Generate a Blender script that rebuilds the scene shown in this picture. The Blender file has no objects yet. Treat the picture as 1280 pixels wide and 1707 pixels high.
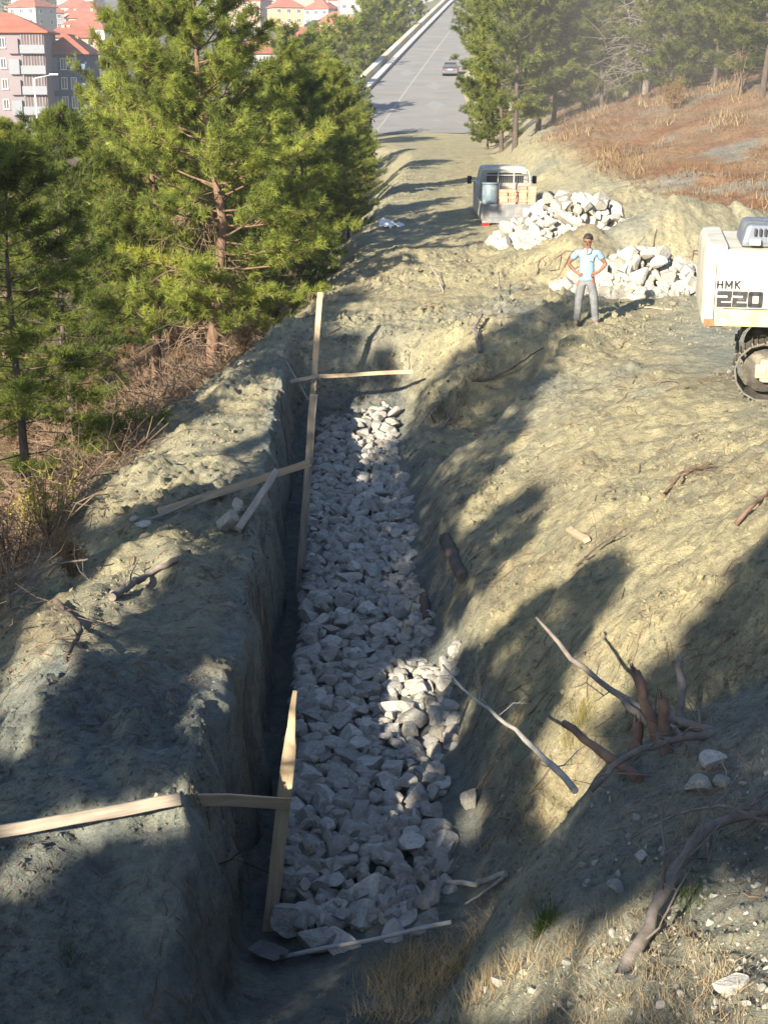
import bpy, bmesh, math, random
import numpy as np
from mathutils import Vector, Matrix, noise as mnoise

PI = math.pi
S = bpy.context.scene
C = S.collection
rnd = random.Random(7)

# ------------------------------------------------------------------ camera
PITCH = math.radians(17.0)
CAMZ = 6.0
FPX = 2400.0            # focal length in pixels of the 1280 x 1707 photograph
cam_data = bpy.data.cameras.new('camera')
cam = bpy.data.objects.new('camera', cam_data); C.objects.link(cam)
cam.location = (0, 0, CAMZ)
cam.rotation_euler = (PI / 2 - PITCH, 0, 0)
cam_data.sensor_fit = 'VERTICAL'; cam_data.sensor_height = 24.0; cam_data.sensor_width = 24.0
cam_data.lens = 24.0 * FPX / 1707.0
cam_data.clip_start = 0.1; cam_data.clip_end = 6000
S.camera = cam

# ------------------------------------------------------------------ light
SUN_EL = math.radians(23.0)
TO_SUN = Vector((-0.50, -0.85, 0)).normalized() * math.cos(SUN_EL) + Vector((0, 0, math.sin(SUN_EL)))
world = bpy.data.worlds.new('World'); S.world = world; world.use_nodes = True
wn = world.node_tree; wn.nodes.clear()
w_out = wn.nodes.new('ShaderNodeOutputWorld'); w_bg = wn.nodes.new('ShaderNodeBackground')
w_sky = wn.nodes.new('ShaderNodeTexSky'); w_sky.sky_type = 'NISHITA'; w_sky.sun_disc = False
w_sky.sun_elevation = SUN_EL; w_sky.sun_rotation = math.atan2(TO_SUN.x, TO_SUN.y)
w_sky.air_density = 1.0; w_sky.dust_density = 0.6; w_sky.ozone_density = 4.5
w_bg.inputs['Strength'].default_value = 0.075
wn.links.new(w_sky.outputs[0], w_bg.inputs[0]); wn.links.new(w_bg.outputs[0], w_out.inputs[0])
sun_d = bpy.data.lights.new('sun', 'SUN'); sun_d.energy = 5.0; sun_d.angle = math.radians(0.55)
sun_d.color = (1.0, 0.895, 0.73)
sun = bpy.data.objects.new('sun', sun_d); C.objects.link(sun)
sun.rotation_euler = (-TO_SUN).to_track_quat('-Z', 'Y').to_euler()
S.view_settings.view_transform = 'Standard'; S.view_settings.look = 'None'
S.view_settings.gamma = 1.0; S.view_settings.use_curve_mapping = False
S.view_settings.exposure = 1.65
S.cycles.max_bounces = 6; S.cycles.diffuse_bounces = 3; S.cycles.transparent_max_bounces = 4
S.cycles.transmission_bounces = 3; S.cycles.glossy_bounces = 2; S.cycles.volume_bounces = 0
S.cycles.use_denoising = True

# ------------------------------------------------------------------ picture <-> place
CP, SP = math.cos(PITCH), math.sin(PITCH)
def at(px, py, d):
    """the point that shows at picture position (px, py), d metres along the view axis"""
    cy = (py - 853.5) / FPX * d
    return Vector(((px - 640) / FPX * d, d * CP - cy * SP, CAMZ - d * SP - cy * CP))
def at_z(px, py, z):
    v = (py - 853.5) / FPX
    return at(px, py, (CAMZ - z) / (SP + v * CP))
def at_y(px, py, y):
    v = (py - 853.5) / FPX
    return at(px, py, y / (CP - v * SP))
def proj(x, y, z):
    d = y * CP + (CAMZ - z) * SP
    v = ((CAMZ - z) * CP - y * SP) / d
    return 640 + FPX * x / d, 853.5 + FPX * v, d

# ------------------------------------------------------------------ numeric noise
def _hash(ix, iy, iz, seed):
    h = (ix.astype(np.int64) * 374761393 + iy.astype(np.int64) * 668265263 + iz.astype(np.int64) * 2147483647 + seed * 974634777) & 0xFFFFFFFF
    h = ((h ^ (h >> 13)) * 1274126177) & 0xFFFFFFFF
    h = (h ^ (h >> 16)) & 0xFFFFFFFF
    return h.astype(np.float64) / 4294967295.0
def vnoise(x, y, z=0.0, seed=0):
    x = np.asarray(x, float); y = np.asarray(y, float); z = np.zeros_like(x) + z
    ix, iy, iz = np.floor(x), np.floor(y), np.floor(z)
    fx, fy, fz = x - ix, y - iy, z - iz
    fx = fx * fx * (3 - 2 * fx); fy = fy * fy * (3 - 2 * fy); fz = fz * fz * (3 - 2 * fz)
    r = 0
    for dx in (0, 1):
        for dy in (0, 1):
            for dz in (0, 1):
                w = (fx if dx else 1 - fx) * (fy if dy else 1 - fy) * (fz if dz else 1 - fz)
                r = r + w * _hash(ix + dx, iy + dy, iz + dz, seed)
    return r * 2 - 1
def fbm(x, y, z=0.0, octaves=4, seed=0, gain=0.5):
    a, s, r = 1.0, 0.0, 0
    for o in range(octaves):
        r = r + a * vnoise(np.asarray(x) * 2.03 ** o, np.asarray(y) * 2.03 ** o, np.asarray(z) * 2.03 ** o, seed + o * 17)
        s += a; a *= gain
    return r / s
def worley(x, y, seed=0):
    x = np.asarray(x, float); y = np.asarray(y, float); ix, iy = np.floor(x), np.floor(y)
    best = np.full(x.shape, 9.0); hid = np.zeros(x.shape)
    for dx in (-1, 0, 1):
        for dy in (-1, 0, 1):
            cx, cy = ix + dx, iy + dy; z = np.zeros_like(cx)
            px = cx + _hash(cx, cy, z, seed); py = cy + _hash(cx, cy, z, seed + 7)
            d = (x - px) ** 2 + (y - py) ** 2; k = d < best
            best = np.where(k, d, best); hid = np.where(k, _hash(cx, cy, z, seed + 13), hid)
    return np.sqrt(best), hid
def smooth(a, b, x):
    t = np.clip((x - a) / (b - a), 0, 1)
    return t * t * (3 - 2 * t)

# ------------------------------------------------------------------ objects
def tag(o, label=None, cat=None, group=None, kind=None):
    if label: o['label'] = label
    if cat: o['category'] = cat
    if group: o['group'] = group
    if kind: o['kind'] = kind
    return o
def empty(name, loc=(0, 0, 0), rz=0.0, label=None, cat=None, group=None, scale=1.0):
    o = bpy.data.objects.new(name, None); C.objects.link(o)
    o.empty_display_size = 0.2
    o.location = loc; o.rotation_euler = (0, 0, rz); o.scale = (scale,) * 3
    return tag(o, label, cat, group)
def copy_tree(o, parent=None):
    c = o.copy(); C.objects.link(c)
    if parent is not None: c.parent = parent
    for ch in list(o.children):
        copy_tree(ch, c)
    return c
def arr_mesh(name, verts, faces, mats, smooth_shade=False, tint=None, mat_idx=None):
    """verts (N,3), faces (M,k) arrays -> mesh data"""
    verts = np.asarray(verts, np.float32); faces = np.asarray(faces, np.int32)
    me = bpy.data.meshes.new(name)
    nv, nf, k = len(verts), len(faces), faces.shape[1]
    me.vertices.add(nv); me.vertices.foreach_set('co', verts.ravel())
    me.loops.add(nf * k); me.loops.foreach_set('vertex_index', faces.ravel())
    me.polygons.add(nf); me.polygons.foreach_set('loop_start', np.arange(0, nf * k, k, dtype=np.int32))
    me.polygons.foreach_set('loop_total', np.full(nf, k, np.int32))
    me.polygons.foreach_set('use_smooth', np.full(nf, bool(smooth_shade)))
    for m in (mats if isinstance(mats, (list, tuple)) else [mats]): me.materials.append(m)
    if mat_idx is not None: me.polygons.foreach_set('material_index', np.asarray(mat_idx, np.int32))
    if tint is not None:
        tint = np.asarray(tint, np.float32)
        if tint.ndim == 1:
            a = me.attributes.new('tint', 'FLOAT', 'POINT'); a.data.foreach_set('value', tint)
        else:
            a = me.attributes.new('tint', 'FLOAT_COLOR', 'POINT')
            a.data.foreach_set('color', np.c_[tint, np.ones(len(tint))].astype(np.float32).ravel())
    me.update(calc_edges=True); me.validate()
    return me
def link(name, me, parent=None):
    o = bpy.data.objects.new(name, me); C.objects.link(o)
    if parent is not None: o.parent = parent
    return o

class MB:
    """collects boxes, tubes, lathes and prisms; build() links them as ONE mesh object"""
    def __init__(s): s.v = []; s.f = []; s.sm = []
    def add(s, vs, fs, M=None, sm=False):
        b = len(s.v)
        for v in vs:
            v = Vector(v); s.v.append(M @ v if M is not None else v)
        for f in fs: s.f.append([b + i for i in f]); s.sm.append(sm)
        return s
    def box(s, c, size, M=None, bev=0.0, taper=1.0):
        x, y, z = (k / 2 for k in size); c = Vector(c)
        if bev <= 0:
            vs = [c + Vector((sx * x * (taper if sz > 0 else 1), sy * y * (taper if sz > 0 else 1), sz * z)) for sz in (-1, 1) for sy in (-1, 1) for sx in (-1, 1)]
            return s.add(vs, [(0, 2, 3, 1), (4, 5, 7, 6), (0, 1, 5, 4), (2, 6, 7, 3), (0, 4, 6, 2), (1, 3, 7, 5)], M)
        bm = bmesh.new(); bmesh.ops.create_cube(bm, size=1.0)
        for v in bm.verts: v.co = Vector((v.co.x * size[0] * (taper if v.co.z > 0 else 1), v.co.y * size[1] * (taper if v.co.z > 0 else 1), v.co.z * size[2]))
        bmesh.ops.bevel(bm, geom=bm.edges[:], offset=bev, segments=2, affect='EDGES', profile=0.6)
        for v in bm.verts: v.co += c
        bm.verts.index_update()
        s.add([v.co.copy() for v in bm.verts], [[v.index for v in f.verts] for f in bm.faces], M); bm.free(); return s
    def tube(s, pts, rad, n=8, cap=True, M=None, flat=1.0, sm=True):
        pts = [Vector(p) for p in pts]
        if not hasattr(rad, '__len__'): rad = [rad] * len(pts)
        vs, fs = [], []
        up = Vector((0, 0, 1))
        for i, p in enumerate(pts):
            d = (pts[min(i + 1, len(pts) - 1)] - pts[max(i - 1, 0)])
            if d.length < 1e-9: d = Vector((0, 0, 1))
            d.normalize()
            if i == 0:
                a = d.cross(up)
                if a.length < 0.05: a = d.cross(Vector((1, 0, 0)))
                a.normalize()
            else:
                a = (a - d * a.dot(d)); a.normalize()
            b = d.cross(a)
            for k in range(n):
                t = 2 * PI * k / n
                vs.append(p + a * (math.cos(t) * rad[i]) + b * (math.sin(t) * rad[i] * flat))
        for i in range(len(pts) - 1):
            for k in range(n):
                fs.append((i * n + k, i * n + (k + 1) % n, (i + 1) * n + (k + 1) % n, (i + 1) * n + k))
        s.add(vs, fs, M, sm)
        if cap:
            b = len(s.v) - len(vs)
            s.f.append([b + k for k in range(n)][::-1]); s.sm.append(False)
            s.f.append([b + (len(pts) - 1) * n + k for k in range(n)]); s.sm.append(False)
        return s
    def lathe(s, prof, n=20, M=None, sm=True):
        vs, fs = [], []
        for r, z in prof:
            for k in range(n):
                t = 2 * PI * k / n; vs.append((r * math.cos(t), r * math.sin(t), z))
        for i in range(len(prof) - 1):
            for k in range(n):
                fs.append((i * n + k, i * n + (k + 1) % n, (i + 1) * n + (k + 1) % n, (i + 1) * n + k))
        return s.add(vs, fs, M, sm)
    def prism(s, poly, h, M=None, z0=0.0):
        n = len(poly)
        vs = [(p[0], p[1], z0) for p in poly] + [(p[0], p[1], z0 + h) for p in poly]
        fs = [list(range(n))[::-1], list(range(n, 2 * n))] + [(i, (i + 1) % n, n + (i + 1) % n, n + i) for i in range(n)]
        return s.add(vs, fs, M)
    def mesh(s, name, m):
        me = bpy.data.meshes.new(name)
        me.from_pydata([tuple(v) for v in s.v], [], s.f)
        for mm in (m if isinstance(m, (list, tuple)) else [m]): me.materials.append(mm)
        me.polygons.foreach_set('use_smooth', s.sm)
        me.validate(); me.update()
        bm = bmesh.new(); bm.from_mesh(me); bmesh.ops.recalc_face_normals(bm, faces=bm.faces); bm.to_mesh(me); bm.free()
        return me
    def build(s, name, m, parent=None):
        return link(name, s.mesh(name, m), parent)
def frame(o, x, z=None):
    """matrix at o with local X along x, local Z near z"""
    x = Vector(x).normalized(); z = Vector(z or (0, 0, 1))
    y = z.cross(x)
    if y.length < 1e-4: y = Vector((0, 1, 0)).cross(x)
    y.normalize(); z = x.cross(y)
    M = Matrix((x, y, z)).transposed().to_4x4(); M.translation = Vector(o)
    return M

# ------------------------------------------------------------------ materials
def nmat(name):
    m = bpy.data.materials.new(name); m.use_nodes = True
    t = m.node_tree; t.nodes.clear()
    out = t.nodes.new('ShaderNodeOutputMaterial'); b = t.nodes.new('ShaderNodeBsdfPrincipled')
    t.links.new(b.outputs[0], out.inputs[0])
    return m, t, b, out
def N(t, kind, **kw):
    n = t.nodes.new(kind)
    for k, v in kw.items():
        if k in n.inputs.keys(): n.inputs[k].default_value = v
        else: setattr(n, k, v)
    return n
def noise_tex(t, coord, scale, detail=4, rough=0.55, dist=0.0):
    n = N(t, 'ShaderNodeTexNoise'); n.inputs['Scale'].default_value = scale; n.inputs['Detail'].default_value = detail
    n.inputs['Roughness'].default_value = rough; n.inputs['Distortion'].default_value = dist
    if coord is not None: t.links.new(coord, n.inputs['Vector'])
    return n
def ramp(t, fac, stops):
    r = N(t, 'ShaderNodeValToRGB'); e = r.color_ramp.elements
    while len(e) < len(stops): e.new(0.5)
    for i, (p, c) in enumerate(stops):
        e[i].position = p; e[i].color = (c[0], c[1], c[2], 1) if hasattr(c, '__len__') else (c, c, c, 1)
    t.links.new(fac, r.inputs[0]); return r
def mixc(t, fac, a, b, blend='MIX'):
    m = N(t, 'ShaderNodeMix', data_type='RGBA', blend_type=blend)
    for sock, v in ((m.inputs[0], fac), (m.inputs[6], a), (m.inputs[7], b)):
        if isinstance(v, (int, float)): sock.default_value = v
        elif isinstance(v, (tuple, list)): sock.default_value = (v[0], v[1], v[2], 1)
        else: t.links.new(v, sock)
    return m.outputs[2]
def bump(t, b, h, strength=0.4, dist=0.02, prev=None):
    n = N(t, 'ShaderNodeBump'); n.inputs['Strength'].default_value = strength; n.inputs['Distance'].default_value = dist
    t.links.new(h, n.inputs['Height'])
    if prev is not None: t.links.new(prev.outputs[0], n.inputs['Normal'])
    t.links.new(n.outputs[0], b.inputs['Normal']); return n
def simple(name, c1, c2=None, scale=6.0, rough=0.8, bs=0.0, bscale=40.0, metal=0.0, spec=0.4, rand=0.0, dirt=None, dscale=3.0, dlo=0.5, dhi=0.7, stretch=None):
    """two-tone noise colour + optional dirt patches + fine bump; rand = value change per object"""
    m, t, b, out = nmat(name)
    tc = N(t, 'ShaderNodeTexCoord'); co = tc.outputs['Object']
    if stretch:
        mp = N(t, 'ShaderNodeMapping'); mp.inputs['Scale'].default_value = stretch; t.links.new(co, mp.inputs[0]); co = mp.outputs[0]
    n = noise_tex(t, co, scale, 5, 0.6)
    col = mixc(t, ramp(t, n.outputs[0], [(0.3, 0), (0.7, 1)]).outputs[0], c1, c2 or c1)
    if dirt:
        n2 = noise_tex(t, co, dscale, 6, 0.65)
        col = mixc(t, ramp(t, n2.outputs[0], [(dlo, 0), (dhi, 1)]).outputs[0], col, dirt)
    if rand:
        oi = N(t, 'ShaderNodeObjectInfo')
        mr = N(t, 'ShaderNodeMapRange'); mr.inputs[3].default_value = 1 - rand; mr.inputs[4].default_value = 1 + rand
        t.links.new(oi.outputs['Random'], mr.inputs[0])
        col = mixc(t, 1.0, col, mr.outputs[0], 'MULTIPLY')
    t.links.new(col, b.inputs['Base Color'])
    b.inputs['Roughness'].default_value = rough; b.inputs['Metallic'].default_value = metal
    b.inputs['Specular IOR Level'].default_value = spec
    if bs: bump(t, b, noise_tex(t, co, bscale, 6, 0.65).outputs[0], bs, 0.02)
    return m
# ------------------------------------------------------------------ ground
# cross sections of the place: (x, z) from the valley on the left to the hill on the right, one row per distance y
ROWS = [
 (-30, [(-1500,-25),(-60,-10),(-14,3),(-9,4.5),(-5,5.5),(-3,6),(-2,6),(-1,6),(0,6),(1,6),(3,6.5),(8,8),(30,14),(1500,40)]),
 (-2, [(-1500,-25),(-60,-13),(-14,0.5),(-9,2.2),(-5,3.6),(-3,4.1),(-2,4.3),(-1,4.4),(0,4.4),(1,4.4),(3,4.6),(8,6),(30,13),(1500,40)]),
 (1, [(-1500,-25),(-60,-14),(-14,-1),(-9,0.8),(-5,2.4),(-3,3.2),(-2,3.6),(-1,3.9),(0,4),(1,4),(3,4.2),(8,6),(30,13),(1500,40)]),
 (4, [(-1500,-25),(-55,-15),(-12,-2.5),(-7,-0.4),(-4,0.5),(-2.4,0.9),(-1.8,1.1),(-1,1.3),(0,1.6),(0.6,1.8),(1.4,2.2),(3,3),(30,11),(1500,40)]),
 (5.6, [(-1500,-25),(-50,-15),(-11,-3),(-5.5,-0.5),(-3.4,0),(-2,0.3),(-1.6,0.4),(-1,0.5),(0,0.7),(0.6,1.1),(1.3,1.65),(2.4,2),(30,10),(1500,40)]),
 (7, [(-1500,-25),(-50,-15),(-10,-3),(-4.9,-0.6),(-3,-0.38),(-1.9,-0.38),(-1.5,-0.28),(-1,-0.28),(0,-0.23),(0.45,0.4),(1.2,1.2),(2.2,1.62),(30,10),(1500,40)]),
 (8.2, [(-1500,-25),(-50,-15),(-10,-3),(-4.6,-0.4),(-2.6,0.2),(-1.55,-0.35),(-1.25,-0.45),(-1,-0.45),(0.15,-0.42),(0.55,0.3),(1.2,1.02),(2.4,1.6),(30,10),(1500,40)]),
 (9, [(-1500,-25),(-50,-15),(-10,-3),(-4.5,-0.2),(-2.8,0.72),(-1.34,0.7),(-1.187,-0.64),(-0.901,-0.64),(0.53,-0.49),(0.92,0.67),(1.5,1.36),(2.7,1.86),(30,10),(1500,40)]),
 (9.5, [(-1500,-25),(-50,-15),(-10,-3),(-4.5,-0.1),(-2.8,0.78),(-1.34,0.78),(-1.208,-0.74),(-0.912,-0.79),(0.7,-0.49),(1.02,0.22),(1.6,1.16),(2.8,1.8),(30,10),(1500,40)]),
 (10.3, [(-1500,-25),(-50,-16),(-10,-3),(-4.4,0),(-2.8,0.75),(-1.35,0.8),(-1.23,-0.94),(-0.922,-0.99),(0.827,-0.49),(1.3,-0.2),(1.95,0.45),(3,1.45),(30,9),(1500,40)]),
 (11.5, [(-1500,-25),(-50,-16),(-10,-3),(-4.4,0.1),(-2.9,0.7),(-1.38,0.8),(-1.261,-0.99),(-0.954,-1.04),(0.784,-0.46),(1.25,0.22),(2.1,1.35),(3.3,2.25),(16,3.2),(1500,40)]),
 (14, [(-1500,-25),(-50,-17),(-10,-3),(-4.4,0.1),(-3,0.65),(-1.42,0.75),(-1.325,-1.04),(-1.007,-1.04),(0.657,-0.44),(1.15,0.35),(2.3,1.38),(3.9,2.2),(15,2.6),(1500,40)]),
 (17, [(-1500,-25),(-50,-17),(-10,-3.2),(-4.3,0.2),(-3,0.7),(-1.45,0.75),(-1.42,-1.04),(-1.06,-1.04),(0.583,-0.44),(1.05,0.32),(2.6,1.28),(4.6,1.86),(15,2.1),(1500,40)]),
 (20, [(-1500,-25),(-50,-17),(-10,-3.4),(-4.1,0.25),(-3,0.65),(-1.55,0.7),(-1.526,-1.04),(-1.166,-1.04),(0.509,-0.44),(1,0.26),(2.8,1.12),(4.9,1.5),(14,1.75),(1500,40)]),
 (23, [(-1500,-25),(-50,-17),(-10,-3.6),(-3.9,0.2),(-3,0.6),(-1.7,0.7),(-1.675,-0.99),(-1.24,-0.99),(0.403,-0.44),(1,0.14),(2.5,0.95),(4.2,1.3),(14,1.6),(1500,40)]),
 (27.2, [(-1500,-25),(-50,-17),(-10,-3.9),(-3.5,0.2),(-2.7,0.6),(-1.8,0.68),(-1.76,-0.89),(-1.272,-0.84),(0.318,-0.44),(0.9,0.25),(2,0.85),(3.5,1.22),(14,1.6),(1500,40)]),
 (27.9, [(-1500,-25),(-50,-17),(-10,-4),(-3.3,0.25),(-2.6,0.7),(-1.85,0.75),(-1.802,-0.54),(-1.272,-0.44),(0.318,-0.34),(0.9,0.4),(2,0.95),(3.5,1.24),(14,1.6),(1500,40)]),
 (28.5, [(-1500,-25),(-50,-18),(-10,-4.1),(-3.1,0.3),(-2.5,0.85),(-1.9,1),(-1.72,1),(-1.2,1.02),(0.3,1.05),(0.9,1.1),(2,1.15),(3.6,1.26),(14,1.6),(1500,40)]),
 (32, [(-1500,-25),(-50,-18),(-11,-4.4),(-2.7,-0.1),(-2,0.6),(-1.4,0.95),(-1.3,1),(-1,1.05),(0.3,1.15),(1,1.25),(2.2,1.3),(5,1.4),(16,1.9),(1500,40)]),
 (36, [(-1500,-25),(-50,-18),(-11.5,-4.6),(-2.7,-0.2),(-1.8,0.6),(-1.1,1.1),(-0.9,1.25),(-0.6,1.3),(0.5,1.4),(1.6,1.5),(4,1.6),(9.5,1.8),(21,2.3),(1500,30)]),
 (41, [(-1500,-24),(-50,-18),(-12,-4.8),(-2.6,-0.2),(-1.5,0.8),(-0.8,1.35),(-0.6,1.45),(-0.3,1.5),(1,1.65),(2.6,1.8),(4.8,1.85),(8,2.1),(18,2.7),(1500,32)]),
 (48, [(-1500,-24),(-50,-18),(-12,-5),(-2,-0.1),(-1.1,0.9),(-0.4,1.45),(-0.2,1.55),(0.2,1.6),(1.2,1.7),(2.8,1.8),(4.5,1.85),(6.2,2.7),(16,4.8),(1500,36)]),
 (57, [(-1500,-22),(-50,-17),(-12,-5),(-1.4,0),(-0.4,1),(0.2,1.5),(0.4,1.55),(0.8,1.6),(1.6,1.6),(3,1.65),(4.2,1.75),(5.3,3.4),(15,6.3),(1500,40)]),
 (85, [(-1500,-18),(-50,-15),(-12,-5),(0.2,0.2),(1.2,1.1),(1.7,1.5),(2,1.5),(2.6,1.5),(3.6,1.5),(5,1.5),(6.8,1.55),(8.6,3.4),(20,8.6),(1500,60)]),
 (106, [(-1500,-12),(-60,-11),(-14,-5),(-3.4,0.5),(-2.6,1),(-2,1.4),(-0.5,1.4),(0.8,1.4),(2.2,1.4),(5,1.4),(7.6,1.4),(9,2.8),(22,12),(1500,58)]),
 (116, [(-1500,-10),(-60,-10),(-14,-5),(-5.7,0.8),(-5.1,1.3),(-4.6,1.45),(-3,1.45),(-1,1.45),(1.5,1.45),(5,1.45),(7.4,1.45),(9,2.8),(22,12.5),(1500,58)]),
 (150, [(-1500,-9),(-60,-9),(-14,-2),(-2.6,4),(-1.8,4.7),(-1.3,4.85),(0,4.85),(1.5,4.85),(2.5,4.85),(5,4.85),(7.9,4.85),(9.6,6.3),(24,16),(1500,60)]),
 (212, [(-1500,-8),(-60,-8),(-5,1.5),(3.4,10.2),(4.3,10.9),(4.9,11.05),(6.2,11.05),(7.2,11.05),(9,11.05),(11,11.05),(13.8,11.05),(15.5,12.6),(28,22),(1500,62)]),
 (286, [(-1500,6),(-70,4),(0,7.5),(10.4,17.6),(11.4,18.3),(12.4,18.45),(13.6,18.45),(15,18.45),(17,18.45),(19,18.45),(21.5,18.45),(23.5,20),(36,30),(1500,66)]),
 (400, [(-1500,13),(-90,12),(7,13),(18,25),(20,26),(22,26),(24,26),(26,26),(28,26),(30,26),(32,26),(35,28),(52,38),(1500,68)]),
 (600, [(-1500,26),(-100,26),(-40,27),(0,28),(20,30),(30,31),(34,31),(38,31),(42,31),(46,31),(50,32),(60,36),(90,44),(1500,70)]),
 (1000, [(-1500,53),(-100,53),(-40,53),(0,53),(20,53),(30,54),(34,54),(38,54),(42,54),(46,54),(50,55),(60,55),(120,58),(1500,70)]),
 (1200, [(-1500,66),(-100,66),(-40,66),(0,66),(20,66),(30,66),(34,66),(38,66),(42,66),(46,66),(50,66),(60,67),(120,68),(1500,72)]),
]
_RY = np.array([r[0] for r in ROWS], float)
_RX = np.array([[p[0] for p in r[1]] for r in ROWS], float)
_RZ = np.array([[p[1] for p in r[1]] for r in ROWS], float)
def base_h(x, y):
    x = np.asarray(x, float); y = np.asarray(y, float)
    X = [np.interp(y, _RY, _RX[:, k]) for k in range(14)]
    Z = [np.interp(y, _RY, _RZ[:, k]) for k in range(14)]
    rg = smooth(8.6, 9.6, y) * (1 - smooth(27.0, 28.4, y))
    X[5] = X[5] + rg * (0.10 * vnoise(y * 0.9, 3.3) + 0.07 * vnoise(y * 2.9, 7.1) - 0.02); X[6] = np.maximum(X[6] + rg * 0.05 * vnoise(y * 1.7, 1.2), X[5] + 0.06)
    X[7] = np.maximum(X[7], X[6] + 0.05); X[4] = np.minimum(X[4], X[5] - 0.3); Z[5] = Z[5] + rg * (0.10 * vnoise(y * 1.3, 5.5) + 0.07 * vnoise(y * 4.1, 9.5) - 0.03)
    z = np.where(x <= X[0], Z[0], Z[13])
    for k in range(13):
        t = (x - X[k]) / np.maximum(X[k + 1] - X[k], 1e-6)
        z = np.where((x >= X[k]) & (x < X[k + 1]), Z[k] + (Z[k + 1] - Z[k]) * np.clip(t, 0, 1), z)
    return z
def row_x(y, k): return np.interp(y, _RY, _RX[:, k])
def mound(x, y, cx, cy, rx, ry, h, rot=0.0, p=1.0):
    c, s_ = math.cos(rot), math.sin(rot)
    u = ((x - cx) * c + (y - cy) * s_) / rx; v = (-(x - cx) * s_ + (y - cy) * c) / ry
    r = np.sqrt(u * u + v * v)
    return h * np.clip(1 - r, 0, None) ** p * (1 + 0.25 * np.clip(1 - r, 0, 1))
def raw_h(x, y):
    z = 0
    wts = 0
    sy = np.where(y < 35, 0.22, np.clip(0.05 * y, 0.22, 12.0))
    for dy, w in ((-1, .25), (0, .5), (1, .25)):
        for dx, w2 in ((-1, .3), (0, .4), (1, .3)):
            z = z + w * w2 * base_h(x + dx * np.where(np.abs(x) < 6, 0.05, 0.5), y + dy * sy)
    # heaps of dug soil behind the man and beside the boulders
    z = z + mound(x, y, 4.75, 34.3, 2.2, 1.5, 0.80, 0.1, 0.8)
    z = z + mound(x, y, 6.9, 35.0, 1.7, 1.9, 1.25, 0.0, 0.85)
    z = z + mound(x, y, 8.6, 36.0, 1.9, 1.6, 0.95, 0.2, 0.85)
    z = z + mound(x, y, 3.6, 29.5, 1.5, 2.6, 0.25, 0.2, 1.0)
    # the hollow between the ridge under the man and the far crest
    u = ((x - 1.75) * 0.40 + (y - 24.7) * 0.92) / 3.0; v = (-(x - 1.75) * 0.92 + (y - 24.7) * 0.40) / 1.05
    q = np.clip(1 - (u * u + v * v), 0, None); z = np.where(y < 30, np.maximum(z - 0.95 * q ** 0.6, np.minimum(z, -0.1)), z)
    z = z + mound(x, y, 3.3, 25.6, 0.8, 2.2, 0.22, -0.5, 1.0) + mound(x, y, 1.6, 28.3, 2.2, 0.8, 0.15, 0.3, 1.0)
    # spill along the track's left edge
    z = z + mound(x, y, 0.6, 36.0, 1.5, 3.0, 0.35, -0.3, 1.0)
    # left bank: humps of thrown-up soil
    z = z + mound(x, y, -1.75, 9.6, 0.8, 0.8, 0.10, 0, 1) + mound(x, y, -2.7, 11.6, 1.0, 1.1, 0.20, 0.3, 1)
    z = z + mound(x, y, -2.3, 15.0, 1.0, 2.4, 0.18, 0.3, 1) + mound(x, y, -3.4, 13.5, 0.9, 1.6, 0.22, 0.5, 1)
    return z
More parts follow.
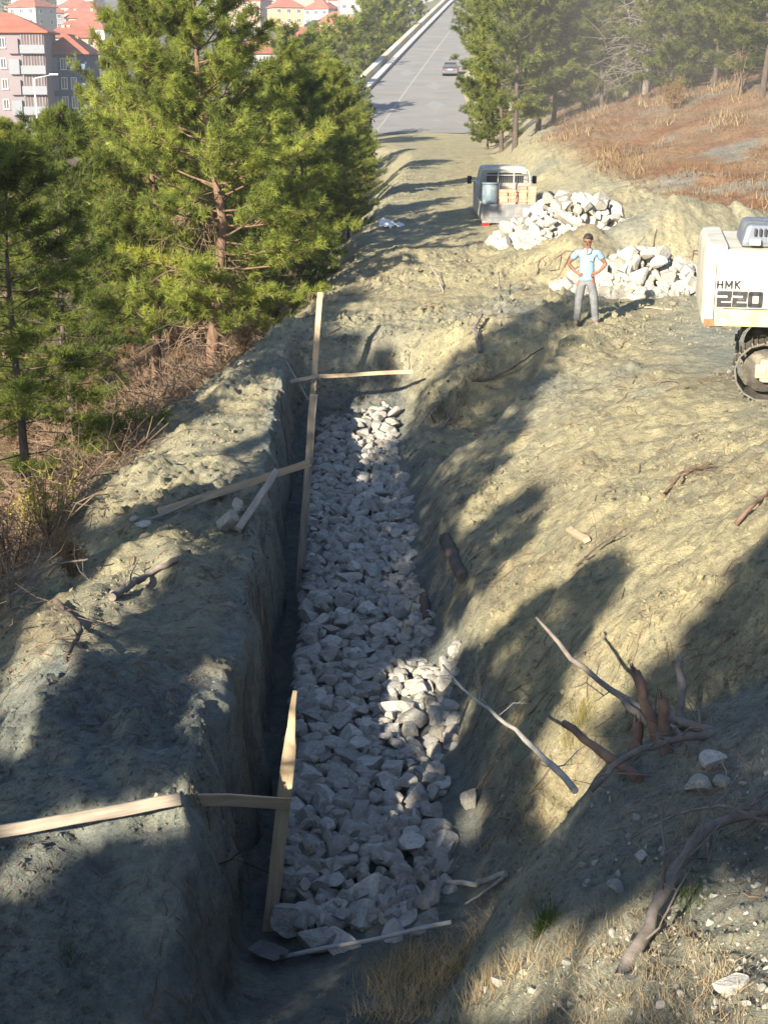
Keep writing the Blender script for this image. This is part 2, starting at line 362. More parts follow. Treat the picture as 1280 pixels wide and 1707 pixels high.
def detail_h(x, y):
    near = 1 - smooth(45, 120, y)
    xf = row_x(y, 7); xr = row_x(y, 8)
    intrench = smooth(-0.35, 0.0, x - xf) * (1 - smooth(0, 0.4, x - xr)) * smooth(8.4, 9.4, y) * (1 - smooth(27.0, 27.8, y))
    platform = smooth(4.0, 6.0, x) * smooth(17, 21, y) * (1 - smooth(30, 33, y))
    track = smooth(35, 40, y) * (1 - smooth(110, 114, y)) * smooth(-0.3, 0.6, x - row_x(y, 6)) * (1 - smooth(-0.6, 0.4, x - row_x(y, 10)))
    mound_ = (1 - smooth(9.2, 10.2, y)) * smooth(0.3, 0.8, x)
    amp = 1 - 0.35 * mound_ - 0.75 * intrench - 0.55 * platform - 0.6 * track
    h = 0.12 * fbm(x * 0.9, y * 0.9, 3.1, 3, 5) + 0.07 * fbm(x * 2.7, y * 2.7, 1.0, 3, 11)
    wx = x + 0.12 * fbm(x * 3, y * 3, 0, 2, 301); wy = y + 0.12 * fbm(x * 3, y * 3, 5, 2, 303)
    rough = np.clip(0.40 + 1.5 * fbm(x * 0.8, y * 0.8, 8.0, 3, 61), 0, 1)
    d1, c1 = worley(wx * 4.2, wy * 4.2, 3); d2, c2 = worley(wx * 10.5, wy * 10.5, 5); d3, c3 = worley(wx * 21, wy * 21, 9)
    bk_ = smooth(0.3, 1.0, x - xr) * (1 - smooth(26, 30, y)) * smooth(9.8, 11, y)
    h = h + (1 - 0.72 * bk_) * rough * (0.20 * np.clip(0.75 - d1, 0, 1) * c1 + 0.17 * np.clip(0.75 - d2, 0, 1) * c2) + (0.35 + 0.65 * rough) * 0.085 * np.clip(0.75 - d3, 0, 1) * c3
    r = 1 - np.abs(fbm(x * 4.6, y * 4.6, 0.4, 4, 23)); h = h + 0.06 * (r * r - 0.7)
    h = h + 0.02 * fbm(x * 15, y * 15, 0.2, 2, 31)
    # bucket and slide marks down the right bank (run up the slope)
    bank = smooth(0.2, 0.9, x - xr) * (1 - smooth(4.0, 6.0, x)) * (1 - smooth(26, 30, y)) * smooth(9.3, 11, y)
    u = y * 0.86 - x * 0.5
    h = h + bank * (0.10 * fbm(x * 0.7, u * 2.6, 7.0, 3, 41) + 0.045 * fbm(x * 1.8, u * 8.0, 2.0, 3, 43))
    left = smooth(0.0, 0.5, -(x - row_x(y, 5))) * (1 - smooth(30, 33, y))
    h = h + left * (0.14 * fbm(x * 1.6 + y * 0.9, y * 1.1 - x * 0.5, 4.0, 3, 57) + 0.06 * fbm(x * 4 + y * 2, y * 3 - x * 1.4, 4.0, 3, 59))
    # tyre ruts on the track
    h = h + track * 0.03 * np.sin((x - row_x(y, 6)) * 7.0 + 0.6 * np.sin(y * 0.3)) 
    hill = smooth(0.5, 3.0, x - row_x(y, 11)) * smooth(34, 38, y) * (1 - smooth(100, 140, y))
    h = h + hill * 0.35 * fbm(x * 0.55, y * 0.55, 9.0, 4, 71)
    far = smooth(60, 200, y)
    onroad = smooth(108, 112, y) * (1 - smooth(380, 420, y)) * smooth(-0.3, 0.0, x - row_x(y, 4)) * (1 - smooth(0.3, 1.0, x - row_x(y, 10)))
    return h * amp * near * (1 - onroad) + far * (1 - onroad) * 0.5 * fbm(x * 0.05, y * 0.05, 2.0, 3, 83)
def ground_h(x, y):
    return raw_h(x, y) + detail_h(x, y)

def spaced(parts):
    a = []
    for lo, hi, st in parts: a += list(np.arange(lo, hi, st))
    return np.array(a)
def grow(start, end, st, k):
    a = []; p = start
    while p < end: a.append(p); p += st; st *= k
    return a
GY = np.concatenate([-np.array(grow(3.0, 400, 0.5, 1.22))[::-1], spaced([(-3, 4.6, 0.3), (4.6, 14, 0.045), (14, 21, 0.06), (21, 30, 0.075), (30, 46, 0.12), (46, 70, 0.3)]), grow(70, 1200, 0.6, 1.03)])
GX = np.concatenate([-np.array(grow(5.0, 1500, 0.10, 1.12))[::-1], spaced([(-5, -2, 0.055), (-2, -1, 0.03), (-1, 1.6, 0.04), (1.6, 4.5, 0.05), (4.5, 9, 0.075)]), grow(9, 1500, 0.12, 1.09)])
def _thin(a):
    a = np.sort(a); return a[np.concatenate([[True], np.diff(a) > 0.01])]
GX = _thin(GX); GY = _thin(GY)
_gx, _gy = np.meshgrid(GX, GY)
GZ = ground_h(_gx.ravel(), _gy.ravel()).reshape(_gx.shape)
def gz(x, y):
    i = int(np.clip(np.searchsorted(GX, x) - 1, 0, len(GX) - 2)); j = int(np.clip(np.searchsorted(GY, y) - 1, 0, len(GY) - 2))
    u = (x - GX[i]) / (GX[i + 1] - GX[i]); v = (y - GY[j]) / (GY[j + 1] - GY[j])
    return float(GZ[j, i] * (1 - u) * (1 - v) + GZ[j, i + 1] * u * (1 - v) + GZ[j + 1, i] * (1 - u) * v + GZ[j + 1, i + 1] * u * v)
def gz_arr(x, y):
    i = np.clip(np.searchsorted(GX, x) - 1, 0, len(GX) - 2); j = np.clip(np.searchsorted(GY, y) - 1, 0, len(GY) - 2)
    u = (x - GX[i]) / (GX[i + 1] - GX[i]); v = (y - GY[j]) / (GY[j + 1] - GY[j])
    return GZ[j, i] * (1 - u) * (1 - v) + GZ[j, i + 1] * u * (1 - v) + GZ[j + 1, i] * (1 - u) * v + GZ[j + 1, i + 1] * u * v
def hit(px, py, d0=4.0, lift=0.0):
    """where the ground shows at a picture position"""
    d = d0
    while d < 1500:
        p = at(px, py, d)
        if gz(p.x, p.y) + lift >= p.z:
            lo, hi = d / 1.01, d
            for _ in range(18):
                m = (lo + hi) / 2; p = at(px, py, m)
                if gz(p.x, p.y) + lift >= p.z: hi = m
                else: lo = m
            p = at(px, py, hi); return Vector((p.x, p.y, gz(p.x, p.y)))
        d *= 1.006
    return at(px, py, d)
def slope_n(x, y, e=0.15):
    return Vector((-(gz(x + e, y) - gz(x - e, y)) / (2 * e), -(gz(x, y + e) - gz(x, y - e)) / (2 * e), 1)).normalized()

# what the ground is made of, place by place; the grey also holds shade colour
def ground_tint():
    x, y = _gx.ravel(), _gy.ravel()
    n1 = fbm(x * 0.5, y * 0.5, 1.7, 4, 101); n2 = fbm(x * 2.3, y * 2.3, 0.3, 3, 103)
    tan = np.array([0.365, 0.332, 0.215]); grey = np.array([0.252, 0.274, 0.250]); pale = np.array([0.41, 0.37, 0.235])  # grey soil cooled so the blue of the shade sits in its colour
    rust = np.array([0.205, 0.108, 0.064]); straw = np.array([0.25, 0.195, 0.130]); litter = np.array([0.125, 0.085, 0.052]); green = np.array([0.075, 0.085, 0.04])
    town = np.array([0.20, 0.19, 0.15])
    def mx(a, b, t): return a * (1 - t[:, None]) + b * t[:, None]
    c = np.repeat(grey[None], len(x), 0)
    bank = smooth(-0.2, 0.7, x - row_x(y, 8)) * smooth(9.2, 11, y) * (1 - 0.75 * smooth(4.2, 6.2, x + 0.3 * n1))
    c = mx(c, tan[None], np.clip(bank + 0.25 * n1, 0, 1))
    c = mx(c, pale[None], np.clip(bank * smooth(0.1, 0.6, n2 + 0.3 * n1), 0, 1) * 0.6)
    beyond = smooth(26.5, 29, y) * (1 - 0.6 * smooth(4.5, 6.5, x) * (1 - smooth(32, 34, y)))
    c = mx(c, tan[None], np.clip(beyond * (0.85 + 0.4 * n1), 0, 1))
    lb = smooth(0.0, 0.4, -(x - row_x(y, 5))) * smooth(11.5, 14, y)
    c = mx(c, (tan * 0.97)[None], np.clip(lb * (0.75 + 0.5 * n1), 0, 1))
    mnd = (1 - smooth(9.0, 10.0, y)) * smooth(0.0, 0.6, x)
    c = mx(c, (0.55 * tan + 0.45 * grey)[None], np.clip(mnd * (0.7 + 0.6 * n1), 0, 1))
    brown = np.array([0.240, 0.195, 0.130]); n3 = fbm(x * 1.1 + 0.5 * y, y * 1.3, 6.0, 4, 117); n4 = fbm(x * 0.35, y * 0.35, 2.0, 3, 119)
    c = mx(c, brown[None], 0.55 * smooth(0.22, 0.6, n3) * (y < 45))
    c = mx(c, (grey * 0.86)[None], 0.6 * smooth(0.15, 0.55, n4) * (y < 60))
    wall = smooth(0.0, 0.10, x - row_x(y, 5)) * (1 - smooth(0.0, 0.25, x - row_x(y, 6))) * smooth(8.6, 9.4, y) * (1 - smooth(27.3, 28.2, y))
    lay = 0.5 + 0.5 * np.sin(GZ.ravel() * 16 + 3 * n1 + 2 * n2)
    c = mx(c, (brown * 0.72)[None], np.clip(wall * (0.45 + 0.5 * lay), 0, 1))
    flo = smooth(-0.1, 0.1, x - row_x(y, 6)) * (1 - smooth(-0.1, 0.25, x - row_x(y, 8))) * (y > 6.5) * (y < 28.0)
    c = mx(c, (grey * 0.74)[None], 0.8 * flo)
    hill = smooth(0.2, 1.6, x - row_x(y, 11) + 0.8 * n1) * smooth(36, 41, y)
    hz = np.clip(0.5 + 0.9 * n1 + 0.5 * n2, 0, 1)
    hillc = rust * (1 - hz[:, None]) + straw * hz[:, None]
    hillc = mx(hillc, (grey * 0.9)[None], 0.7 * smooth(0.2, 0.5, fbm(x * 0.45, y * 0.8, 12.0, 3, 131)))
    c = c * (1 - hill[:, None]) + hillc * hill[:, None]
    lit = smooth(-0.2, 0.9, -(x - row_x(y, 3)) + 0.35 * n1) * (1 - smooth(200, 260, y))
    litc = litter * (1 - np.clip(0.5 + n2, 0, 1)[:, None] * 0.6) + straw * 0.6 * np.clip(0.3 + n2, 0, 1)[:, None] * 0.6
    c = c * (1 - lit[:, None]) + litc * lit[:, None]
    far = smooth(180, 300, y)
    fc = green[None] * (0.5 + 0.5 * np.clip(n1, 0, 1))[:, None] + town[None] * 0.5
    c = c * (1 - far[:, None]) + fc * far[:, None]
    return np.clip(c, 0.02, 0.6)
def make_ground():
    global M_soil
    m, t, b, out = nmat('dug_soil'); M_soil = m
    at_ = N(t, 'ShaderNodeAttribute', attribute_name='tint')
    tc = N(t, 'ShaderNodeTexCoord'); co = tc.outputs['Object']
    n1 = noise_tex(t, co, 1.7, 8, 0.65); n2 = noise_tex(t, co, 9.0, 8, 0.7); n3 = noise_tex(t, co, 46.0, 5, 0.7)
    v = N(t, 'ShaderNodeTexVoronoi'); v.inputs['Scale'].default_value = 21.0; v.inputs['Randomness'].default_value = 1.0
    t.links.new(co, v.inputs['Vector'])
    col = mixc(t, 1.0, at_.outputs['Color'], ramp(t, n1.outputs[0], [(0.28, (0.66, 0.69, 0.74)), (0.72, (1.26, 1.20, 1.08))]).outputs[0], 'MULTIPLY')
    col = mixc(t, 1.0, col, ramp(t, n2.outputs[0], [(0.28, (0.58, 0.59, 0.61)), (0.5, (1, 1, 1)), (0.74, (1.30, 1.27, 1.20))]).outputs[0], 'MULTIPLY')
    col = mixc(t, 1.0, col, ramp(t, n3.outputs[0], [(0.3, (0.80, 0.80, 0.80)), (0.75, (1.2, 1.2, 1.18))]).outputs[0], 'MULTIPLY')
    # pale stone chips strewn through the soil
    wn_ = N(t, 'ShaderNodeMath', operation='LESS_THAN'); t.links.new(v.outputs['Distance'], wn_.inputs[0]); wn_.inputs[1].default_value = 0.20
    chips = N(t, 'ShaderNodeMath', operation='MULTIPLY'); t.links.new(wn_.outputs[0], chips.inputs[0])
    t.links.new(ramp(t, n2.outputs[0], [(0.5, 0), (0.62, 0.55)]).outputs[0], chips.inputs[1])
    col = mixc(t, chips.outputs[0], col, (0.36, 0.34, 0.28))
    t.links.new(col, b.inputs['Base Color']); b.inputs['Roughness'].default_value = 0.95; b.inputs['Specular IOR Level'].default_value = 0.15
    p = bump(t, b, n2.outputs[0], 0.9, 0.10)
    p = bump(t, b, n3.outputs[0], 0.85, 0.03, p)
    n4 = noise_tex(t, co, 150.0, 3, 0.7)
    bump(t, b, n4.outputs[0], 0.4, 0.008, p)
    ny, nx = _gx.shape
    vx = _gx.ravel().copy(); vy = _gy.ravel().copy(); vz = GZ.ravel()
    # ragged trench wall: push the steep face in and out
    gxz = np.gradient(GZ, GX, axis=1).ravel()
    steep = smooth(1.5, 4.0, np.abs(gxz)) * (vy < 30) * (np.abs(vx) < 6)
    vx += steep * (0.13 * fbm(vy * 1.9, vz * 1.6, 0, 3, 201) + 0.06 * fbm(vy * 7, vz * 5, 0, 3, 203))
    idx = np.arange(ny * nx).reshape(ny, nx)
    f = np.stack([idx[:-1, :-1], idx[:-1, 1:], idx[1:, 1:], idx[1:, :-1]], -1).reshape(-1, 4)
    me = arr_mesh('ground', np.stack([vx, vy, vz], -1), f, m, True, ground_tint())
    return tag(link('ground', me), 'dug grey and tan soil with a trench, banks and a dry grassy hillside', 'ground', kind='structure')
ground = make_ground()
# ------------------------------------------------------------------ trees
def needle_mat(name, c_lo, c_hi, trans=0.5):
    m = bpy.data.materials.new(name); m.use_nodes = True; t = m.node_tree; t.nodes.clear()
    out = t.nodes.new('ShaderNodeOutputMaterial')
    a = N(t, 'ShaderNodeAttribute', attribute_name='tint')
    oi = N(t, 'ShaderNodeObjectInfo')
    col = ramp(t, a.outputs['Fac'], [(0.0, c_lo), (0.75, c_hi), (1.0, (c_hi[0] * 1.15, c_hi[1] * 1.05, c_hi[2] * 0.9))]).outputs[0]
    mr = N(t, 'ShaderNodeMapRange'); mr.inputs[3].default_value = 0.8; mr.inputs[4].default_value = 1.2
    t.links.new(oi.outputs['Random'], mr.inputs[0]); col = mixc(t, 1.0, col, mr.outputs[0], 'MULTIPLY')
    d = N(t, 'ShaderNodeBsdfDiffuse'); tr = N(t, 'ShaderNodeBsdfTranslucent'); mx = N(t, 'ShaderNodeMixShader'); mx.inputs[0].default_value = trans
    t.links.new(col, d.inputs[0]); t.links.new(mixc(t, 1.0, col, (1.15, 1.1, 0.7), 'MULTIPLY'), tr.inputs[0])
    t.links.new(d.outputs[0], mx.inputs[1]); t.links.new(tr.outputs[0], mx.inputs[2]); t.links.new(mx.outputs[0], out.inputs[0])
    return m
M_needle = needle_mat('pine_needles', (0.095, 0.125, 0.032), (0.315, 0.355, 0.080))
M_needle_dark = needle_mat('pine_needles_deep_green', (0.058, 0.085, 0.026), (0.195, 0.235, 0.058))
M_needle_far = needle_mat('pine_needles_olive', (0.070, 0.095, 0.030), (0.215, 0.240, 0.070))
M_needle_dry = needle_mat('dry_needles', (0.13, 0.075, 0.035), (0.27, 0.175, 0.085), 0.25)
M_bark = simple('pine_bark', (0.11, 0.068, 0.045), (0.22, 0.135, 0.090), 7, 0.9, 0.7, 22, stretch=(1, 1, 0.3))
M_bark_dark = simple('dark_bark', (0.055, 0.042, 0.034), (0.12, 0.090, 0.070), 8, 0.9, 0.6, 25, stretch=(1, 1, 0.3))
M_dead = simple('bare_grey_wood', (0.115, 0.095, 0.080), (0.24, 0.205, 0.175), 9, 0.9, 0.4, 40)
M_twig = simple('brown_twigs', (0.10, 0.068, 0.045), (0.24, 0.165, 0.105), 3, 0.9)

def tubes_np(paths, n=4):
    """paths: list of (points (k,3), radii (k,)) -> verts, quads (no caps)"""
    V, F, b = [], [], 0
    ang = np.arange(n) * 2 * PI / n
    for pts, rad in paths:
        pts = np.asarray(pts, float); rad = np.asarray(rad, float); k = len(pts)
        d = np.gradient(pts, axis=0); d /= np.linalg.norm(d, axis=1, keepdims=True) + 1e-9
        ref = np.where(np.abs(d[:, 2:3]) > 0.9, np.array([[1.0, 0, 0]]), np.array([[0, 0, 1.0]]))
        a = np.cross(d, ref); a /= np.linalg.norm(a, axis=1, keepdims=True) + 1e-9
        c = np.cross(d, a)
        ring = pts[:, None] + rad[:, None, None] * (a[:, None] * np.cos(ang)[None, :, None] + c[:, None] * np.sin(ang)[None, :, None])
        V.append(ring.reshape(-1, 3))
        i = np.arange(k - 1)[:, None] * n; j = np.arange(n)[None]; j2 = (j + 1) % n
        F.append(np.stack([i + j, i + j2, i + n + j2, i + n + j], -1).reshape(-1, 4) + b); b += k * n
    return np.concatenate(V), np.concatenate(F)

def tufts_np(rs, P, D, nn, L, W, spread=0.75, shoot=0.5):
    """needle tufts: P (T,3) bases, D (T,3) shoot directions -> verts, tris. L length, W width of a needle"""
    T = len(P)
    D = D / (np.linalg.norm(D, axis=1, keepdims=True) + 1e-9)
    s = rs.rand(T, nn, 1)
    base = P[:, None] + D[:, None] * (s * L * shoot * 1.6)
    rv = rs.normal(size=(T, nn, 3)); rv -= (rv * D[:, None]).sum(-1, keepdims=True) * D[:, None]
    rv /= np.linalg.norm(rv, axis=-1, keepdims=True) + 1e-9
    nd = D[:, None] * (1 - 0.5 * spread * (1 - s * 0.6)) + rv * spread
    nd /= np.linalg.norm(nd, axis=-1, keepdims=True)
    ln = L * (0.7 + 0.5 * rs.rand(T, nn, 1))
    side = np.cross(nd, rs.normal(size=(T, nn, 3))); side /= np.linalg.norm(side, axis=-1, keepdims=True) + 1e-9
    a = base - side * W / 2; b_ = base + side * W / 2; c = base + nd * ln
    c[..., 2] -= 0.06 * L
    V = np.stack([a, b_, c], 2).reshape(-1, 3)
    return V, np.arange(T * nn * 3).reshape(-1, 3)

def pine_arrays(seed, H, R, low=0.15, nb=70, sub=7, per=9, L=0.16, W=0.014, nn=14, lean=(0, 0), trunk_r=None, shape='cone', droop=0.25, thin=0.0, irregular=0.35):
    rs = np.random.RandomState(seed)
    tr = trunk_r or 0.022 * H
    k = 14; zs = np.linspace(-0.6, H, k)
    wob = np.stack([np.interp(zs, [0, H * .35, H * .7, H], [0] + list(rs.normal(0, 0.018 * H, 3))), np.interp(zs, [0, H * .35, H * .7, H], [0] + list(rs.normal(0, 0.018 * H, 3)))], -1)
    tp = np.c_[wob[:, 0] + lean[0] * np.clip(zs, 0, None), wob[:, 1] + lean[1] * np.clip(zs, 0, None), zs]
    trd = tr * (1 - 0.93 * np.clip(zs / H, 0, 1) ** 0.85) * np.where(zs < 0.1, 1.35, 1)
    paths = [(tp, trd)]; twigs = []
    P, D, T = [], [], []
    for i in range(nb):
        f = low + (1 - low) * ((i + rs.rand()) / nb) ** 0.92
        z = f * H
        if shape == 'cone': env = min(1.0, (1 - f) / 0.55) ** 0.75 * (0.75 + 0.25 * min(1, (f - low) / 0.18))
        elif shape == 'round': env = math.sqrt(max(0.02, 1 - ((f - 0.62) / 0.42) ** 2)) if f > 0.2 else 0.5
        else: env = min(1.0, (1 - f) / 0.35) ** 0.6
        ln = R * env * (1 - irregular + 2 * irregular * rs.rand()) + 0.15
        az = i * 2.4 + rs.normal(0, 0.5)
        up0 = -droop + 0.95 * f + rs.normal(0, 0.15)
        p0 = np.array([np.interp(z, zs, tp[:, 0]), np.interp(z, zs, tp[:, 1]), z])
        dh = np.array([math.cos(az), math.sin(az), 0])
        m = 5; s = np.linspace(0, 1, m)[:, None]
        bp = p0 + dh * s * ln * math.cos(up0 * 0.8) + np.array([0, 0, 1.0]) * (s * ln * math.sin(up0 * 0.8) + 0.28 * ln * s ** 2)
        bp[1:, :2] += rs.normal(0, 0.03 * ln, (m - 1, 2))
        br = max(0.007, 0.10 * tr * (0.5 + ln / R)) * (1 - 0.8 * s[:, 0])
        paths.append((bp, br))
        if rs.rand() < thin: continue
        tb = rs.normal(0, 0.16)
        for j in range(sub):
            u = 0.28 + 0.72 * (j + rs.rand()) / sub
            q = np.array([np.interp(u, s[:, 0], bp[:, c]) for c in range(3)])
            sd = dh * (0.35 + 0.5 * u) + np.cross(dh, [0, 0, 1]) * rs.normal(0, 0.75) + np.array([0, 0, 0.30 + 0.35 * rs.rand()])
            sd /= np.linalg.norm(sd)
            sl = (0.16 + 0.22 * rs.rand()) * (0.5 + 0.5 * ln) * (1.15 - 0.4 * u)
            e = q + sd * sl
            twigs.append((np.array([q, (q + e) / 2 + rs.normal(0, .02, 3), e]), np.array([0.011, 0.008, 0.004]) * (0.6 + H / 14)))
            w = 0.25 + 0.75 * rs.rand(per, 1)
            pp = q + sd * sl * w + rs.normal(0, 0.10 * sl + 0.03, (per, 3))
            dd = sd + rs.normal(0, 0.42, (per, 3)) + np.array([0, 0, 0.25])
            P.append(pp); D.append(dd); T.append(np.clip(0.45 + tb + rs.normal(0, 0.12) + rs.normal(0, 0.14, per) + 0.12 * (u - .5), 0, 1))
    P = np.concatenate(P); D = np.concatenate(D); T = np.concatenate(T)
    V, F = tufts_np(rs, P, D, nn, L, W)
    tint = np.repeat(T, nn * 3)
    tv, tf = tubes_np(paths[:1], 9); bv, bf = tubes_np(paths[1:], 5); gv, gf = tubes_np(twigs, 3)
    wood_v = np.concatenate([bv, gv]); wood_f = np.concatenate([bf, gf + len(bv)])
    return (tv, tf), (wood_v, wood_f), (V, F, tint)

def pine_meshes(seed, mn=None, mb=None, **kw):
    t, w, c = pine_arrays(seed, **kw)
    return (arr_mesh('trunk', t[0], t[1], mb or M_bark, True), arr_mesh('limbs', w[0], w[1], mb or M_bark, True), arr_mesh('crown', c[0], c[1], mn or M_needle, False, c[2]))
def place_pine(meshes, loc, rz=0.0, sc=1.0, label=None, group=None, name='pine_tree', cat='tree', sz=None):
    r = empty(name, loc, rz, label, cat, group); r.scale = (sc, sc, sz or sc)
    for nm, me in zip(('trunk', 'limbs', 'crown'), meshes): link(nm, me, r)
    return r

HERO = pine_meshes(11, H=11.5, R=2.7, low=0.10, nb=128, sub=9, per=13, L=0.18, W=0.0155, nn=18, trunk_r=0.20, shape='cone', droop=0.34, irregular=0.28)
PINE_B = pine_meshes(23, mn=M_needle_dark, mb=M_bark_dark, H=8.5, R=2.3, low=0.04, nb=92, sub=8, per=10, L=0.18, W=0.018, nn=13, trunk_r=0.11, shape='cone', droop=0.4, irregular=0.45, thin=0.15)
PINE_C = pine_meshes(37, mn=M_needle_far, mb=M_bark_dark, H=9.0, R=2.7, low=0.16, nb=70, sub=7, per=10, L=0.27, W=0.040, nn=11, trunk_r=0.17, shape='round', droop=0.15, irregular=0.35)
PINE_D = pine_meshes(41, mn=M_needle_far, mb=M_bark_dark, H=9.0, R=2.5, low=0.08, nb=76, sub=7, per=10, L=0.27, W=0.038, nn=11, trunk_r=0.16, shape='cone', droop=0.3, irregular=0.35)
PINE_F = pine_meshes(53, mn=M_needle_far, mb=M_bark_dark, H=9.0, R=2.7, low=0.06, nb=54, sub=6, per=8, L=0.42, W=0.08, nn=9, trunk_r=0.16, shape='cone', droop=0.25, irregular=0.35)
PINE_G = pine_meshes(59, mn=M_needle, mb=M_bark_dark, H=9.0, R=2.8, low=0.06, nb=54, sub=6, per=8, L=0.42, W=0.08, nn=9, trunk_r=0.16, shape='round', droop=0.15, irregular=0.35)
PINE_E = pine_meshes(67, H=9.0, R=2.6, low=0.06, nb=90, sub=8, per=10, L=0.25, W=0.030, nn=11, trunk_r=0.15, shape='cone', droop=0.32, irregular=0.32)

def root_at(px, py, d, sink=0.05):
    p = at(px, py, d); return Vector((p.x, p.y, gz(p.x, p.y) - sink))
def pine_px(meshes, px, d, top, h0, rz, label, group=None, wide=1.0, name='pine_tree'):
    """a pine standing on the ground at column px, d metres off, whose tip shows at row top"""
    p = at(px, 300, d); g = gz(p.x, p.y); tip = at(px, top, d)
    y = p.y
    for _ in range(3):
        tip = at_y(px, top, y); p = Vector((tip.x, y, 0)); g = gz(p.x, p.y)
    H = tip.z - g
    if H < 2.5: return None
    k = H / h0
    r = place_pine(meshes, (p.x, p.y, g), rz, k * wide, label, group, name, sz=k)
    return r
# ------------------------------------------------------------------ the trees that stand in view
hero = pine_px(HERO, 322, 32.5, -150, 11.5, 0.4, 'tall bright green pine with a reddish trunk behind the trench, biggest in view', wide=0.97)
pine_px(HERO, 228, 37.0, -60, 11.5, 2.1, 'dense bright pine close behind and left of the tallest pine', wide=0.72)
pine_px(PINE_B, 405, 41.0, 150, 8.5, 0.7, 'narrow shaded pine close behind and right of the tallest pine', wide=0.75)
pine_px(PINE_B, 5, 22.5, 250, 8.5, 1.1, 'dark open pine with bare limbs nearest on the far left', wide=1.25)
pine_px(PINE_B, 92, 33.0, 195, 8.5, 2.6, 'dark pine under the street lamp left of the tallest pine', wide=0.9)
pine_px(HERO, 5, 38.0, 212, 11.5, 4.0, 'yellow green pine top at the far left in front of the grey flats', wide=0.95)
pine_px(PINE_B, 500, 37.5, 128, 8.5, 0.2, 'thin dark pine with open lower branches right of the tallest pine', wide=1.05)
pine_px(PINE_E, 452, 50.0, 122, 9.0, 1.2, 'pine with a bare leader beside the grey red roofed house', wide=0.9)
pine_px(HERO, 552, 52.0, 108, 11.5, 3.0, 'light green bushy pine left of the dirt track', wide=0.9)
pine_px(PINE_E, 512, 66.0, 95, 9.0, 5.0, 'rounded pine below the peach building', wide=1.1)
pine_px(PINE_B, 580, 44.0, 235, 8.5, 2.2, 'small thin pine on the bank left of the dirt track', wide=1.2)
pine_px(PINE_D, 545, 70.0, 190, 9.0, 2.2, 'low dark pine on the slope left of the dirt track', wide=1.3)
pine_px(PINE_E, 590, 84.0, 175, 9.0, 3.2, 'small bright pine beside the left edge of the road end', wide=1.0)
k = 0
ROWL = 'pines lining the left side of the road'
for px, d, top, me, lab in ((560, 95, 96, PINE_F, 'nearest large'), (583, 118, 70, PINE_G, 'second large'), (580, 140, 60, PINE_F, 'third large'), (606, 160, 46, PINE_G, 'middle'), (540, 120, 92, PINE_G, 'lower outer'),
                           (622, 190, 28, PINE_F, 'far'), (642, 212, 8, PINE_G, 'far'), (658, 235, 0, PINE_F, 'far'), (674, 262, -8, PINE_G, 'far'), (630, 225, 16, PINE_F, 'far'), (654, 260, 4, PINE_G, 'far'), (695, 290, -22, PINE_F, 'far'), (600, 130, 110, PINE_G, 'short')):
    px = min(px - 12, 640 + FPX * (float(row_x(d * CP, 3)) - 2.2) / d)
    pine_px(me, px, d, top, 9.0, k * 1.7, lab + ' pine in the row beside the low walls left of the asphalt road', ROWL, wide=1.0); k += 1
# down the slope behind the front pines
rs_ = random.Random(21)
for i in range(27):
    y = rs_.uniform(24, 78); x = float(row_x(y, 3)) - rs_.uniform(2.2, 15)
    d = y * CP + (CAMZ + 2) * SP
    pxx = 640 + FPX * x / d
    if pxx < -60 or (90 < pxx < 430 and d < 40) or (d < 27): continue
    top = {0: 300, 1: 250, 2: 205}[min(2, int((y - 24) / 12))] + rs_.uniform(-15, 60)
    if 130 < pxx < 620: top = rs_.uniform(60, 260) if pxx < 360 else rs_.uniform(150, 280)
    pine_px((PINE_D, PINE_E, PINE_B)[i % 3], pxx, d, top, (9.0, 9.0, 8.5)[i % 3], i * 1.3, 'pine crowded among others on the slope behind the front row left of the trench', 'pines crowding the slope left of the trench', wide=1.25)
# right of the track and up the hill
GR = 'pines on the hillside right of the road'
for i, (px, d, top, me, w, lab) in enumerate((
    (866, 60, -60, PINE_C, 0.95, 'full green pine overhanging the road end, its trunk at the foot of the dry hillside'),
    (905, 62, -80, PINE_C, 0.95, 'pine with a dark trunk second along the hill edge from the road'),
    (932, 64, -90, PINE_D, 0.9, 'pine with twin dark trunks third along the hill edge from the road'),
    (842, 80, -30, PINE_D, 0.85, 'bushy pine hiding the back of the parked car'),
    (826, 96, 20, PINE_C, 0.9, 'low pine between the parked car and the hillside'),
    (815, 88, 110, PINE_D, 0.9, 'short bushy pine at the foot of the road'),
    (985, 66, -130, PINE_C, 1.0, 'pine with a hazy crown left of the bare grey tree'),
    (1165, 60, -150, PINE_C, 1.0, 'pine whose low boughs hang over the dry slope right of the bare tree'),
    (1262, 56, -180, PINE_D, 1.1, 'pine at the far right above the excavator'),
    (1110, 72, -140, PINE_D, 1.1, 'hazy pine behind the bare grey tree'),
    (1215, 70, -160, PINE_C, 1.1, 'hazy pine highest on the hillside at the right'),
    (1050, 70, -140, PINE_D, 1.0, 'hazy pine left behind the bare grey tree'),
    (960, 78, -120, PINE_E, 1.1, 'greener pine set back behind the twin trunked pine'),
    (1012, 62, -40, PINE_D, 1.1, 'bushy low pine on the hill crest between the twin trunked pine and the bare tree'),
    (1130, 57, -60, PINE_D, 1.1, 'bushy low pine just right of the bare grey tree'),
    (1205, 56, -90, PINE_D, 1.2, 'broad low pine on the hill crest between the bare tree and the right edge'),
    (1290, 52, -120, PINE_C, 1.2, 'low pine cut by the right edge above the excavator'),
    (1060, 78, -90, PINE_C, 1.2, 'round pine set back behind the bare grey tree'))):
    pine_px(me, px, d, top, 9.0, i * 1.3, lab, GR, wide=w)
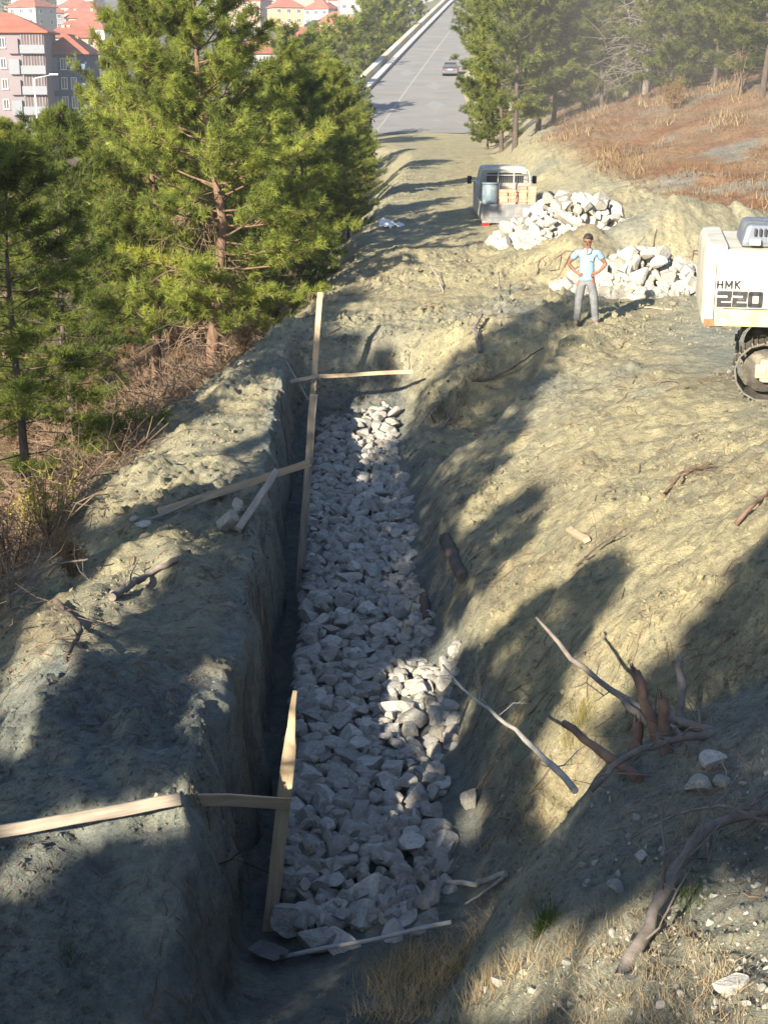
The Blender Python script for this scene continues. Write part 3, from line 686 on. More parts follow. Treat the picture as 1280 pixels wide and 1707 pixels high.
for i, (px, d, top) in enumerate(((800, 175, -20), (805, 210, -50), (795, 250, -60), (825, 140, -40), (850, 150, -70), (900, 120, -90), (960, 110, -100), (1040, 100, -120), (1150, 95, -140), (1260, 95, -160), (830, 280, -80), (850, 230, -90), (880, 190, -100), (765, 310, -40), (780, 340, -40), (1000, 90, -110), (1090, 88, -130), (1200, 86, -150), (930, 95, -100), (1290, 80, -160))):
    pine_px(PINE_F if i % 2 else PINE_D, px, d, top, 9.0, i * 2.1, 'hazy pine deep in the wood right of the asphalt road', 'wood right of the road', wide=1.15)
# ------------------------------------------------------------------ the pines on the slope beside and behind the viewpoint
# They stand outside the picture; their crowns throw the shade that lies over the trench. Where the photograph shows sun on the ground the crowns leave gaps.
LIT = [
 [(545,545),(600,505),(700,470),(830,395),(955,415),(985,480),(945,492),(890,512),(800,560),(745,600),(700,650),(690,690),(672,740),(655,735),(590,748),(545,735),(562,690),(600,660),(662,660),(668,585),(610,560)],
 [(975,545),(1040,470),(1400,400),(1400,800),(1280,885),(1190,980),(1120,1055),(1035,1145),(985,1225),(985,1290),(935,1375),(912,1370),(900,1300),(950,1140),(1000,1050),(1050,960),(1055,905),(985,930),(900,985),(850,1030),(790,1075),(735,1110),(715,1085),(800,1010),(850,945),(905,890),(930,800),(850,830),(800,870),(770,880),(790,830),(850,770),(890,690),(915,640),(950,590)],
 [(640,1130),(700,1120),(735,1150),(700,1230),(650,1225)],
 [(1050,1530),(1120,1505),(1150,1550),(1090,1590),(1010,1590)],
 [(1170,1500),(1260,1490),(1330,1530),(1330,1600),(1230,1600),(1190,1560)],
 [(1130,1640),(1200,1625),(1330,1650),(1330,1740),(1200,1740)],
 [(960,1660),(1040,1640),(1060,1690),(980,1720)],
 [(830,1600),(930,1560),(1000,1600),(960,1640),(850,1690),(800,1707),(780,1650)],
 [(760,1360),(790,1350),(800,1390),(770,1400)],
 [(470,640),(480,695),(445,715),(350,765),(250,842),(150,880),(200,775),(300,715),(400,675)],
 [(0,1195),(30,1090),(100,990),(185,910),(310,880),(325,912),(230,1002),(135,1092),(50,1175)],
 [(0,1200),(60,1215),(40,1260),(0,1255)],
 [(200,1345),(310,1335),(330,1380),(240,1400)],
 [(0,1440),(60,1440),(70,1500),(10,1490)],
 [(300,640),(390,600),(420,620),(330,680)],
 [(300,790),(470,745),(460,760),(320,812)],
]
def in_poly(px, py, poly):
    inside = np.zeros(px.shape, bool); n = len(poly)
    for i in range(n):
        x1, y1 = poly[i]; x2, y2 = poly[(i + 1) % n]
        c = (y1 > py) != (y2 > py)
        xs = (x2 - x1) * (py - y1) / ((y2 - y1) if y2 != y1 else 1e-9) + x1
        inside ^= c & (px < xs)
    return inside
def hit_arr(px, py, dmax=80):
    v = (py - 853.5) / FPX; u = (px - 640) / FPX
    hitd = np.full(px.shape, np.nan); d = 4.0
    while d < dmax:
        z = CAMZ - d * SP - v * d * CP
        g = gz_arr(u * d, d * CP - v * d * SP)
        new = np.isnan(hitd) & (g >= z); hitd[new] = d
        d *= 1.006
    return np.stack([u * hitd, hitd * CP - v * hitd * SP, CAMZ - hitd * SP - v * hitd * CP], -1)
def shade_trees():
    rs = np.random.RandomState(5)
    s = np.array(TO_SUN)
    gx_, gy_ = np.meshgrid(np.arange(-40, 1321, 17.0), np.arange(480, 1760, 17.0))
    px, py = gx_.ravel(), gy_.ravel()
    pts = hit_arr(px, py)
    lit = np.zeros(px.shape, bool)
    for poly in LIT: lit |= in_poly(px, py, poly)
    ok = ~np.isnan(pts[:, 0])
    bound = np.interp(px, [-40, 0, 200, 280, 480, 560, 1300], [1010, 990, 760, 690, 560, 480, 480])      # left of this: the pines' own slope
    ground_ok = ok & (py > bound)
    L = pts[ok & lit]
    extra = []
    for x, y, z in ((-4.3, 30.5, 2), (-4.3, 30, 4), (-5.5, 31, 3), (-3.5, 30, 5), (-4.5, 31, 7), (-6.5, 35, 4), (-5.5, 35, 6), (-2.5, 30, 7), (-5.5, 30.5, 1.2), (-4.9, 29.5, 0.8), (-5.2, 29.5, 2.5), (-6.5, 33, 2), (-4, 30, 8.5)):
        extra.append((x, y, z))
    for px_ in range(120, 440, 40):
        for py_ in range(40, 540, 60):
            extra.append(tuple(at(px_, py_, 30.3))); extra.append(tuple(at(px_, py_, 36.0)))
    for (a, b_) in (((495, 1155), (462, 1370)), ((535, 490), (529, 560))):
        for k in range(6):
            q = at_y(a[0] + (b_[0] - a[0]) * k / 5, a[1] + (b_[1] - a[1]) * k / 5, hit(449, 1548).y - .05 if a[1] > 1000 else 26.9); extra.append(tuple(q))
    for k in range(6): extra.append(tuple(at_y(300 + 170 * k / 5, 1345 - k * 2, hit(449, 1548).y - .08)))
    L = np.concatenate([L, np.array(extra)])
    Sh = pts[ground_ok & ~lit]
    cover = np.zeros(len(Sh))
    Lp = L - (L @ s)[:, None] * s; Ls = L @ s
    Sp = Sh - (Sh @ s)[:, None] * s; Ss = Sh @ s
    cl = []
    for rep in range(3):
        for i in rs.permutation(len(Sh)):
            bank = Sh[i, 0] > 0.75 and (Sh[i, 1] > 10.5 or Sh[i, 1] < 9.3)
            if cover[i] >= (2 if bank else 3) or (cover[i] >= (1 if bank else 2) and rs.rand() < 0.4): continue
            for tr in range(5):
                t = rs.uniform(9, 30)
                c = Sh[i] + s * t + rs.normal(0, 0.12, 3)
                g = float(gz_arr(c[0], c[1]))
                if c[2] - g < 1.6 or c[2] > 12.5: continue
                d = c[1] * CP + (CAMZ - c[2]) * SP
                cp_ = c - (c @ s) * s; cs = c @ s
                dl = np.sqrt(((Lp - cp_) ** 2).sum(1)); dl = dl[Ls < cs]
                r = min(0.52, (dl.min() if len(dl) else 9) - 0.14)
                if r < 0.13: continue
                if d > -1.3:
                    # outside the picture, with room to spare for a step aside
                    if abs(c[0]) < 0.32 * max(d, 0) + r + 0.7 and c[2] > -3: continue
                if np.linalg.norm(c - np.array([0, 0, CAMZ])) < r + 2.2: continue
                if c[1] > 26: continue
                ds = np.sqrt(((Sp - cp_) ** 2).sum(1)); cover[(ds < r * 0.92) & (Ss < cs)] += 1
                cl.append((c[0], c[1], c[2], r)); break
    cl = np.array(cl)
    # gather the clumps into trees
    k = 13; cen = cl[rs.choice(len(cl), k, replace=False), :2].copy()
    for it in range(25):
        a = ((cl[:, None, :2] - cen[None]) ** 2).sum(-1).argmin(1)
        for j in range(k):
            if (a == j).any(): cen[j] = cl[a == j, :2].mean(0)
    for j in range(k):
        q = cl[a == j]
        if len(q) < 2: continue
        best = None
        for tr in range(60):
            bx, by = cen[j] + rs.normal(0, 0.4 + 0.03 * tr, 2)
            d = by * CP + (CAMZ - gz(bx, by)) * SP
            if d > -0.5 and abs(bx) < 0.32 * max(d, 0) + 1.0: continue
            if by > -3 and bx > -1.6: continue
            tp = np.c_[np.full(24, bx), np.full(24, by), np.linspace(gz(bx, by), q[:, 2].max(), 24)]
            tpp = tp - (tp @ s)[:, None] * s
            dm = ((Lp[:, None] - tpp[None]) ** 2).sum(-1); dm = np.where((tp @ s)[None] > Ls[:, None], dm, 9)
            bad = (dm < 0.25 ** 2).sum() + 0.3 * np.hypot(bx - cen[j][0], by - cen[j][1])
            if best is None or bad < best[0]: best = (bad, bx, by)
        _, bx, by = best
        g = gz(bx, by); H = max(q[:, 2].max() - g + 0.2, 3)
        V, T, b = [], [], 0
        paths = [(np.array([[bx, by, g - 0.4], [bx + .05, by, g + H * .4], [bx, by + .08, g + H * .75], [bx, by, g + H]]), np.array([0.19, 0.15, 0.09, 0.02]))]
        tw = []
        for (x, y, z, r) in q:
            n = max(14, int(185 * r * r))
            p = rs.normal(size=(n, 3)); p /= np.linalg.norm(p, axis=1, keepdims=True); p *= r * 0.88 * rs.rand(n, 1) ** (1 / 2.4)
            dd = p / (r + 1e-6) + np.array([0, 0, 0.4]) + rs.normal(0, 0.35, (n, 3))
            sc = min(1.0, 0.5 + 0.6 * r)
            vv, _ = tufts_np(rs, p + np.array([x, y, z]), dd, 9, 0.24 * sc, 0.034)
            V.append(vv); T.append(np.repeat(np.clip(0.5 + rs.normal(0, .2, n), 0, 1), 27))
        # limbs: from the trunk to the nearest clump, then from clump to clump
        hs = np.linspace(g + 0.3 * H, g + 0.97 * H, 9)
        nodes = [np.array([bx, by, h]) for h in hs]; left = list(range(len(q)))
        while left:
            nd = np.array(nodes); dd = ((q[left][:, None, :3] - nd[None]) ** 2).sum(-1)
            i_, n_ = np.unravel_index(dd.argmin(), dd.shape); e = q[left[i_], :3]; p0 = nd[n_]
            rr = 0.035 if n_ < 9 else 0.022
            tw.append((np.array([p0, (p0 + e) / 2 - [0, 0, 0.04], e]), np.array([rr, rr * 0.8, rr * 0.5])))
            nodes.append(e); left.pop(i_)
        V = np.concatenate(V); T = np.concatenate(T)
        o = np.array([bx, by, g])
        root = empty('pine_tree', (bx, by, g), 0, 'pine on the slope beside the viewpoint whose shade falls on the trench', 'tree', 'pines beside the viewpoint')
        tv, tf = tubes_np(paths, 9); lv, lf = tubes_np(tw, 5)
        link('trunk', arr_mesh('trunk', tv - o, tf, M_bark, True), root)
        link('limbs', arr_mesh('limbs', lv - o, lf, M_bark, True), root)
        link('crown', arr_mesh('crown', V - o, np.arange(len(V)).reshape(-1, 3), M_needle, False, T), root)
    print('SHADE clumps', len(cl), 'cover', (cover >= 2).mean(), (cover >= 1).mean(), 'tris', )
shade_trees()
# ------------------------------------------------------------------ quarry stone
def rock_arrays(seed, sub=3, cuts=13, rough=0.05, lo=0.62, hi=0.95):
    rs = np.random.RandomState(seed)
    bm = bmesh.new(); bmesh.ops.create_icosphere(bm, subdivisions=sub, radius=1.0)
    v = np.array([x.co for x in bm.verts]); f = np.array([[q.index for q in p.verts] for p in bm.faces]); bm.free()
    for _ in range(cuts):
        n = rs.normal(size=3); n /= np.linalg.norm(n); o = rs.uniform(lo, hi)
        dd = v @ n - o; k = dd > 0; v[k] -= dd[k, None] * n * 0.96
    v += v * (rough * fbm(v[:, 0] * 1.7 + seed, v[:, 1] * 1.7, v[:, 2] * 1.7, 3, seed))[:, None]
    v /= np.abs(v).max(0) * 0.5 + 0.5 * np.abs(v).max()
    v += v * (0.025 * fbm(v[:, 0] * 6 + seed, v[:, 1] * 6, v[:, 2] * 6, 2, seed + 5))[:, None]
    return v, f
def stone_mat(name, c1, c2, dirt, dlo, dhi, bs=0.5, rand=0.14):
    m, t, b, out = nmat(name)
    tc = N(t, 'ShaderNodeTexCoord'); oi = N(t, 'ShaderNodeObjectInfo')
    ad = N(t, 'ShaderNodeVectorMath', operation='ADD'); sc = N(t, 'ShaderNodeVectorMath', operation='SCALE'); sc.inputs['Scale'].default_value = 40
    cx = N(t, 'ShaderNodeCombineXYZ'); t.links.new(oi.outputs['Random'], cx.inputs[0]); t.links.new(oi.outputs['Random'], cx.inputs[1])
    t.links.new(cx.outputs[0], sc.inputs[0]); t.links.new(tc.outputs['Object'], ad.inputs[0]); t.links.new(sc.outputs[0], ad.inputs[1])
    co = ad.outputs[0]
    n1 = noise_tex(t, co, 1.6, 6, 0.62); n2 = noise_tex(t, co, 7.0, 7, 0.7); n3 = noise_tex(t, co, 2.6, 5, 0.6, 1.5)
    col = mixc(t, ramp(t, n1.outputs[0], [(0.32, 0), (0.68, 1)]).outputs[0], c1, c2)
    col = mixc(t, ramp(t, n3.outputs[0], [(dlo, 0), (dhi, 0.85)]).outputs[0], col, dirt)
    col = mixc(t, 1.0, col, ramp(t, n2.outputs[0], [(0.3, 0.78), (0.7, 1.12)]).outputs[0], 'MULTIPLY')
    mr = N(t, 'ShaderNodeMapRange'); mr.inputs[3].default_value = 1 - rand; mr.inputs[4].default_value = 1 + rand
    t.links.new(oi.outputs['Random'], mr.inputs[0]); col = mixc(t, 1.0, col, mr.outputs[0], 'MULTIPLY')
    t.links.new(col, b.inputs['Base Color']); b.inputs['Roughness'].default_value = 0.85; b.inputs['Specular IOR Level'].default_value = 0.25
    p = bump(t, b, n2.outputs[0], bs, 0.06); bump(t, b, n3.outputs[0], bs * 0.6, 0.12, p)
    return m
M_bed = stone_mat('grey_limestone', (0.35, 0.335, 0.30), (0.50, 0.48, 0.43), (0.29, 0.25, 0.185), 0.46, 0.70, rand=0.3)
M_heap = stone_mat('white_limestone', (0.38, 0.365, 0.315), (0.50, 0.48, 0.42), (0.31, 0.27, 0.20), 0.46, 0.68)
ROCKS = []
for i in range(16):
    v, f = rock_arrays(300 + i, 4, cuts=9 + i % 5, rough=0.045, lo=0.38, hi=0.74)
    ROCKS.append((v, f))
ROCK_BED = [arr_mesh('bed_stone', v, f, M_bed, True) for v, f in ROCKS]
ROCK_HEAP = [arr_mesh('boulder', v, f, M_heap, True) for v, f in ROCKS]
for me in ROCK_BED + ROCK_HEAP:
    bm = bmesh.new(); bm.from_mesh(me)
    for e in bm.edges:
        if len(e.link_faces) == 2 and e.calc_face_angle(0) > math.radians(20): e.smooth = False
    bm.to_mesh(me); bm.free()
LOW = []
for i in range(8): LOW.append(rock_arrays(700 + i, 2, cuts=8, rough=0.04, lo=0.34, hi=0.70))
CHIP = []
for i in range(6): CHIP.append(rock_arrays(800 + i, 1, cuts=5, rough=0.25, lo=0.5, hi=0.9))

def rot_np(rs, full=True):
    a = Matrix.Rotation(rs.uniform(0, 2 * PI), 3, 'Z') @ Matrix.Rotation(rs.normal(0, 0.24 if not full else 1.6), 3, 'X') @ Matrix.Rotation(rs.normal(0, 0.24 if not full else 1.6), 3, 'Y')
    return a
def stones_stuff(name, items, lib, mat, label, cat, tint=False):
    """items: (x, y, z, size vector, rotation) joined into ONE object"""
    V, F, b = [], [], 0
    for i, (p, s_, R) in enumerate(items):
        v, f = lib[i % len(lib)]
        w = (v * np.array(s_)) @ np.array(R).T + np.array(p)
        V.append(w); F.append(f + b); b += len(v)
    if not V: return None
    o = link(name, arr_mesh(name, np.concatenate(V), np.concatenate(F), mat, False))
    return tag(o, label, cat, kind='stuff')
def throw(rs, region, sizes, tries, keep=0.86, fixed=()):
    """dart throwing from the largest size to the smallest: list of (x, y, r)"""
    xs = np.array([f_[0] for f_ in fixed] or [1e6]); ys = np.array([f_[1] for f_ in fixed] or [1e6]); rr = np.array([f_[2] for f_ in fixed] or [0.0])
    out = list(fixed)
    for r0, n in zip(sizes, tries):
        for _ in range(n):
            p = region(rs)
            if p is None: continue
            r = r0 * rs.uniform(0.9, 1.12)
            if (((xs - p[0]) ** 2 + (ys - p[1]) ** 2) < (keep * (rr + r)) ** 2).any(): continue
            xs = np.append(xs, p[0]); ys = np.append(ys, p[1]); rr = np.append(rr, r); out.append((p[0], p[1], r))
    return out

def stone_bed():
    rs = np.random.RandomState(77)
    def region(rs, pad=0.0):
        y = 10.4 + 17.2 * rs.rand() ** 1.3
        xl, xr = row_x(y, 7) + 0.10, row_x(y, 8) - 0.10 + 0.10 * float(vnoise(y * 1.3, 0.0))
        if 13.0 < y < 14.9: xr += 0.22
        if y < 12.2: xr -= 0.16
        if y < 10.8: xl, xr = xl + 0.05, min(xr, 0.15 + (y - 10.2) * 0.9)
        return (rs.uniform(xl, xr), y)
    fixed = []
    for px, py, r in ((738, 1398, .20), (690, 1455, .17), (668, 1480, .18), (655, 1508, .16), (718, 1500, .14), (715, 1270, .18), (640, 1370, .17), (700, 1520, .12),
                      (590, 1210, .2), (545, 1310, .2), (555, 1390, .19), (610, 1440, .2), (520, 1180, .16), (510, 1000, .15), (500, 1390, .2), (495, 1470, .2), (520, 1512, .16), (575, 1510, .15), (600, 1330, .17), (660, 1330, .16)):
        q = at_z(px, py, -0.42); fixed.append((q.x, q.y, r))
    st = throw(rs, region, [0.17, 0.15, 0.13, 0.11, 0.092, 0.075, 0.058], [160, 500, 1200, 1900, 2500, 2800, 2600], 0.83, fixed)
    big, small = [], []
    for i, (x, y, r) in enumerate(st):
        xl, xr = row_x(y, 7), row_x(y, 8)
        top = -0.44 + 0.035 * float(vnoise(x * 1.7, y * 1.7, 4.0)) + 0.018 * rs.normal()
        top -= 0.22 * float(1 - smooth(10.3, 11.3, y))
        top += 0.22 * float(smooth(25.0, 26.8, y) * smooth(-0.75, -0.2, x)) * (0.6 + 0.5 * rs.rand())
        if 13.0 < y < 14.9 and x > 0.25: top += 0.08 * rs.rand()
        g = gz(x, y)
        rz = r * rs.uniform(0.55, 0.82)
        z = max(top, g + rz * 0.7) - rz
        big.append((x, y, z, r, rz))
    big.sort(key=lambda q: -q[3] / proj(q[0], q[1], q[2])[2])
    NBIG = 190
    for i, (x, y, z, r, rz) in enumerate(big):
        R = rot_np(rs, False)
        s_ = (r * rs.uniform(1.05, 1.35), r * rs.uniform(0.95, 1.15), rz * 1.15)
        if i < NBIG:
            o = link('bed_stone', ROCK_BED[rs.randint(len(ROCK_BED))])
            M = R.to_4x4() @ Matrix.Diagonal((*s_, 1)); M.translation = (x, y, z); o.matrix_world = M
            o['_y'] = y; o['_x'] = x; o['_r'] = r
            bed.append(o)
        else: small.append(((x, y, z), s_, R))
    # hidden courses and filling between the stones
    for k in range(1500):
        p = region(rs); r = rs.uniform(0.05, 0.11)
        g = gz(*p); top = -0.50 - 0.20 * float(1 - smooth(10.3, 11.3, p[1]))
        small.append(((p[0], p[1], max(g + r * .4, top - rs.uniform(0, 0.10))), (r * 1.2, r, r * .8), rot_np(rs)))
    for lay in range(3):
        y = 10.9
        while y < 27.4:
            r = rs.uniform(.11, .16); x = row_x(y, 7) + 0.12 + lay * 0.03
            small.append(((x, y, -0.62 - lay * 0.15), (r * 1.1, r * 1.25, r * .85), rot_np(rs, False))); y += r * 2.1
    stones_stuff('small_bed_stones', small, [ROCKS[i] for i in (0, 3, 5, 8)][:0] or LOW, M_bed, 'small grey limestone pieces packed between the larger stones of the trench bed', 'stones')
bed = []
stone_bed()
for o in bed:
    y, x, r = o['_y'], o['_x'], o['_r']
    if y < 11.3: a, g = 'grey limestone block at the near end of the trench bed by the long hoe', 'stones at the near end of the bed'
    elif y < 13.1: a, g = 'grey limestone block bedded in the trench near the broken topped stake', 'stones beside the near stake'
    elif y < 16.2: a, g = ('loose limestone block piled against the foot of the right bank mid bed', 'stones at the foot of the bank') if x > 0.2 else ('flat grey limestone block tightly laid mid trench between the near and middle stakes', 'stones laid mid trench')
    elif y < 21.3: a, g = ('pale limestone lump in the trench bed beside the middle stake', 'stones beside the middle stake')
    else: a, g = ('small pale limestone lump at the far end of the trench bed', 'stones at the far end of the bed')
    for k_ in ('_x', '_y', '_r'): del o[k_]
    tag(o, a, 'stone', g)

bpy.context.view_layer.update()
def single_out(objs, marks):
    """the stone nearest to a picture position gets a label of its own"""
    free = list(objs)
    for px, py, lab in marks:
        o = min(free, key=lambda q: (proj(*q.matrix_world.translation)[0] - px) ** 2 + (proj(*q.matrix_world.translation)[1] - py) ** 2)
        o['label'] = lab; free.remove(o)
single_out(bed, ((738, 1398, 'largest grey block at the right edge of the bed, above the trench corner sticks'), (655, 1545, 'grey block nearest to the middle of the hoe handle'), (505, 1530, 'grey block nearest to the foot of the near stake'),
                 (495, 1385, 'grey block right beside the nailed crossing of near stake and bright board'), (508, 1175, 'grey block right beside the broken top of the near stake'), (520, 960, 'pale block right beside the foot of the middle stake'),
                 (530, 780, 'pale block beside the joint of middle stake and long board'), (625, 680, 'pale block topmost at the far end of the bed under the reddish board'), (700, 1130, 'pale block at the top of the sunlit pile by the thin branch'), (720, 1545, 'grey block at the end of the hoe handle'),
                 (760, 1290, 'grey block nearest to the trench corner below the thin pale branch'), (540, 700, 'pale block beside the foot of the tallest far stake'), (655, 690, 'pale block in the far right corner of the bed')))
def heap(px0, px1, base_l, base_r, d, hgt, n_big, sizes, tries, label, group, seed, depth=1.3):
    rs = np.random.RandomState(seed)
    a = at(px0, base_l, d); b = at(px1, base_r, d)
    cx, cy, rx, ry = (a.x + b.x) / 2, (a.y + b.y) / 2, abs(b.x - a.x) / 2, depth
    def hh(x, y):
        u = (x - cx) / rx; v = (y - cy) / ry; q = math.hypot(u, v)
        sk = 1 - 0.45 * max(0, u) - 0.12 * max(0, -u)
        return hgt * max(0, 1 - q ** 1.5) * sk * (1 + 0.25 * float(vnoise(x * 1.4, y * 1.4, seed)))
    def region(rs):
        t, q = rs.uniform(0, 2 * PI), math.sqrt(rs.rand()) * 1.02
        return (cx + rx * q * math.cos(t), cy + ry * q * math.sin(t))
    st = throw(rs, region, sizes, tries, 0.74)
    st.sort(key=lambda q: -q[2] + 0.12 * (q[1] - cy) / ry)
    small, mine = [], []
    for i, (x, y, r) in enumerate(st):
        rz = r * rs.uniform(0.7, 1.0); z = gz(x, y) + hh(x, y) + rz * 0.25
        s_ = (r * rs.uniform(1.0, 1.3), r * rs.uniform(0.9, 1.1), rz); R = rot_np(rs)
        if i < n_big:
            o = link('boulder', ROCK_HEAP[rs.randint(len(ROCK_HEAP))]); M = R.to_4x4() @ Matrix.Diagonal((*s_, 1)); M.translation = (x, y, z); o.matrix_world = M
            tag(o, label, 'boulder', group); mine.append(o)
        else: small.append(((x, y, z), s_, R))
    for k in range(420):
        x, y = region(rs); h = hh(x, y); r = rs.uniform(0.10, 0.20)
        small.append(((x, y, gz(x, y) + h * rs.uniform(0.3, 0.9)), (r * 1.2, r, r * .85), rot_np(rs)))
    where = label.split(' in the ')[1]
    bpy.context.view_layer.update()
    P_ = [proj(*o.matrix_world.translation) for o in mine]
    for f_, w_ in ((lambda i: P_[i][1], 'topmost white boulder of the '), (lambda i: P_[i][0], 'leftmost white boulder of the '), (lambda i: -P_[i][0], 'rightmost white boulder of the '), (lambda i: -P_[i][1], 'lowest front white boulder of the ')):
        i_ = min((i for i in range(len(mine)) if mine[i]['label'] == label), key=f_); mine[i_]['label'] = w_ + where
    stones_stuff('small_boulders', small, LOW, M_heap, 'small white limestone pieces filling the ' + group.split('boulders ')[-1], 'stones')
heap(818, 1100, 418, 385, 37.5, 1.25, 78, [0.24, 0.20, 0.165, 0.13, 0.10], [120, 320, 620, 800, 900], 'white limestone boulder in the big heap beside the pickup truck', 'boulders heaped beside the pickup truck', 5, 1.5)
heap(925, 1215, 492, 505, 31.6, 0.80, 40, [0.23, 0.18, 0.145, 0.11], [60, 180, 360, 500], 'white limestone boulder in the low heap between the man and the excavator', 'boulders heaped between the man and the excavator', 9, 1.0)
# ------------------------------------------------------------------ timber and tools on the works
M_wood = simple('fresh_sawn_timber', (0.34, 0.245, 0.145), (0.50, 0.385, 0.245), 5, 0.75, 0.25, 30, stretch=(0.35, 6, 6), rand=0.12, dirt=(0.20, 0.15, 0.10), dscale=1.6, dlo=0.56, dhi=0.8)
M_wood_old = simple('weathered_timber', (0.23, 0.19, 0.145), (0.40, 0.34, 0.265), 5, 0.85, 0.35, 30, stretch=(0.35, 6, 6), rand=0.12, dirt=(0.13, 0.105, 0.085), dscale=2.0, dlo=0.5, dhi=0.75)
M_nail = simple('steel_nail', (0.35, 0.34, 0.33), None, 5, 0.4, metal=0.9)
M_plastic = simple('white_sheeting', (0.66, 0.66, 0.68), (0.78, 0.78, 0.78), 6, 0.5, 0.3, 14)

def plank(name, p0, p1, w, t, mat, label, cat, group=None, face=None, outline=None, warp=0.006, nails=()):
    """a board from p0 to p1, its wide face turned towards 'face'; outline: (share of length, share of width left, right)"""
    p0, p1 = Vector(p0), Vector(p1); L = (p1 - p0).length
    f = Vector(face or (0, -1, 0.25))
    M = frame(p0, p1 - p0, f)
    out = outline or [(0, .5, .5), (.14, .5, .5), (.31, .5, .5), (.52, .5, .5), (.73, .5, .5), (.9, .5, .5), (1, .5, .5)]
    r = random.Random(hash(name + label) % 999 if False else len(label) * 7 + int(L * 100))
    bm = bmesh.new(); rings = []
    for u, a, b in out:
        dz = r.uniform(-warp, warp); dy = r.uniform(-warp, warp)
        a_, b_ = a * w + r.uniform(-.002, .002), b * w + r.uniform(-.002, .002)
        rings.append([bm.verts.new((u * L + r.uniform(-.004, .004) * (u in (0, 1)), y, z)) for y, z in ((-a_ + dy, -t / 2 + dz), (b_ + dy, -t / 2 + dz), (b_ + dy, t / 2 + dz), (-a_ + dy, t / 2 + dz))])
    for A, B in zip(rings, rings[1:]):
        for k in range(4): bm.faces.new((A[k], A[(k + 1) % 4], B[(k + 1) % 4], B[k]))
    bm.faces.new(rings[0][::-1]); bm.faces.new(rings[-1])
    bmesh.ops.bevel(bm, geom=bm.edges[:], offset=min(0.004, t * .2), segments=1, affect='EDGES')
    bmesh.ops.recalc_face_normals(bm, faces=bm.faces)
    me = bpy.data.meshes.new(name); bm.to_mesh(me); bm.free(); me.materials.append(mat)
    o = link(name, me); o.matrix_world = M
    tag(o, label, cat, group)
    for u, v in nails:
        mb = MB().lathe([(0, .004), (.009, .004), (.009, 0), (.003, 0), (.003, -.02), (0, -.02)], 8, Matrix.Translation((u * L, v * w, t / 2)))
        mb.build('nail_head', M_nail, o)
    return o
GS = 'profile stakes along the left face of the stone bed'
GB = 'profile boards nailed to the stakes'
# near stake with the split, pointed top
q = hit(449, 1548); sy_ = q.y - 0.05
s3b = at_y(449, 1556, sy_); s3t = at_y(494, 1152, sy_ + 0.02)
plank('wooden_stake', s3b, s3t, 0.118, 0.03, M_wood, 'near wooden stake with a narrow broken top beside the long hoe', 'stake', GS,
      outline=[(0, .5, .5), (.2, .5, .5), (.42, .5, .5), (.60, .5, .5), (.72, .5, .5), (.78, .46, .44), (.82, .30, .40), (.86, .20, .36), (.93, .14, .30), (1, .10, .24)], nails=((.535, -.2), (.55, .2)))
# middle stake
s2b = at_z(501, 948, -0.60); s2t = at_y(523, 657, s2b.y + 0.15); s2b = s2b - (s2t - s2b).normalized() * 0.42
plank('wooden_stake', s2b, s2t, 0.105, 0.028, M_wood_old, 'middle wooden stake standing in the ditch on the left face of the stone bed', 'stake', GS, nails=((.66, .1),))
s1b = at_y(519, 690, 26.7); s1t = at_y(534, 487, 26.9)
plank('wooden_stake', s1b, s1t, 0.105, 0.028, M_wood, 'tallest far wooden stake standing before the end wall of the trench', 'stake', GS, nails=((.4, .1),))
# near boards
b1r = at_y(481, 1338, sy_ - 0.035); h = hit(262, 1352); b1l = at_y(258, 1357, min(h.y, sy_ + .15)); b1l.z = max(b1l.z, gz(b1l.x, b1l.y) + 0.12)
plank('profile_board', b1l, b1r, 0.098, 0.028, M_wood, 'bright wooden board nailed across the near stake and resting on the left bank', 'board', GB, nails=((.965, .2), (.95, -.2)))
def on(px, py, lift=0.03):
    p = hit(px, py); p.z += lift; return p
a, b_ = at_y(302, 1331, b1l.y - 0.12), at_y(-70, 1400, b1l.y - 0.45)
plank('plank', b_, a, 0.088, 0.035, M_wood_old, 'dark weathered plank lying over the left bank, nearest at the left edge', 'plank', 'planks on the near left bank')
a, b_ = at_y(200, 1345, b1l.y + 0.12), at_y(-70, 1378, b1l.y + 0.1)
plank('plank', b_, a, 0.06, 0.03, M_wood, 'thin pale plank lying on the left bank behind the dark weathered plank', 'plank', 'planks on the near left bank')
# middle boards
b2r = at_y(517, 771, s2b.y - 0.02); b2l = on(266, 869, 0.12)
plank('profile_board', b2l, b2r, 0.10, 0.028, M_wood, 'long wooden board running from the left bank to the middle stake', 'board', GB, nails=((.975, .1),))
l0 = on(398, 890, 0.06); l1 = at_y(462, 786, b2r.y - 0.75); l1.z = max(l1.z, gz(l1.x, l1.y) + .16)
plank('wooden_batten', l0, l1, 0.085, 0.055, M_wood_old, 'grey batten leaning over the long middle board beside the white stone', 'batten')
plank('wooden_lath', on(215, 882, 0.03), on(352, 836, 0.09), 0.035, 0.02, M_wood_old, 'thin grey lath lying on the left bank behind the long board', 'lath')
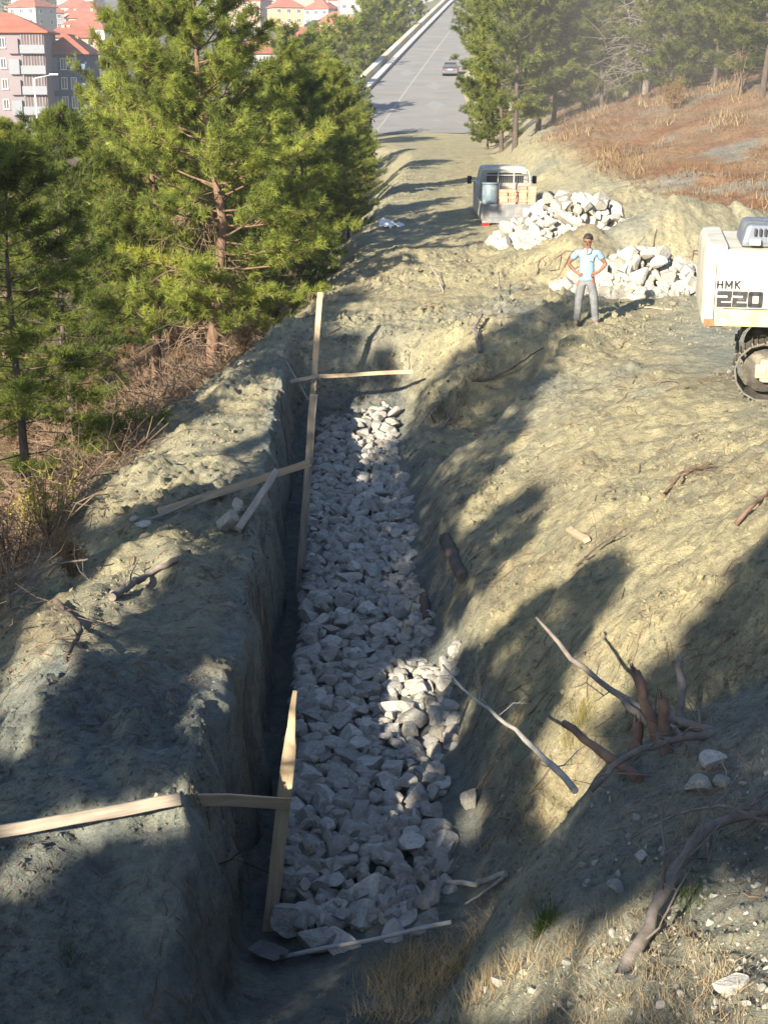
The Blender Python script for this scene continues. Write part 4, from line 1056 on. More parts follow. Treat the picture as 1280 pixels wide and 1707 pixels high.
# far boards
plank('profile_board', at_y(527, 628, 26.72), at_y(688, 619, 27.0), 0.075, 0.028, M_wood, 'reddish wooden board spanning the far trench to the right bank', 'board', GB)
plank('profile_board', at_y(483, 637, 26.3), at_y(531, 626, 26.72), 0.07, 0.028, M_wood_old, 'short grey board running from the far stake to the left bank', 'board', GB)
plank('wooden_lath', at_y(466, 585, 27.4), at_y(515, 667, 26.0), 0.035, 0.02, M_wood_old, 'thin slanting lath leaning on the trench wall beside the far stake', 'lath')
plank('wood_offcut', on(947, 886, 0.03), on(978, 908, 0.05), 0.075, 0.05, M_wood, 'short pale wood offcut lying on the sunlit right bank', 'wood offcut', face=(-.3, -.5, .8))
plank('wooden_lath', on(1072, 513, 0.02), on(1120, 518, 0.02), 0.05, 0.02, M_wood, 'short pale lath lying on the platform beyond the shadow of the man', 'lath', face=(0, -.2, 1))

# long handled hoe
def hoe():
    h0, h1 = on(478, 1611, 0.09), on(752, 1562, 0.13)
    r = empty('hoe', h0, 0, 'long handled hoe with a grey wooden handle lying across the near end of the trench', 'hoe')
    inv = Matrix.Translation(-Vector(h0))
    pts = [h0 + (h1 - h0) * k / 8 + Vector((0, 0, 0.008 * math.sin(k * 1.1))) for k in range(9)]
    MB().tube(pts, [0.021, 0.020, 0.019, 0.019, 0.018, 0.018, 0.018, 0.019, 0.020], 10, M=inv).build('handle', M_handle, r)
    d = (h0 - h1).normalized(); e = on(428, 1592, 0.10)
    Mx = frame(h0 + d * 0.02, Vector((e.x, e.y, e.z + 0.0)) - h0, (0.15, -0.25, 0.95))
    L = (e - h0).length
    MB().prism([(0.0, -0.03), (0.03, -0.085), (L * .55, -0.095), (L, -0.075), (L, 0.075), (L * .55, 0.095), (0.03, 0.085), (0.0, 0.03)], 0.007, Matrix.Translation(-Vector(h0)) @ Mx).build('blade', M_steel_dark, r)
    MB().tube([h0 - d * 0.07, h0 + d * 0.05], [0.024, 0.028], 10, M=inv).build('socket', M_steel_dark, r)
M_handle = simple('grey_ash_handle', (0.34, 0.32, 0.29), (0.48, 0.46, 0.42), 5, 0.7, 0.2, 30, stretch=(1, 4, 4))
M_steel_dark = simple('worn_steel', (0.13, 0.125, 0.12), (0.24, 0.22, 0.19), 9, 0.5, 0.2, 30, metal=0.6)
hoe()

# single stones and sheeting lying on the left bank
def loose(px, py, size, mesh, label, cat='stone', name='stone', rot=(0, 0, 0), lift=0.35, group=None):
    p = hit(px, py); o = link(name, mesh); o.location = p + Vector((0, 0, size[2] * lift)); o.scale = size; o.rotation_euler = rot
    return tag(o, label, cat, group)
loose(381, 888, (.14, .13, .18), ROCK_HEAP[3], 'white stone with a pointed foot at the lower end of the grey batten', rot=(0.2, 0.1, 0.6), lift=.7)
loose(398, 856, (.085, .07, .13), ROCK_HEAP[7], 'small upright white stone between the long board and the grey batten', rot=(0.1, 0.4, 0.2), lift=.8)
loose(240, 876, (.11, .10, .05), ROCK_BED[5], 'flat grey stone beside the left end of the long board', rot=(0.1, 0.1, 0.9), lift=.6)
loose(226, 868, (.06, .07, .05), ROCK_BED[2], 'small mossy stone beside the left end of the long board', rot=(0.1, 0.1, 1.9), lift=.6)
loose(782, 1352, (.09, .08, .15), ROCK_BED[4], 'upright grey slab standing on the trench floor right of the stone bed', rot=(0.1, -.1, 0.3), lift=.8)
loose(1190, 1272, (.11, .09, .075), ROCK_BED[6], 'angular grey stone on the near mound below the branch pile', rot=(0.3, .2, 0.3))
loose(1200, 1305, (.10, .08, .05), ROCK_BED[9], 'flat grey stone on the near mound, lower of the two below the branch pile', rot=(0.1, .2, 1.3))
loose(1160, 1315, (.11, .10, .085), ROCK_BED[10], 'brown stone half buried in the near mound', rot=(0.5, .2, 2.3))
loose(1215, 1655, (.10, .08, .06), ROCK_HEAP[8], 'pale stone at the lower right beside the dead branch', rot=(0.1, .5, 2.0))
loose(1222, 1650, (.11, .075, .055), ROCK_BED[11], 'large pale block half buried at the lower right corner', rot=(0.1, .1, 0.3), lift=.25)
loose(745, 1605, (.07, .06, .05), ROCK_HEAP[10], 'pale stone among the dry grass at the bottom', rot=(0.1, .5, 1.0))
loose(832, 1640, (.065, .05, .04), ROCK_HEAP[11], 'small pale stone right of the dry grass at the bottom', rot=(0.1, .5, 0.4))
loose(1028, 1485, (.075, .06, .05), ROCK_BED[12], 'small grey stone in the middle of the near mound', rot=(0.1, .5, 0.4))
loose(1068, 1432, (.06, .05, .04), ROCK_BED[13], 'smallest grey stone on the crest side of the near mound', rot=(0.7, .5, 0.4))
def rag(px, py, s_, label, mat, seed):
    p = hit(px, py); rs = np.random.RandomState(seed)
    bm = bmesh.new(); bmesh.ops.create_grid(bm, x_segments=14, y_segments=14, size=0.5)
    for v in bm.verts:
        x, y = v.co.x, v.co.y
        n = float(fbm(x * 3.1 + seed, y * 3.1, 0, 3, seed)); m_ = float(fbm(x * 6 + seed, y * 2, 3, 2, seed + 3))
        v.co = Vector((x * s_[0] * (1 + .3 * n), y * s_[1] * (1 + .3 * m_), s_[2] * (0.45 + 0.8 * n + 0.35 * m_) * max(0.1, 1 - 1.6 * (x * x + y * y))))
    bmesh.ops.solidify(bm, geom=bm.faces[:], thickness=0.004)
    me = bpy.data.meshes.new('sheet'); bm.to_mesh(me); bm.free(); me.materials.append(mat)
    for f in me.polygons: f.use_smooth = True
    o = link('plastic_sheet', me); o.location = p + Vector((0, 0, 0.02)); tag(o, label, 'plastic sheet'); return o
rag(652, 380, (0.75, 0.5, 0.45), 'crumpled grey plastic sheet on the left edge of the dirt track', M_plastic, 4)
rag(95, 640, (0.55, 0.3, 0.12), 'crumpled white plastic sheet in the undergrowth below the pines', M_plastic, 8)

# ------------------------------------------------------------------ branches and logs lying about
def curve_pts(pts, n=16, jit=0.0, seed=0):
    P = np.array(pts, float); t = np.concatenate([[0], np.cumsum(np.linalg.norm(np.diff(P, axis=0), axis=1))]); t /= t[-1]
    u = np.linspace(0, 1, n); Q = np.stack([np.interp(u, t, P[:, k]) for k in range(3)], -1)
    for _ in range(2): Q[1:-1] = (Q[:-2] + 2 * Q[1:-1] + Q[2:]) / 4
    if jit: Q[1:-1] += np.random.RandomState(seed).normal(0, jit, Q[1:-1].shape)
    return Q
def branch(name, pts, r0, r1, mat, label, cat='branch', twigs=0, seed=1, tl=0.4, group=None, knots=0.15, n=16):
    rs = np.random.RandomState(seed)
    Q = curve_pts(pts, n, r0 * (0.22 if r0 < .05 else 0.05), seed); o = Q[0].copy()
    rad = np.linspace(r0, r1, len(Q)) * (1 + knots * rs.normal(size=len(Q)) * 0.5)
    v, f = tubes_np([(Q - o, rad)], 9)
    me = arr_mesh(name, v, f, mat, True)
    bm = bmesh.new(); bm.from_mesh(me); bm.verts.ensure_lookup_table()
    bm.faces.new([bm.verts[k] for k in range(9)]); bm.faces.new([bm.verts[len(v) - 9 + k] for k in range(9)]); bm.to_mesh(me); bm.free()
    root = link(name, me); root.location = o; tag(root, label, cat, group)
    for k in range(twigs):
        u = rs.uniform(0.15, 0.97); i = int(u * (len(Q) - 1)); p = Q[i] - o
        d = (Q[min(i + 1, len(Q) - 1)] - Q[max(i - 1, 0)]); d /= np.linalg.norm(d)
        s_ = d * 0.6 + rs.normal(0, 0.6, 3) + np.array([0, 0, 0.25]); s_ /= np.linalg.norm(s_)
        L = tl * rs.uniform(0.4, 1.2); c = [p, p + s_ * L * .35 + rs.normal(0, .03, 3), p + s_ * L * .7 + rs.normal(0, .05, 3), p + s_ * L + rs.normal(0, .07, 3)]
        w = [(np.array(c), np.array([.35, .28, .2, .1]) * max(0.008, rad[i] * 0.8))]
        for q_ in range(2):
            e = c[2 if q_ else 1]; z = s_ + rs.normal(0, .6, 3); z /= np.linalg.norm(z)
            w.append((np.array([e, e + z * L * .25, e + z * L * .45 + rs.normal(0, .03, 3)]), np.array([.18, .12, .06]) * max(0.008, rad[i] * 0.8)))
        tv, tf = tubes_np(w, 4)
        link('twig', arr_mesh('twig', tv, tf, mat, True), root)
    return root
M_pale = simple('pale_dead_wood', (0.26, 0.235, 0.20), (0.42, 0.385, 0.33), 7, 0.85, 0.4, 40)
M_redwood = simple('brown_red_wood', (0.10, 0.060, 0.042), (0.21, 0.130, 0.090), 7, 0.85, 0.4, 35)
branch('branch', [at(1330, 1247, 9.75), at(1280, 1238, 9.85), at(1200, 1222, 10.0), at(1120, 1203, 10.2), at(1060, 1180, 10.5), at(1010, 1145, 10.8), at(955, 1098, 11.1), at(894, 1030, 11.5)], 0.045, 0.012, M_dead, 'longest dead branch reaching left over the sunlit bank from the right edge', twigs=9, seed=3, tl=0.32)
branch('branch', [at(1190, 1222, 9.9), at(1120, 1232, 9.7), at(1062, 1250, 9.55), at(1018, 1280, 9.5), at(985, 1318, 9.5)], 0.03, 0.018, M_dead, 'curved grey branch bowing down below the longest dead branch', twigs=7, seed=4, tl=0.35)
branch('branch', [at(958, 1318, 9.9), at(915, 1272, 10.4), at(870, 1225, 11.0), at(815, 1183, 11.7), at(770, 1150, 12.3), at(738, 1108, 12.9)], 0.026, 0.007, M_pale, 'thin pale branch slanting across the shaded foot of the right bank', twigs=9, seed=5, tl=0.45)
branch('branch', [on(1035, 1625, -.02), on(1085, 1560, 0.10), on(1118, 1505, 0.2), on(1150, 1450, 0.22), on(1205, 1412, 0.2), on(1300, 1385, 0.15)], 0.042, 0.026, M_dead, 'dead branch with many twigs lying over the near mound at the lower right', twigs=13, seed=6, tl=0.55)
branch('branch', [on(1340, 1375, .12), on(1270, 1430, 0.22), on(1200, 1400, 0.25), on(1100, 1410, 0.2), on(1050, 1425, 0.12)], 0.016, 0.006, M_dead, 'thin whippy branch crossing the twiggy dead branch at the lower right', twigs=6, seed=16, tl=0.4)
def stump(px0, py0, px1, py1, d0, d1, r, label, mat, name='broken_trunk'):
    o = branch(name, [at(px0, py0, d0), at((px0 + px1) / 2 + 3, (py0 + py1) / 2, (d0 + d1) / 2), at(px1, py1, d1)], r, r * 0.8, mat, label, 'broken trunk', n=9, seed=int(px0), knots=0.2)
    e = Vector(at(px1, py1, d1)) - Vector(at(px0, py0, d0)); rs = random.Random(int(px0)); u = e.normalized()
    mb = MB()
    for k in range(5):
        a = rs.uniform(0, 2 * PI); b = e + Vector((math.cos(a), math.sin(a), 0)) * r * 0.45 - u * 0.01
        mb.tube([b, b + u * rs.uniform(.03, .09)], [r * .3, r * .05], 5)
    mb.build('splinters', M_wood_old if mat is M_dead else M_redwood, o)
    return o
stump(1108, 1290, 1058, 1120, 10.1, 10.3, 0.042, 'brown broken trunk leaning left in the branch pile', M_redwood)
stump(1108, 1290, 1103, 1165, 9.9, 10.0, 0.044, 'short upright red brown broken trunk in the middle of the branch pile', M_redwood)
stump(1134, 1215, 1131, 1100, 10.2, 10.4, 0.034, 'grey broken trunk standing at the right of the branch pile', M_dead)
stump(1065, 1298, 940, 1206, 9.7, 10.6, 0.038, 'cut brown log pointing down left out of the branch pile', M_redwood, 'log')
stump(1120, 1250, 1040, 1170, 10.0, 10.5, 0.03, 'thin grey broken trunk lying under the longest dead branch', M_dead)
stump(1180, 1300, 1125, 1215, 9.8, 10.1, 0.03, 'grey broken trunk leaning at the lower right of the branch pile', M_dead)
stump(1055, 1262, 1062, 1205, 10.2, 10.3, 0.05, 'stubby red brown stump at the heart of the branch pile', M_redwood, 'stump')
branch('log', [on(742, 905, .05), on(755, 935, .06), on(772, 972, .05)], 0.095, 0.075, M_bark_dark, 'short thick log lying at the foot of the shaded right bank', 'log', seed=8, knots=0.06, n=9)
branch('log', [on(706, 1000, .04), on(712, 1040, .05)], 0.07, 0.06, M_bark_dark, 'dark short log against the stones below the thick log', 'log', seed=9, knots=0.06, n=7)
branch('branch', [on(738, 1477, .05), on(790, 1482, .04), on(842, 1474, .10)], 0.022, 0.026, M_pale, 'pale bare stick lying on the floor in the trench corner', twigs=1, seed=10, tl=.2)
branch('branch', [on(775, 1512, .03), on(805, 1500, .06), on(838, 1484, .12)], 0.010, 0.014, M_pale, 'thin pale stick below the bare stick in the trench corner', twigs=0, seed=11, tl=.2)
branch('branch', [on(353, 1446, .03), on(400, 1447, .12), on(450, 1478, .14), on(490, 1505, .2), on(545, 1530, .12)], 0.019, 0.008, M_bark_dark, 'dark forked root hanging out of the left wall over the near stones', twigs=9, seed=12, tl=.42)
branch('branch', [on(188, 1003, .05), on(250, 962, .06), on(300, 940, .06)], 0.045, 0.03, M_dead, 'grey branch lying on the shaded left bank', twigs=3, seed=13, tl=.3)
branch('branch', [on(95, 1010, .05), on(140, 1060, .08), on(110, 1110, .05)], 0.03, 0.015, M_bark_dark, 'dark crooked branch at the edge of the left bank', twigs=7, seed=14, tl=.5)
branch('branch', [on(20, 1040, .3), on(90, 990, .35), on(150, 975, .3)], 0.018, 0.01, M_dead, 'thin grey branch reaching over the sunlit edge of the left bank', twigs=8, seed=15, tl=.5)
branch('branch', [on(835, 545, .0), on(833, 500, .1), on(830, 480, 0.35)], 0.02, 0.01, M_dead, 'bare upright stick on the ridge left of the man', twigs=2, seed=17, tl=.4)
branch('branch', [on(740, 490, .0), on(728, 470, .15), on(716, 460, 0.25)], 0.02, 0.008, M_pale, 'forked pale stick on the sunlit soil beyond the trench end', twigs=3, seed=18, tl=.4)
branch('branch', [on(960, 950, .05), on(1000, 930, .15), on(1035, 905, 0.12)], 0.014, 0.006, M_bark_dark, 'dark twiggy branch on the sunlit right bank', twigs=9, seed=19, tl=.35)
branch('branch', [on(1105, 830, .03), on(1140, 800, .12), on(1185, 785, 0.08)], 0.02, 0.008, M_redwood, 'tangle of brown roots high on the sunlit bank', twigs=14, seed=20, tl=.4, cat='roots')
branch('branch', [on(1225, 880, .03), on(1250, 862, .1), on(1290, 830, 0.1)], 0.025, 0.012, M_redwood, 'brown root at the right edge of the sunlit bank', twigs=6, seed=21, tl=.35, cat='roots')
branch('branch', [on(800, 590, .03), on(790, 560, .2), on(803, 545, 0.25)], 0.05, 0.03, M_dead, 'grey uprooted stump on the rim of the shaded hollow', twigs=10, seed=22, tl=.4, cat='stump')
branch('branch', [on(745, 640, .05), on(820, 640, .08), on(905, 585, 0.06)], 0.03, 0.012, M_bark_dark, 'long dark branch lying in the shaded hollow', twigs=5, seed=23, tl=.5)
branch('branch', [on(735, 720, .05), on(760, 690, .1), on(775, 640, 0.08)], 0.02, 0.01, M_dead, 'crooked grey root in the shaded hollow above the bed', twigs=7, seed=24, tl=.4, cat='roots')
# ------------------------------------------------------------------ the man
M_skin = simple('tanned_skin', (0.20, 0.100, 0.062), (0.25, 0.130, 0.082), 8, 0.55)
M_hair = simple('dark_hair', (0.018, 0.013, 0.010), (0.035, 0.026, 0.02), 30, 0.6, 0.4, 80)
M_shirt = simple('light_blue_cotton', (0.165, 0.27, 0.36), (0.22, 0.34, 0.42), 3, 0.85, 0.35, 16, dirt=(0.20, 0.25, 0.28), dscale=4, dlo=0.5, dhi=0.75)
M_jeans = simple('faded_grey_denim', (0.09, 0.095, 0.10), (0.20, 0.205, 0.205), 6, 0.9, 0.5, 18, dirt=(0.14, 0.145, 0.15), dscale=5, dlo=0.5, dhi=0.7)
M_shoe = simple('dusty_shoes', (0.10, 0.09, 0.08), (0.22, 0.20, 0.16), 10, 0.8)
M_white = simple('white_of_eye', (0.7, 0.68, 0.64)); M_dark = simple('dark_detail', (0.015, 0.013, 0.012), None, 5, 0.5)
def skinned(name, joints, edges, root, mat, parent, sub=2, smooth_it=True):
    """joints: name -> (x, y, z, rx, ry): one continuous surface grown round the skeleton"""
    keys = list(joints); me = bpy.data.meshes.new(name)
    me.from_pydata([joints[k][:3] for k in keys], [(keys.index(a), keys.index(b)) for a, b in edges], [])
    o = bpy.data.objects.new(name, me); C.objects.link(o)
    sk = o.modifiers.new('skin', 'SKIN'); sk.use_smooth_shade = True; sk.branch_smoothing = 0.6
    for i, k in enumerate(keys):
        sv = me.skin_vertices[0].data[i]; j = joints[k]; sv.radius = (j[3], j[4] if len(j) > 4 else j[3]); sv.use_root = (k == root)
    ss = o.modifiers.new('sub', 'SUBSURF'); ss.levels = sub; ss.render_levels = sub
    dg = bpy.context.evaluated_depsgraph_get(); m2 = bpy.data.meshes.new_from_object(o.evaluated_get(dg)); m2.name = name
    m2.materials.clear(); m2.materials.append(mat)
    for p in m2.polygons: p.use_smooth = True
    bpy.data.objects.remove(o); bpy.data.meshes.remove(me)
    return link(name, m2, parent)
def make_man(loc, rz):
    r = empty('person', loc, rz, 'man in a light blue shirt and grey jeans standing with both hands on his hips', 'person')
    # built facing -Y (towards the camera); X to the picture's right
    J = dict(pel=(0, 0, .93, .125, .10), waist=(0, -.005, 1.06, .125, .095), chest=(0, .0, 1.24, .155, .11), up=(0, .015, 1.38, .135, .095), neck=(0, .0, 1.475, .055, .058), jaw=(0, -.03, 1.545, .062, .072), head=(0, -.045, 1.64, .082, .098), crown=(0, -.035, 1.71, .062, .078),
             shl=(-.175, .015, 1.40, .066), ell=(-.345, .06, 1.17, .043), wrl=(-.205, -.04, 1.02, .030), 
             shr=(.175, .015, 1.40, .066), elr=(.345, .06, 1.17, .043), wrr=(.205, -.04, 1.02, .030),
             hipl=(-.095, 0, .87, .098), knl=(-.125, -.03, .49, .060), anl=(-.15, .03, .09, .043), tol=(-.17, -.13, .035, .040, .032),
             hipr=(.095, 0, .87, .098), knr=(.155, -.07, .48, .060), anr=(.20, -.06, .09, .043), tor=(.235, -.22, .035, .040, .032))
    E = [('pel', 'waist'), ('waist', 'chest'), ('chest', 'up'), ('up', 'neck'), ('neck', 'jaw'), ('jaw', 'head'), ('head', 'crown'), ('up', 'shl'), ('shl', 'ell'), ('ell', 'wrl'), ('up', 'shr'), ('shr', 'elr'), ('elr', 'wrr'),
         ('pel', 'hipl'), ('hipl', 'knl'), ('knl', 'anl'), ('anl', 'tol'), ('pel', 'hipr'), ('hipr', 'knr'), ('knr', 'anr'), ('anr', 'tor')]
    # hands resting on the hips: palm and five fingers each, part of the same surface
    for s, t in ((-1, 'l'), (1, 'r')):
        J['pa' + t] = (s * .165, -.075, .985, .034, .022); E.append(('wr' + t, 'pa' + t))
        for i, (dx, dz, L) in enumerate(((.018, .028, .058), (.006, .012, .07), (-.002, -.008, .072), (-.006, -.028, .06))):
            J[f'k{i}{t}'] = (s * (.140 - dx * .3), -.098, .985 + dz, .0105); J[f'f{i}{t}'] = (s * (.140 - L), -.112, .972 + dz * 1.25, .0085)
            E += [('pa' + t, f'k{i}{t}'), (f'k{i}{t}', f'f{i}{t}')]
        J['th' + t] = (s * .168, -.045, 1.035, .0125); J['tt' + t] = (s * .150, .0, 1.055, .010); E += [('pa' + t, 'th' + t), ('th' + t, 'tt' + t)]
    body = skinned('body', J, E, 'pel', M_skin, r)
    # face: nose, ears, eyes, brows, mouth (the head is bowed)
    hd = Matrix.Translation((0, -.045, 1.64)) @ Matrix.Rotation(math.radians(24), 4, 'X') @ Matrix.Rotation(math.radians(-10), 4, 'Z')
    MB().add([(-.016, -.098, -.03), (.016, -.098, -.03), (0, -.135, -.028), (0, -.100, .022), (0, -.10, -.042)], [(0, 2, 3), (2, 1, 3), (0, 4, 2), (4, 1, 2), (0, 3, 1, 4)], hd).build('nose', M_skin, r)
    for s in (-1, 1):
        MB().lathe([(0, -.003), (.008, -.002), (.009, .0), (.007, .003), (0, .004)], 10, hd @ Matrix.Translation((s * .032, -.096, .012)) @ Matrix.Rotation(PI / 2, 4, 'X')).build('eye', M_dark, r)
        MB().box((s * .032, -.101, .03), (.036, .008, .008), hd, 0.002).build('eyebrow', M_hair, r)
        MB().lathe([(0, -.006), (.022, -.005), (.028, 0), (.02, .006), (0, .004)], 10, hd @ Matrix.Translation((s * .088, .005, -.005)) @ Matrix.Rotation(PI / 2, 4, 'Y') @ Matrix.Diagonal((1.3, .8, 1, 1))).build('ear', M_skin, r)
    MB().box((0, -.092, -.06), (.045, .01, .008), hd, 0.003).build('mouth', simple('lips', (0.22, 0.09, 0.07)), r)
    hb = bmesh.new(); bmesh.ops.create_icosphere(hb, subdivisions=3, radius=1.0)
    kill = [v for v in hb.verts if v.co.z < -0.25 or (v.co.y < -0.55 and v.co.z < 0.45)]
    bmesh.ops.delete(hb, geom=kill, context='VERTS')
    for v in hb.verts:
        n = float(vnoise(v.co.x * 9, v.co.y * 9, v.co.z * 9, 3)); k = 1 + 0.05 * n
        v.co = hd @ Vector((v.co.x * .094 * k, v.co.y * .108 * k + .006, v.co.z * .100 * k + .028))
    bmesh.ops.solidify(hb, geom=hb.faces[:], thickness=0.012)
    hm = bpy.data.meshes.new('hair'); hb.to_mesh(hm); hb.free(); hm.materials.append(M_hair); link('hair', hm, r)
    # clothes
    SJ = dict(hem=(0, -.005, .82, .165, .128), hip=(0, -.005, .92, .160, .125), waist=(0, -.01, 1.06, .150, .116), chest=(0, -.002, 1.24, .172, .126), up=(0, .015, 1.385, .150, .108), col=(0, .006, 1.455, .072, .072),
              shl=(-.180, .015, 1.405, .080), sll=(-.285, .042, 1.255, .072), shr=(.180, .015, 1.405, .080), slr=(.285, .042, 1.255, .072))
    SE = [('hem', 'hip'), ('hip', 'waist'), ('waist', 'chest'), ('chest', 'up'), ('up', 'col'), ('up', 'shl'), ('shl', 'sll'), ('up', 'shr'), ('shr', 'slr')]
    shirt = skinned('shirt', SJ, SE, 'waist', M_shirt, r, 3)
    me = shirt.data
    for v in me.vertices:
        n = float(fbm(v.co.x * 9, v.co.y * 9, v.co.z * 5, 2, 9)); v.co += v.co.normalized() * 0 + Vector((v.co.x, v.co.y, 0)).normalized() * n * 0.012
    MB().add([(-.05, -.082, 1.47), (.0, -.118, 1.36), (.05, -.082, 1.47), (.0, -.07, 1.475)], [(0, 1, 3), (3, 1, 2)]).build('open_neck', M_skin, r)
    for s in (-1, 1):
        MB().add([(s * .03, -.075, 1.485), (s * .075, -.06, 1.47), (s * .062, -.112, 1.405), (s * .012, -.125, 1.375), (s * .03, -.068, 1.48), (s * .075, -.052, 1.465), (s * .062, -.105, 1.40), (s * .012, -.117, 1.37)], [(0, 1, 2, 3), (7, 6, 5, 4), (0, 4, 5, 1), (1, 5, 6, 2), (2, 6, 7, 3), (3, 7, 4, 0)]).build('collar', M_shirt, r)
    MB().box((.075, -.128, 1.285), (.08, .008, .09), Matrix.Identity(4), 0.003).build('pocket', M_shirt, r)
    PJ = dict(w=(0, 0, 1.02, .120, .095), pel=(0, 0, .92, .138, .108), hipl=(-.095, 0, .83, .108), knl=(-.125, -.035, .49, .078), anl=(-.15, .02, .03, .070), hipr=(.095, 0, .83, .108), knr=(.155, -.075, .48, .078), anr=(.20, -.065, .03, .070))
    PE = [('w', 'pel'), ('pel', 'hipl'), ('hipl', 'knl'), ('knl', 'anl'), ('pel', 'hipr'), ('hipr', 'knr'), ('knr', 'anr')]
    j = skinned('jeans', PJ, PE, 'pel', M_jeans, r, 3)
    for v in j.data.vertices:
        n = float(fbm(v.co.x * 8, v.co.y * 8, v.co.z * 14, 2, 19)); v.co += Vector((n * .008, n * .012, 0))
    for s, (ax, ay, tx, ty) in ((-1, (-.15, .03, -.17, -.13)), (1, (.20, -.06, .235, -.22))):
        skinned('shoe', dict(h=(ax, ay + .035, .045, .045, .045), m=((ax + tx) / 2, (ay + ty) / 2, .042, .048, .040), t=(tx, ty - .02, .035, .042, .032)), [('h', 'm'), ('m', 't')], 'm', M_shoe, r, 2)
    return r
mp = hit(974, 540); mp.z -= 0.0
man = make_man(mp, math.radians(-8))
man.scale = (1.03, 1.03, 0.975)
# ------------------------------------------------------------------ excavator
M_white = simple('off_white_paint', (0.50, 0.475, 0.38), (0.57, 0.545, 0.45), 3, 0.5, 0.05, 20, dirt=(0.36, 0.29, 0.18), dscale=2.4, dlo=0.47, dhi=0.74)
M_yellow = simple('dirty_yellow_paint', (0.52, 0.39, 0.16), (0.62, 0.53, 0.30), 5, 0.6, 0.1, 20, dirt=(0.27, 0.17, 0.09), dscale=3.5, dlo=0.52, dhi=0.72)
M_hood = simple('blue_grey_paint', (0.10, 0.12, 0.15), (0.15, 0.17, 0.20), 4, 0.5, 0.05, 20, dirt=(0.34, 0.31, 0.24), dscale=2.5, dlo=0.52, dhi=0.75)
M_dusty = simple('dusty_beige_paint', (0.30, 0.255, 0.175), (0.40, 0.35, 0.25), 5, 0.8, 0.2, 20, dirt=(0.20, 0.17, 0.12), dscale=4, dlo=0.45, dhi=0.7)
M_black = simple('black_decal', (0.020, 0.020, 0.022), (0.04, 0.04, 0.04), 20, 0.6, dirt=(0.20, 0.18, 0.15), dscale=9, dlo=0.58, dhi=0.75)
M_rust = simple('rusty_edge', (0.22, 0.075, 0.035), (0.34, 0.17, 0.09), 9, 0.8, 0.3, 40)
M_track = simple('track_steel', (0.06, 0.053, 0.043), (0.15, 0.135, 0.11), 6, 0.65, 0.3, 30, metal=0.2, dirt=(0.27, 0.25, 0.19), dscale=3.0, dlo=0.45, dhi=0.7)
M_glass = simple('tinted_glass', (0.03, 0.035, 0.04), None, 5, 0.08, spec=0.6)
M_rubber = simple('tyre_rubber', (0.02, 0.02, 0.02), (0.05, 0.048, 0.045), 9, 0.85)
M_chrome = simple('worn_pipe_steel', (0.45, 0.42, 0.38), None, 5, 0.35, metal=0.9)
def text_mesh(name, s_, size, mat, M, parent, ext=0.004, bold=0.0, sx=1.0):
    cu = bpy.data.curves.new(name, 'FONT'); cu.body = s_; cu.size = size; cu.extrude = ext; cu.offset = bold; cu.resolution_u = 3
    o = bpy.data.objects.new(name, cu); C.objects.link(o)
    dg = bpy.context.evaluated_depsgraph_get(); me = bpy.data.meshes.new_from_object(o.evaluated_get(dg)); bpy.data.objects.remove(o)
    me.materials.clear(); me.materials.append(mat)
    o = link(name, me, parent); o.matrix_local = M @ Matrix.Diagonal((sx, 1, 1, 1)); return o
def rounded_slab(mb, x0, x1, y0, y1, z0, z1, r, n=6, top=0.06):
    """a casting with its two rear vertical edges rounded and its top edge softened"""
    def ring(ins, z):
        R = max(r - ins * .3, .02); p = []
        for k in range(n + 1):
            a = PI + (PI / 2) * k / n; p.append((x0 + ins + R + R * math.cos(a), y0 + ins + R + R * math.sin(a), z))
        p += [(x1, y0 + ins, z), (x1, y1 - ins, z)]
        for k in range(n + 1):
            a = PI / 2 + (PI / 2) * k / n; p.append((x0 + ins + R + R * math.cos(a), y1 - ins - R + R * math.sin(a), z))
        return p
    lv = [(0.05, z0), (0.015, z0 + .04), (0, z0 + 0.10)] + [(0, z1 - top * 2.4)] + [(top * 1.2 * (1 - math.cos(a)), z1 - top * 2.4 * (1 - math.sin(a))) for a in (0.35, 0.7, 1.05, 1.35, 1.57)]
    rings = [ring(i, z) for i, z in lv]; m = len(rings[0]); vs = [v for q in rings for v in q]
    fs = [(i * m + k, i * m + (k + 1) % m, (i + 1) * m + (k + 1) % m, (i + 1) * m + k) for i in range(len(rings) - 1) for k in range(m)]
    mb.add(vs, fs, sm=True); b = len(mb.v) - len(vs)
    mb.f.append([b + k for k in range(m)][::-1]); mb.sm.append(False); mb.f.append([b + (len(rings) - 1) * m + k for k in range(m)]); mb.sm.append(False)
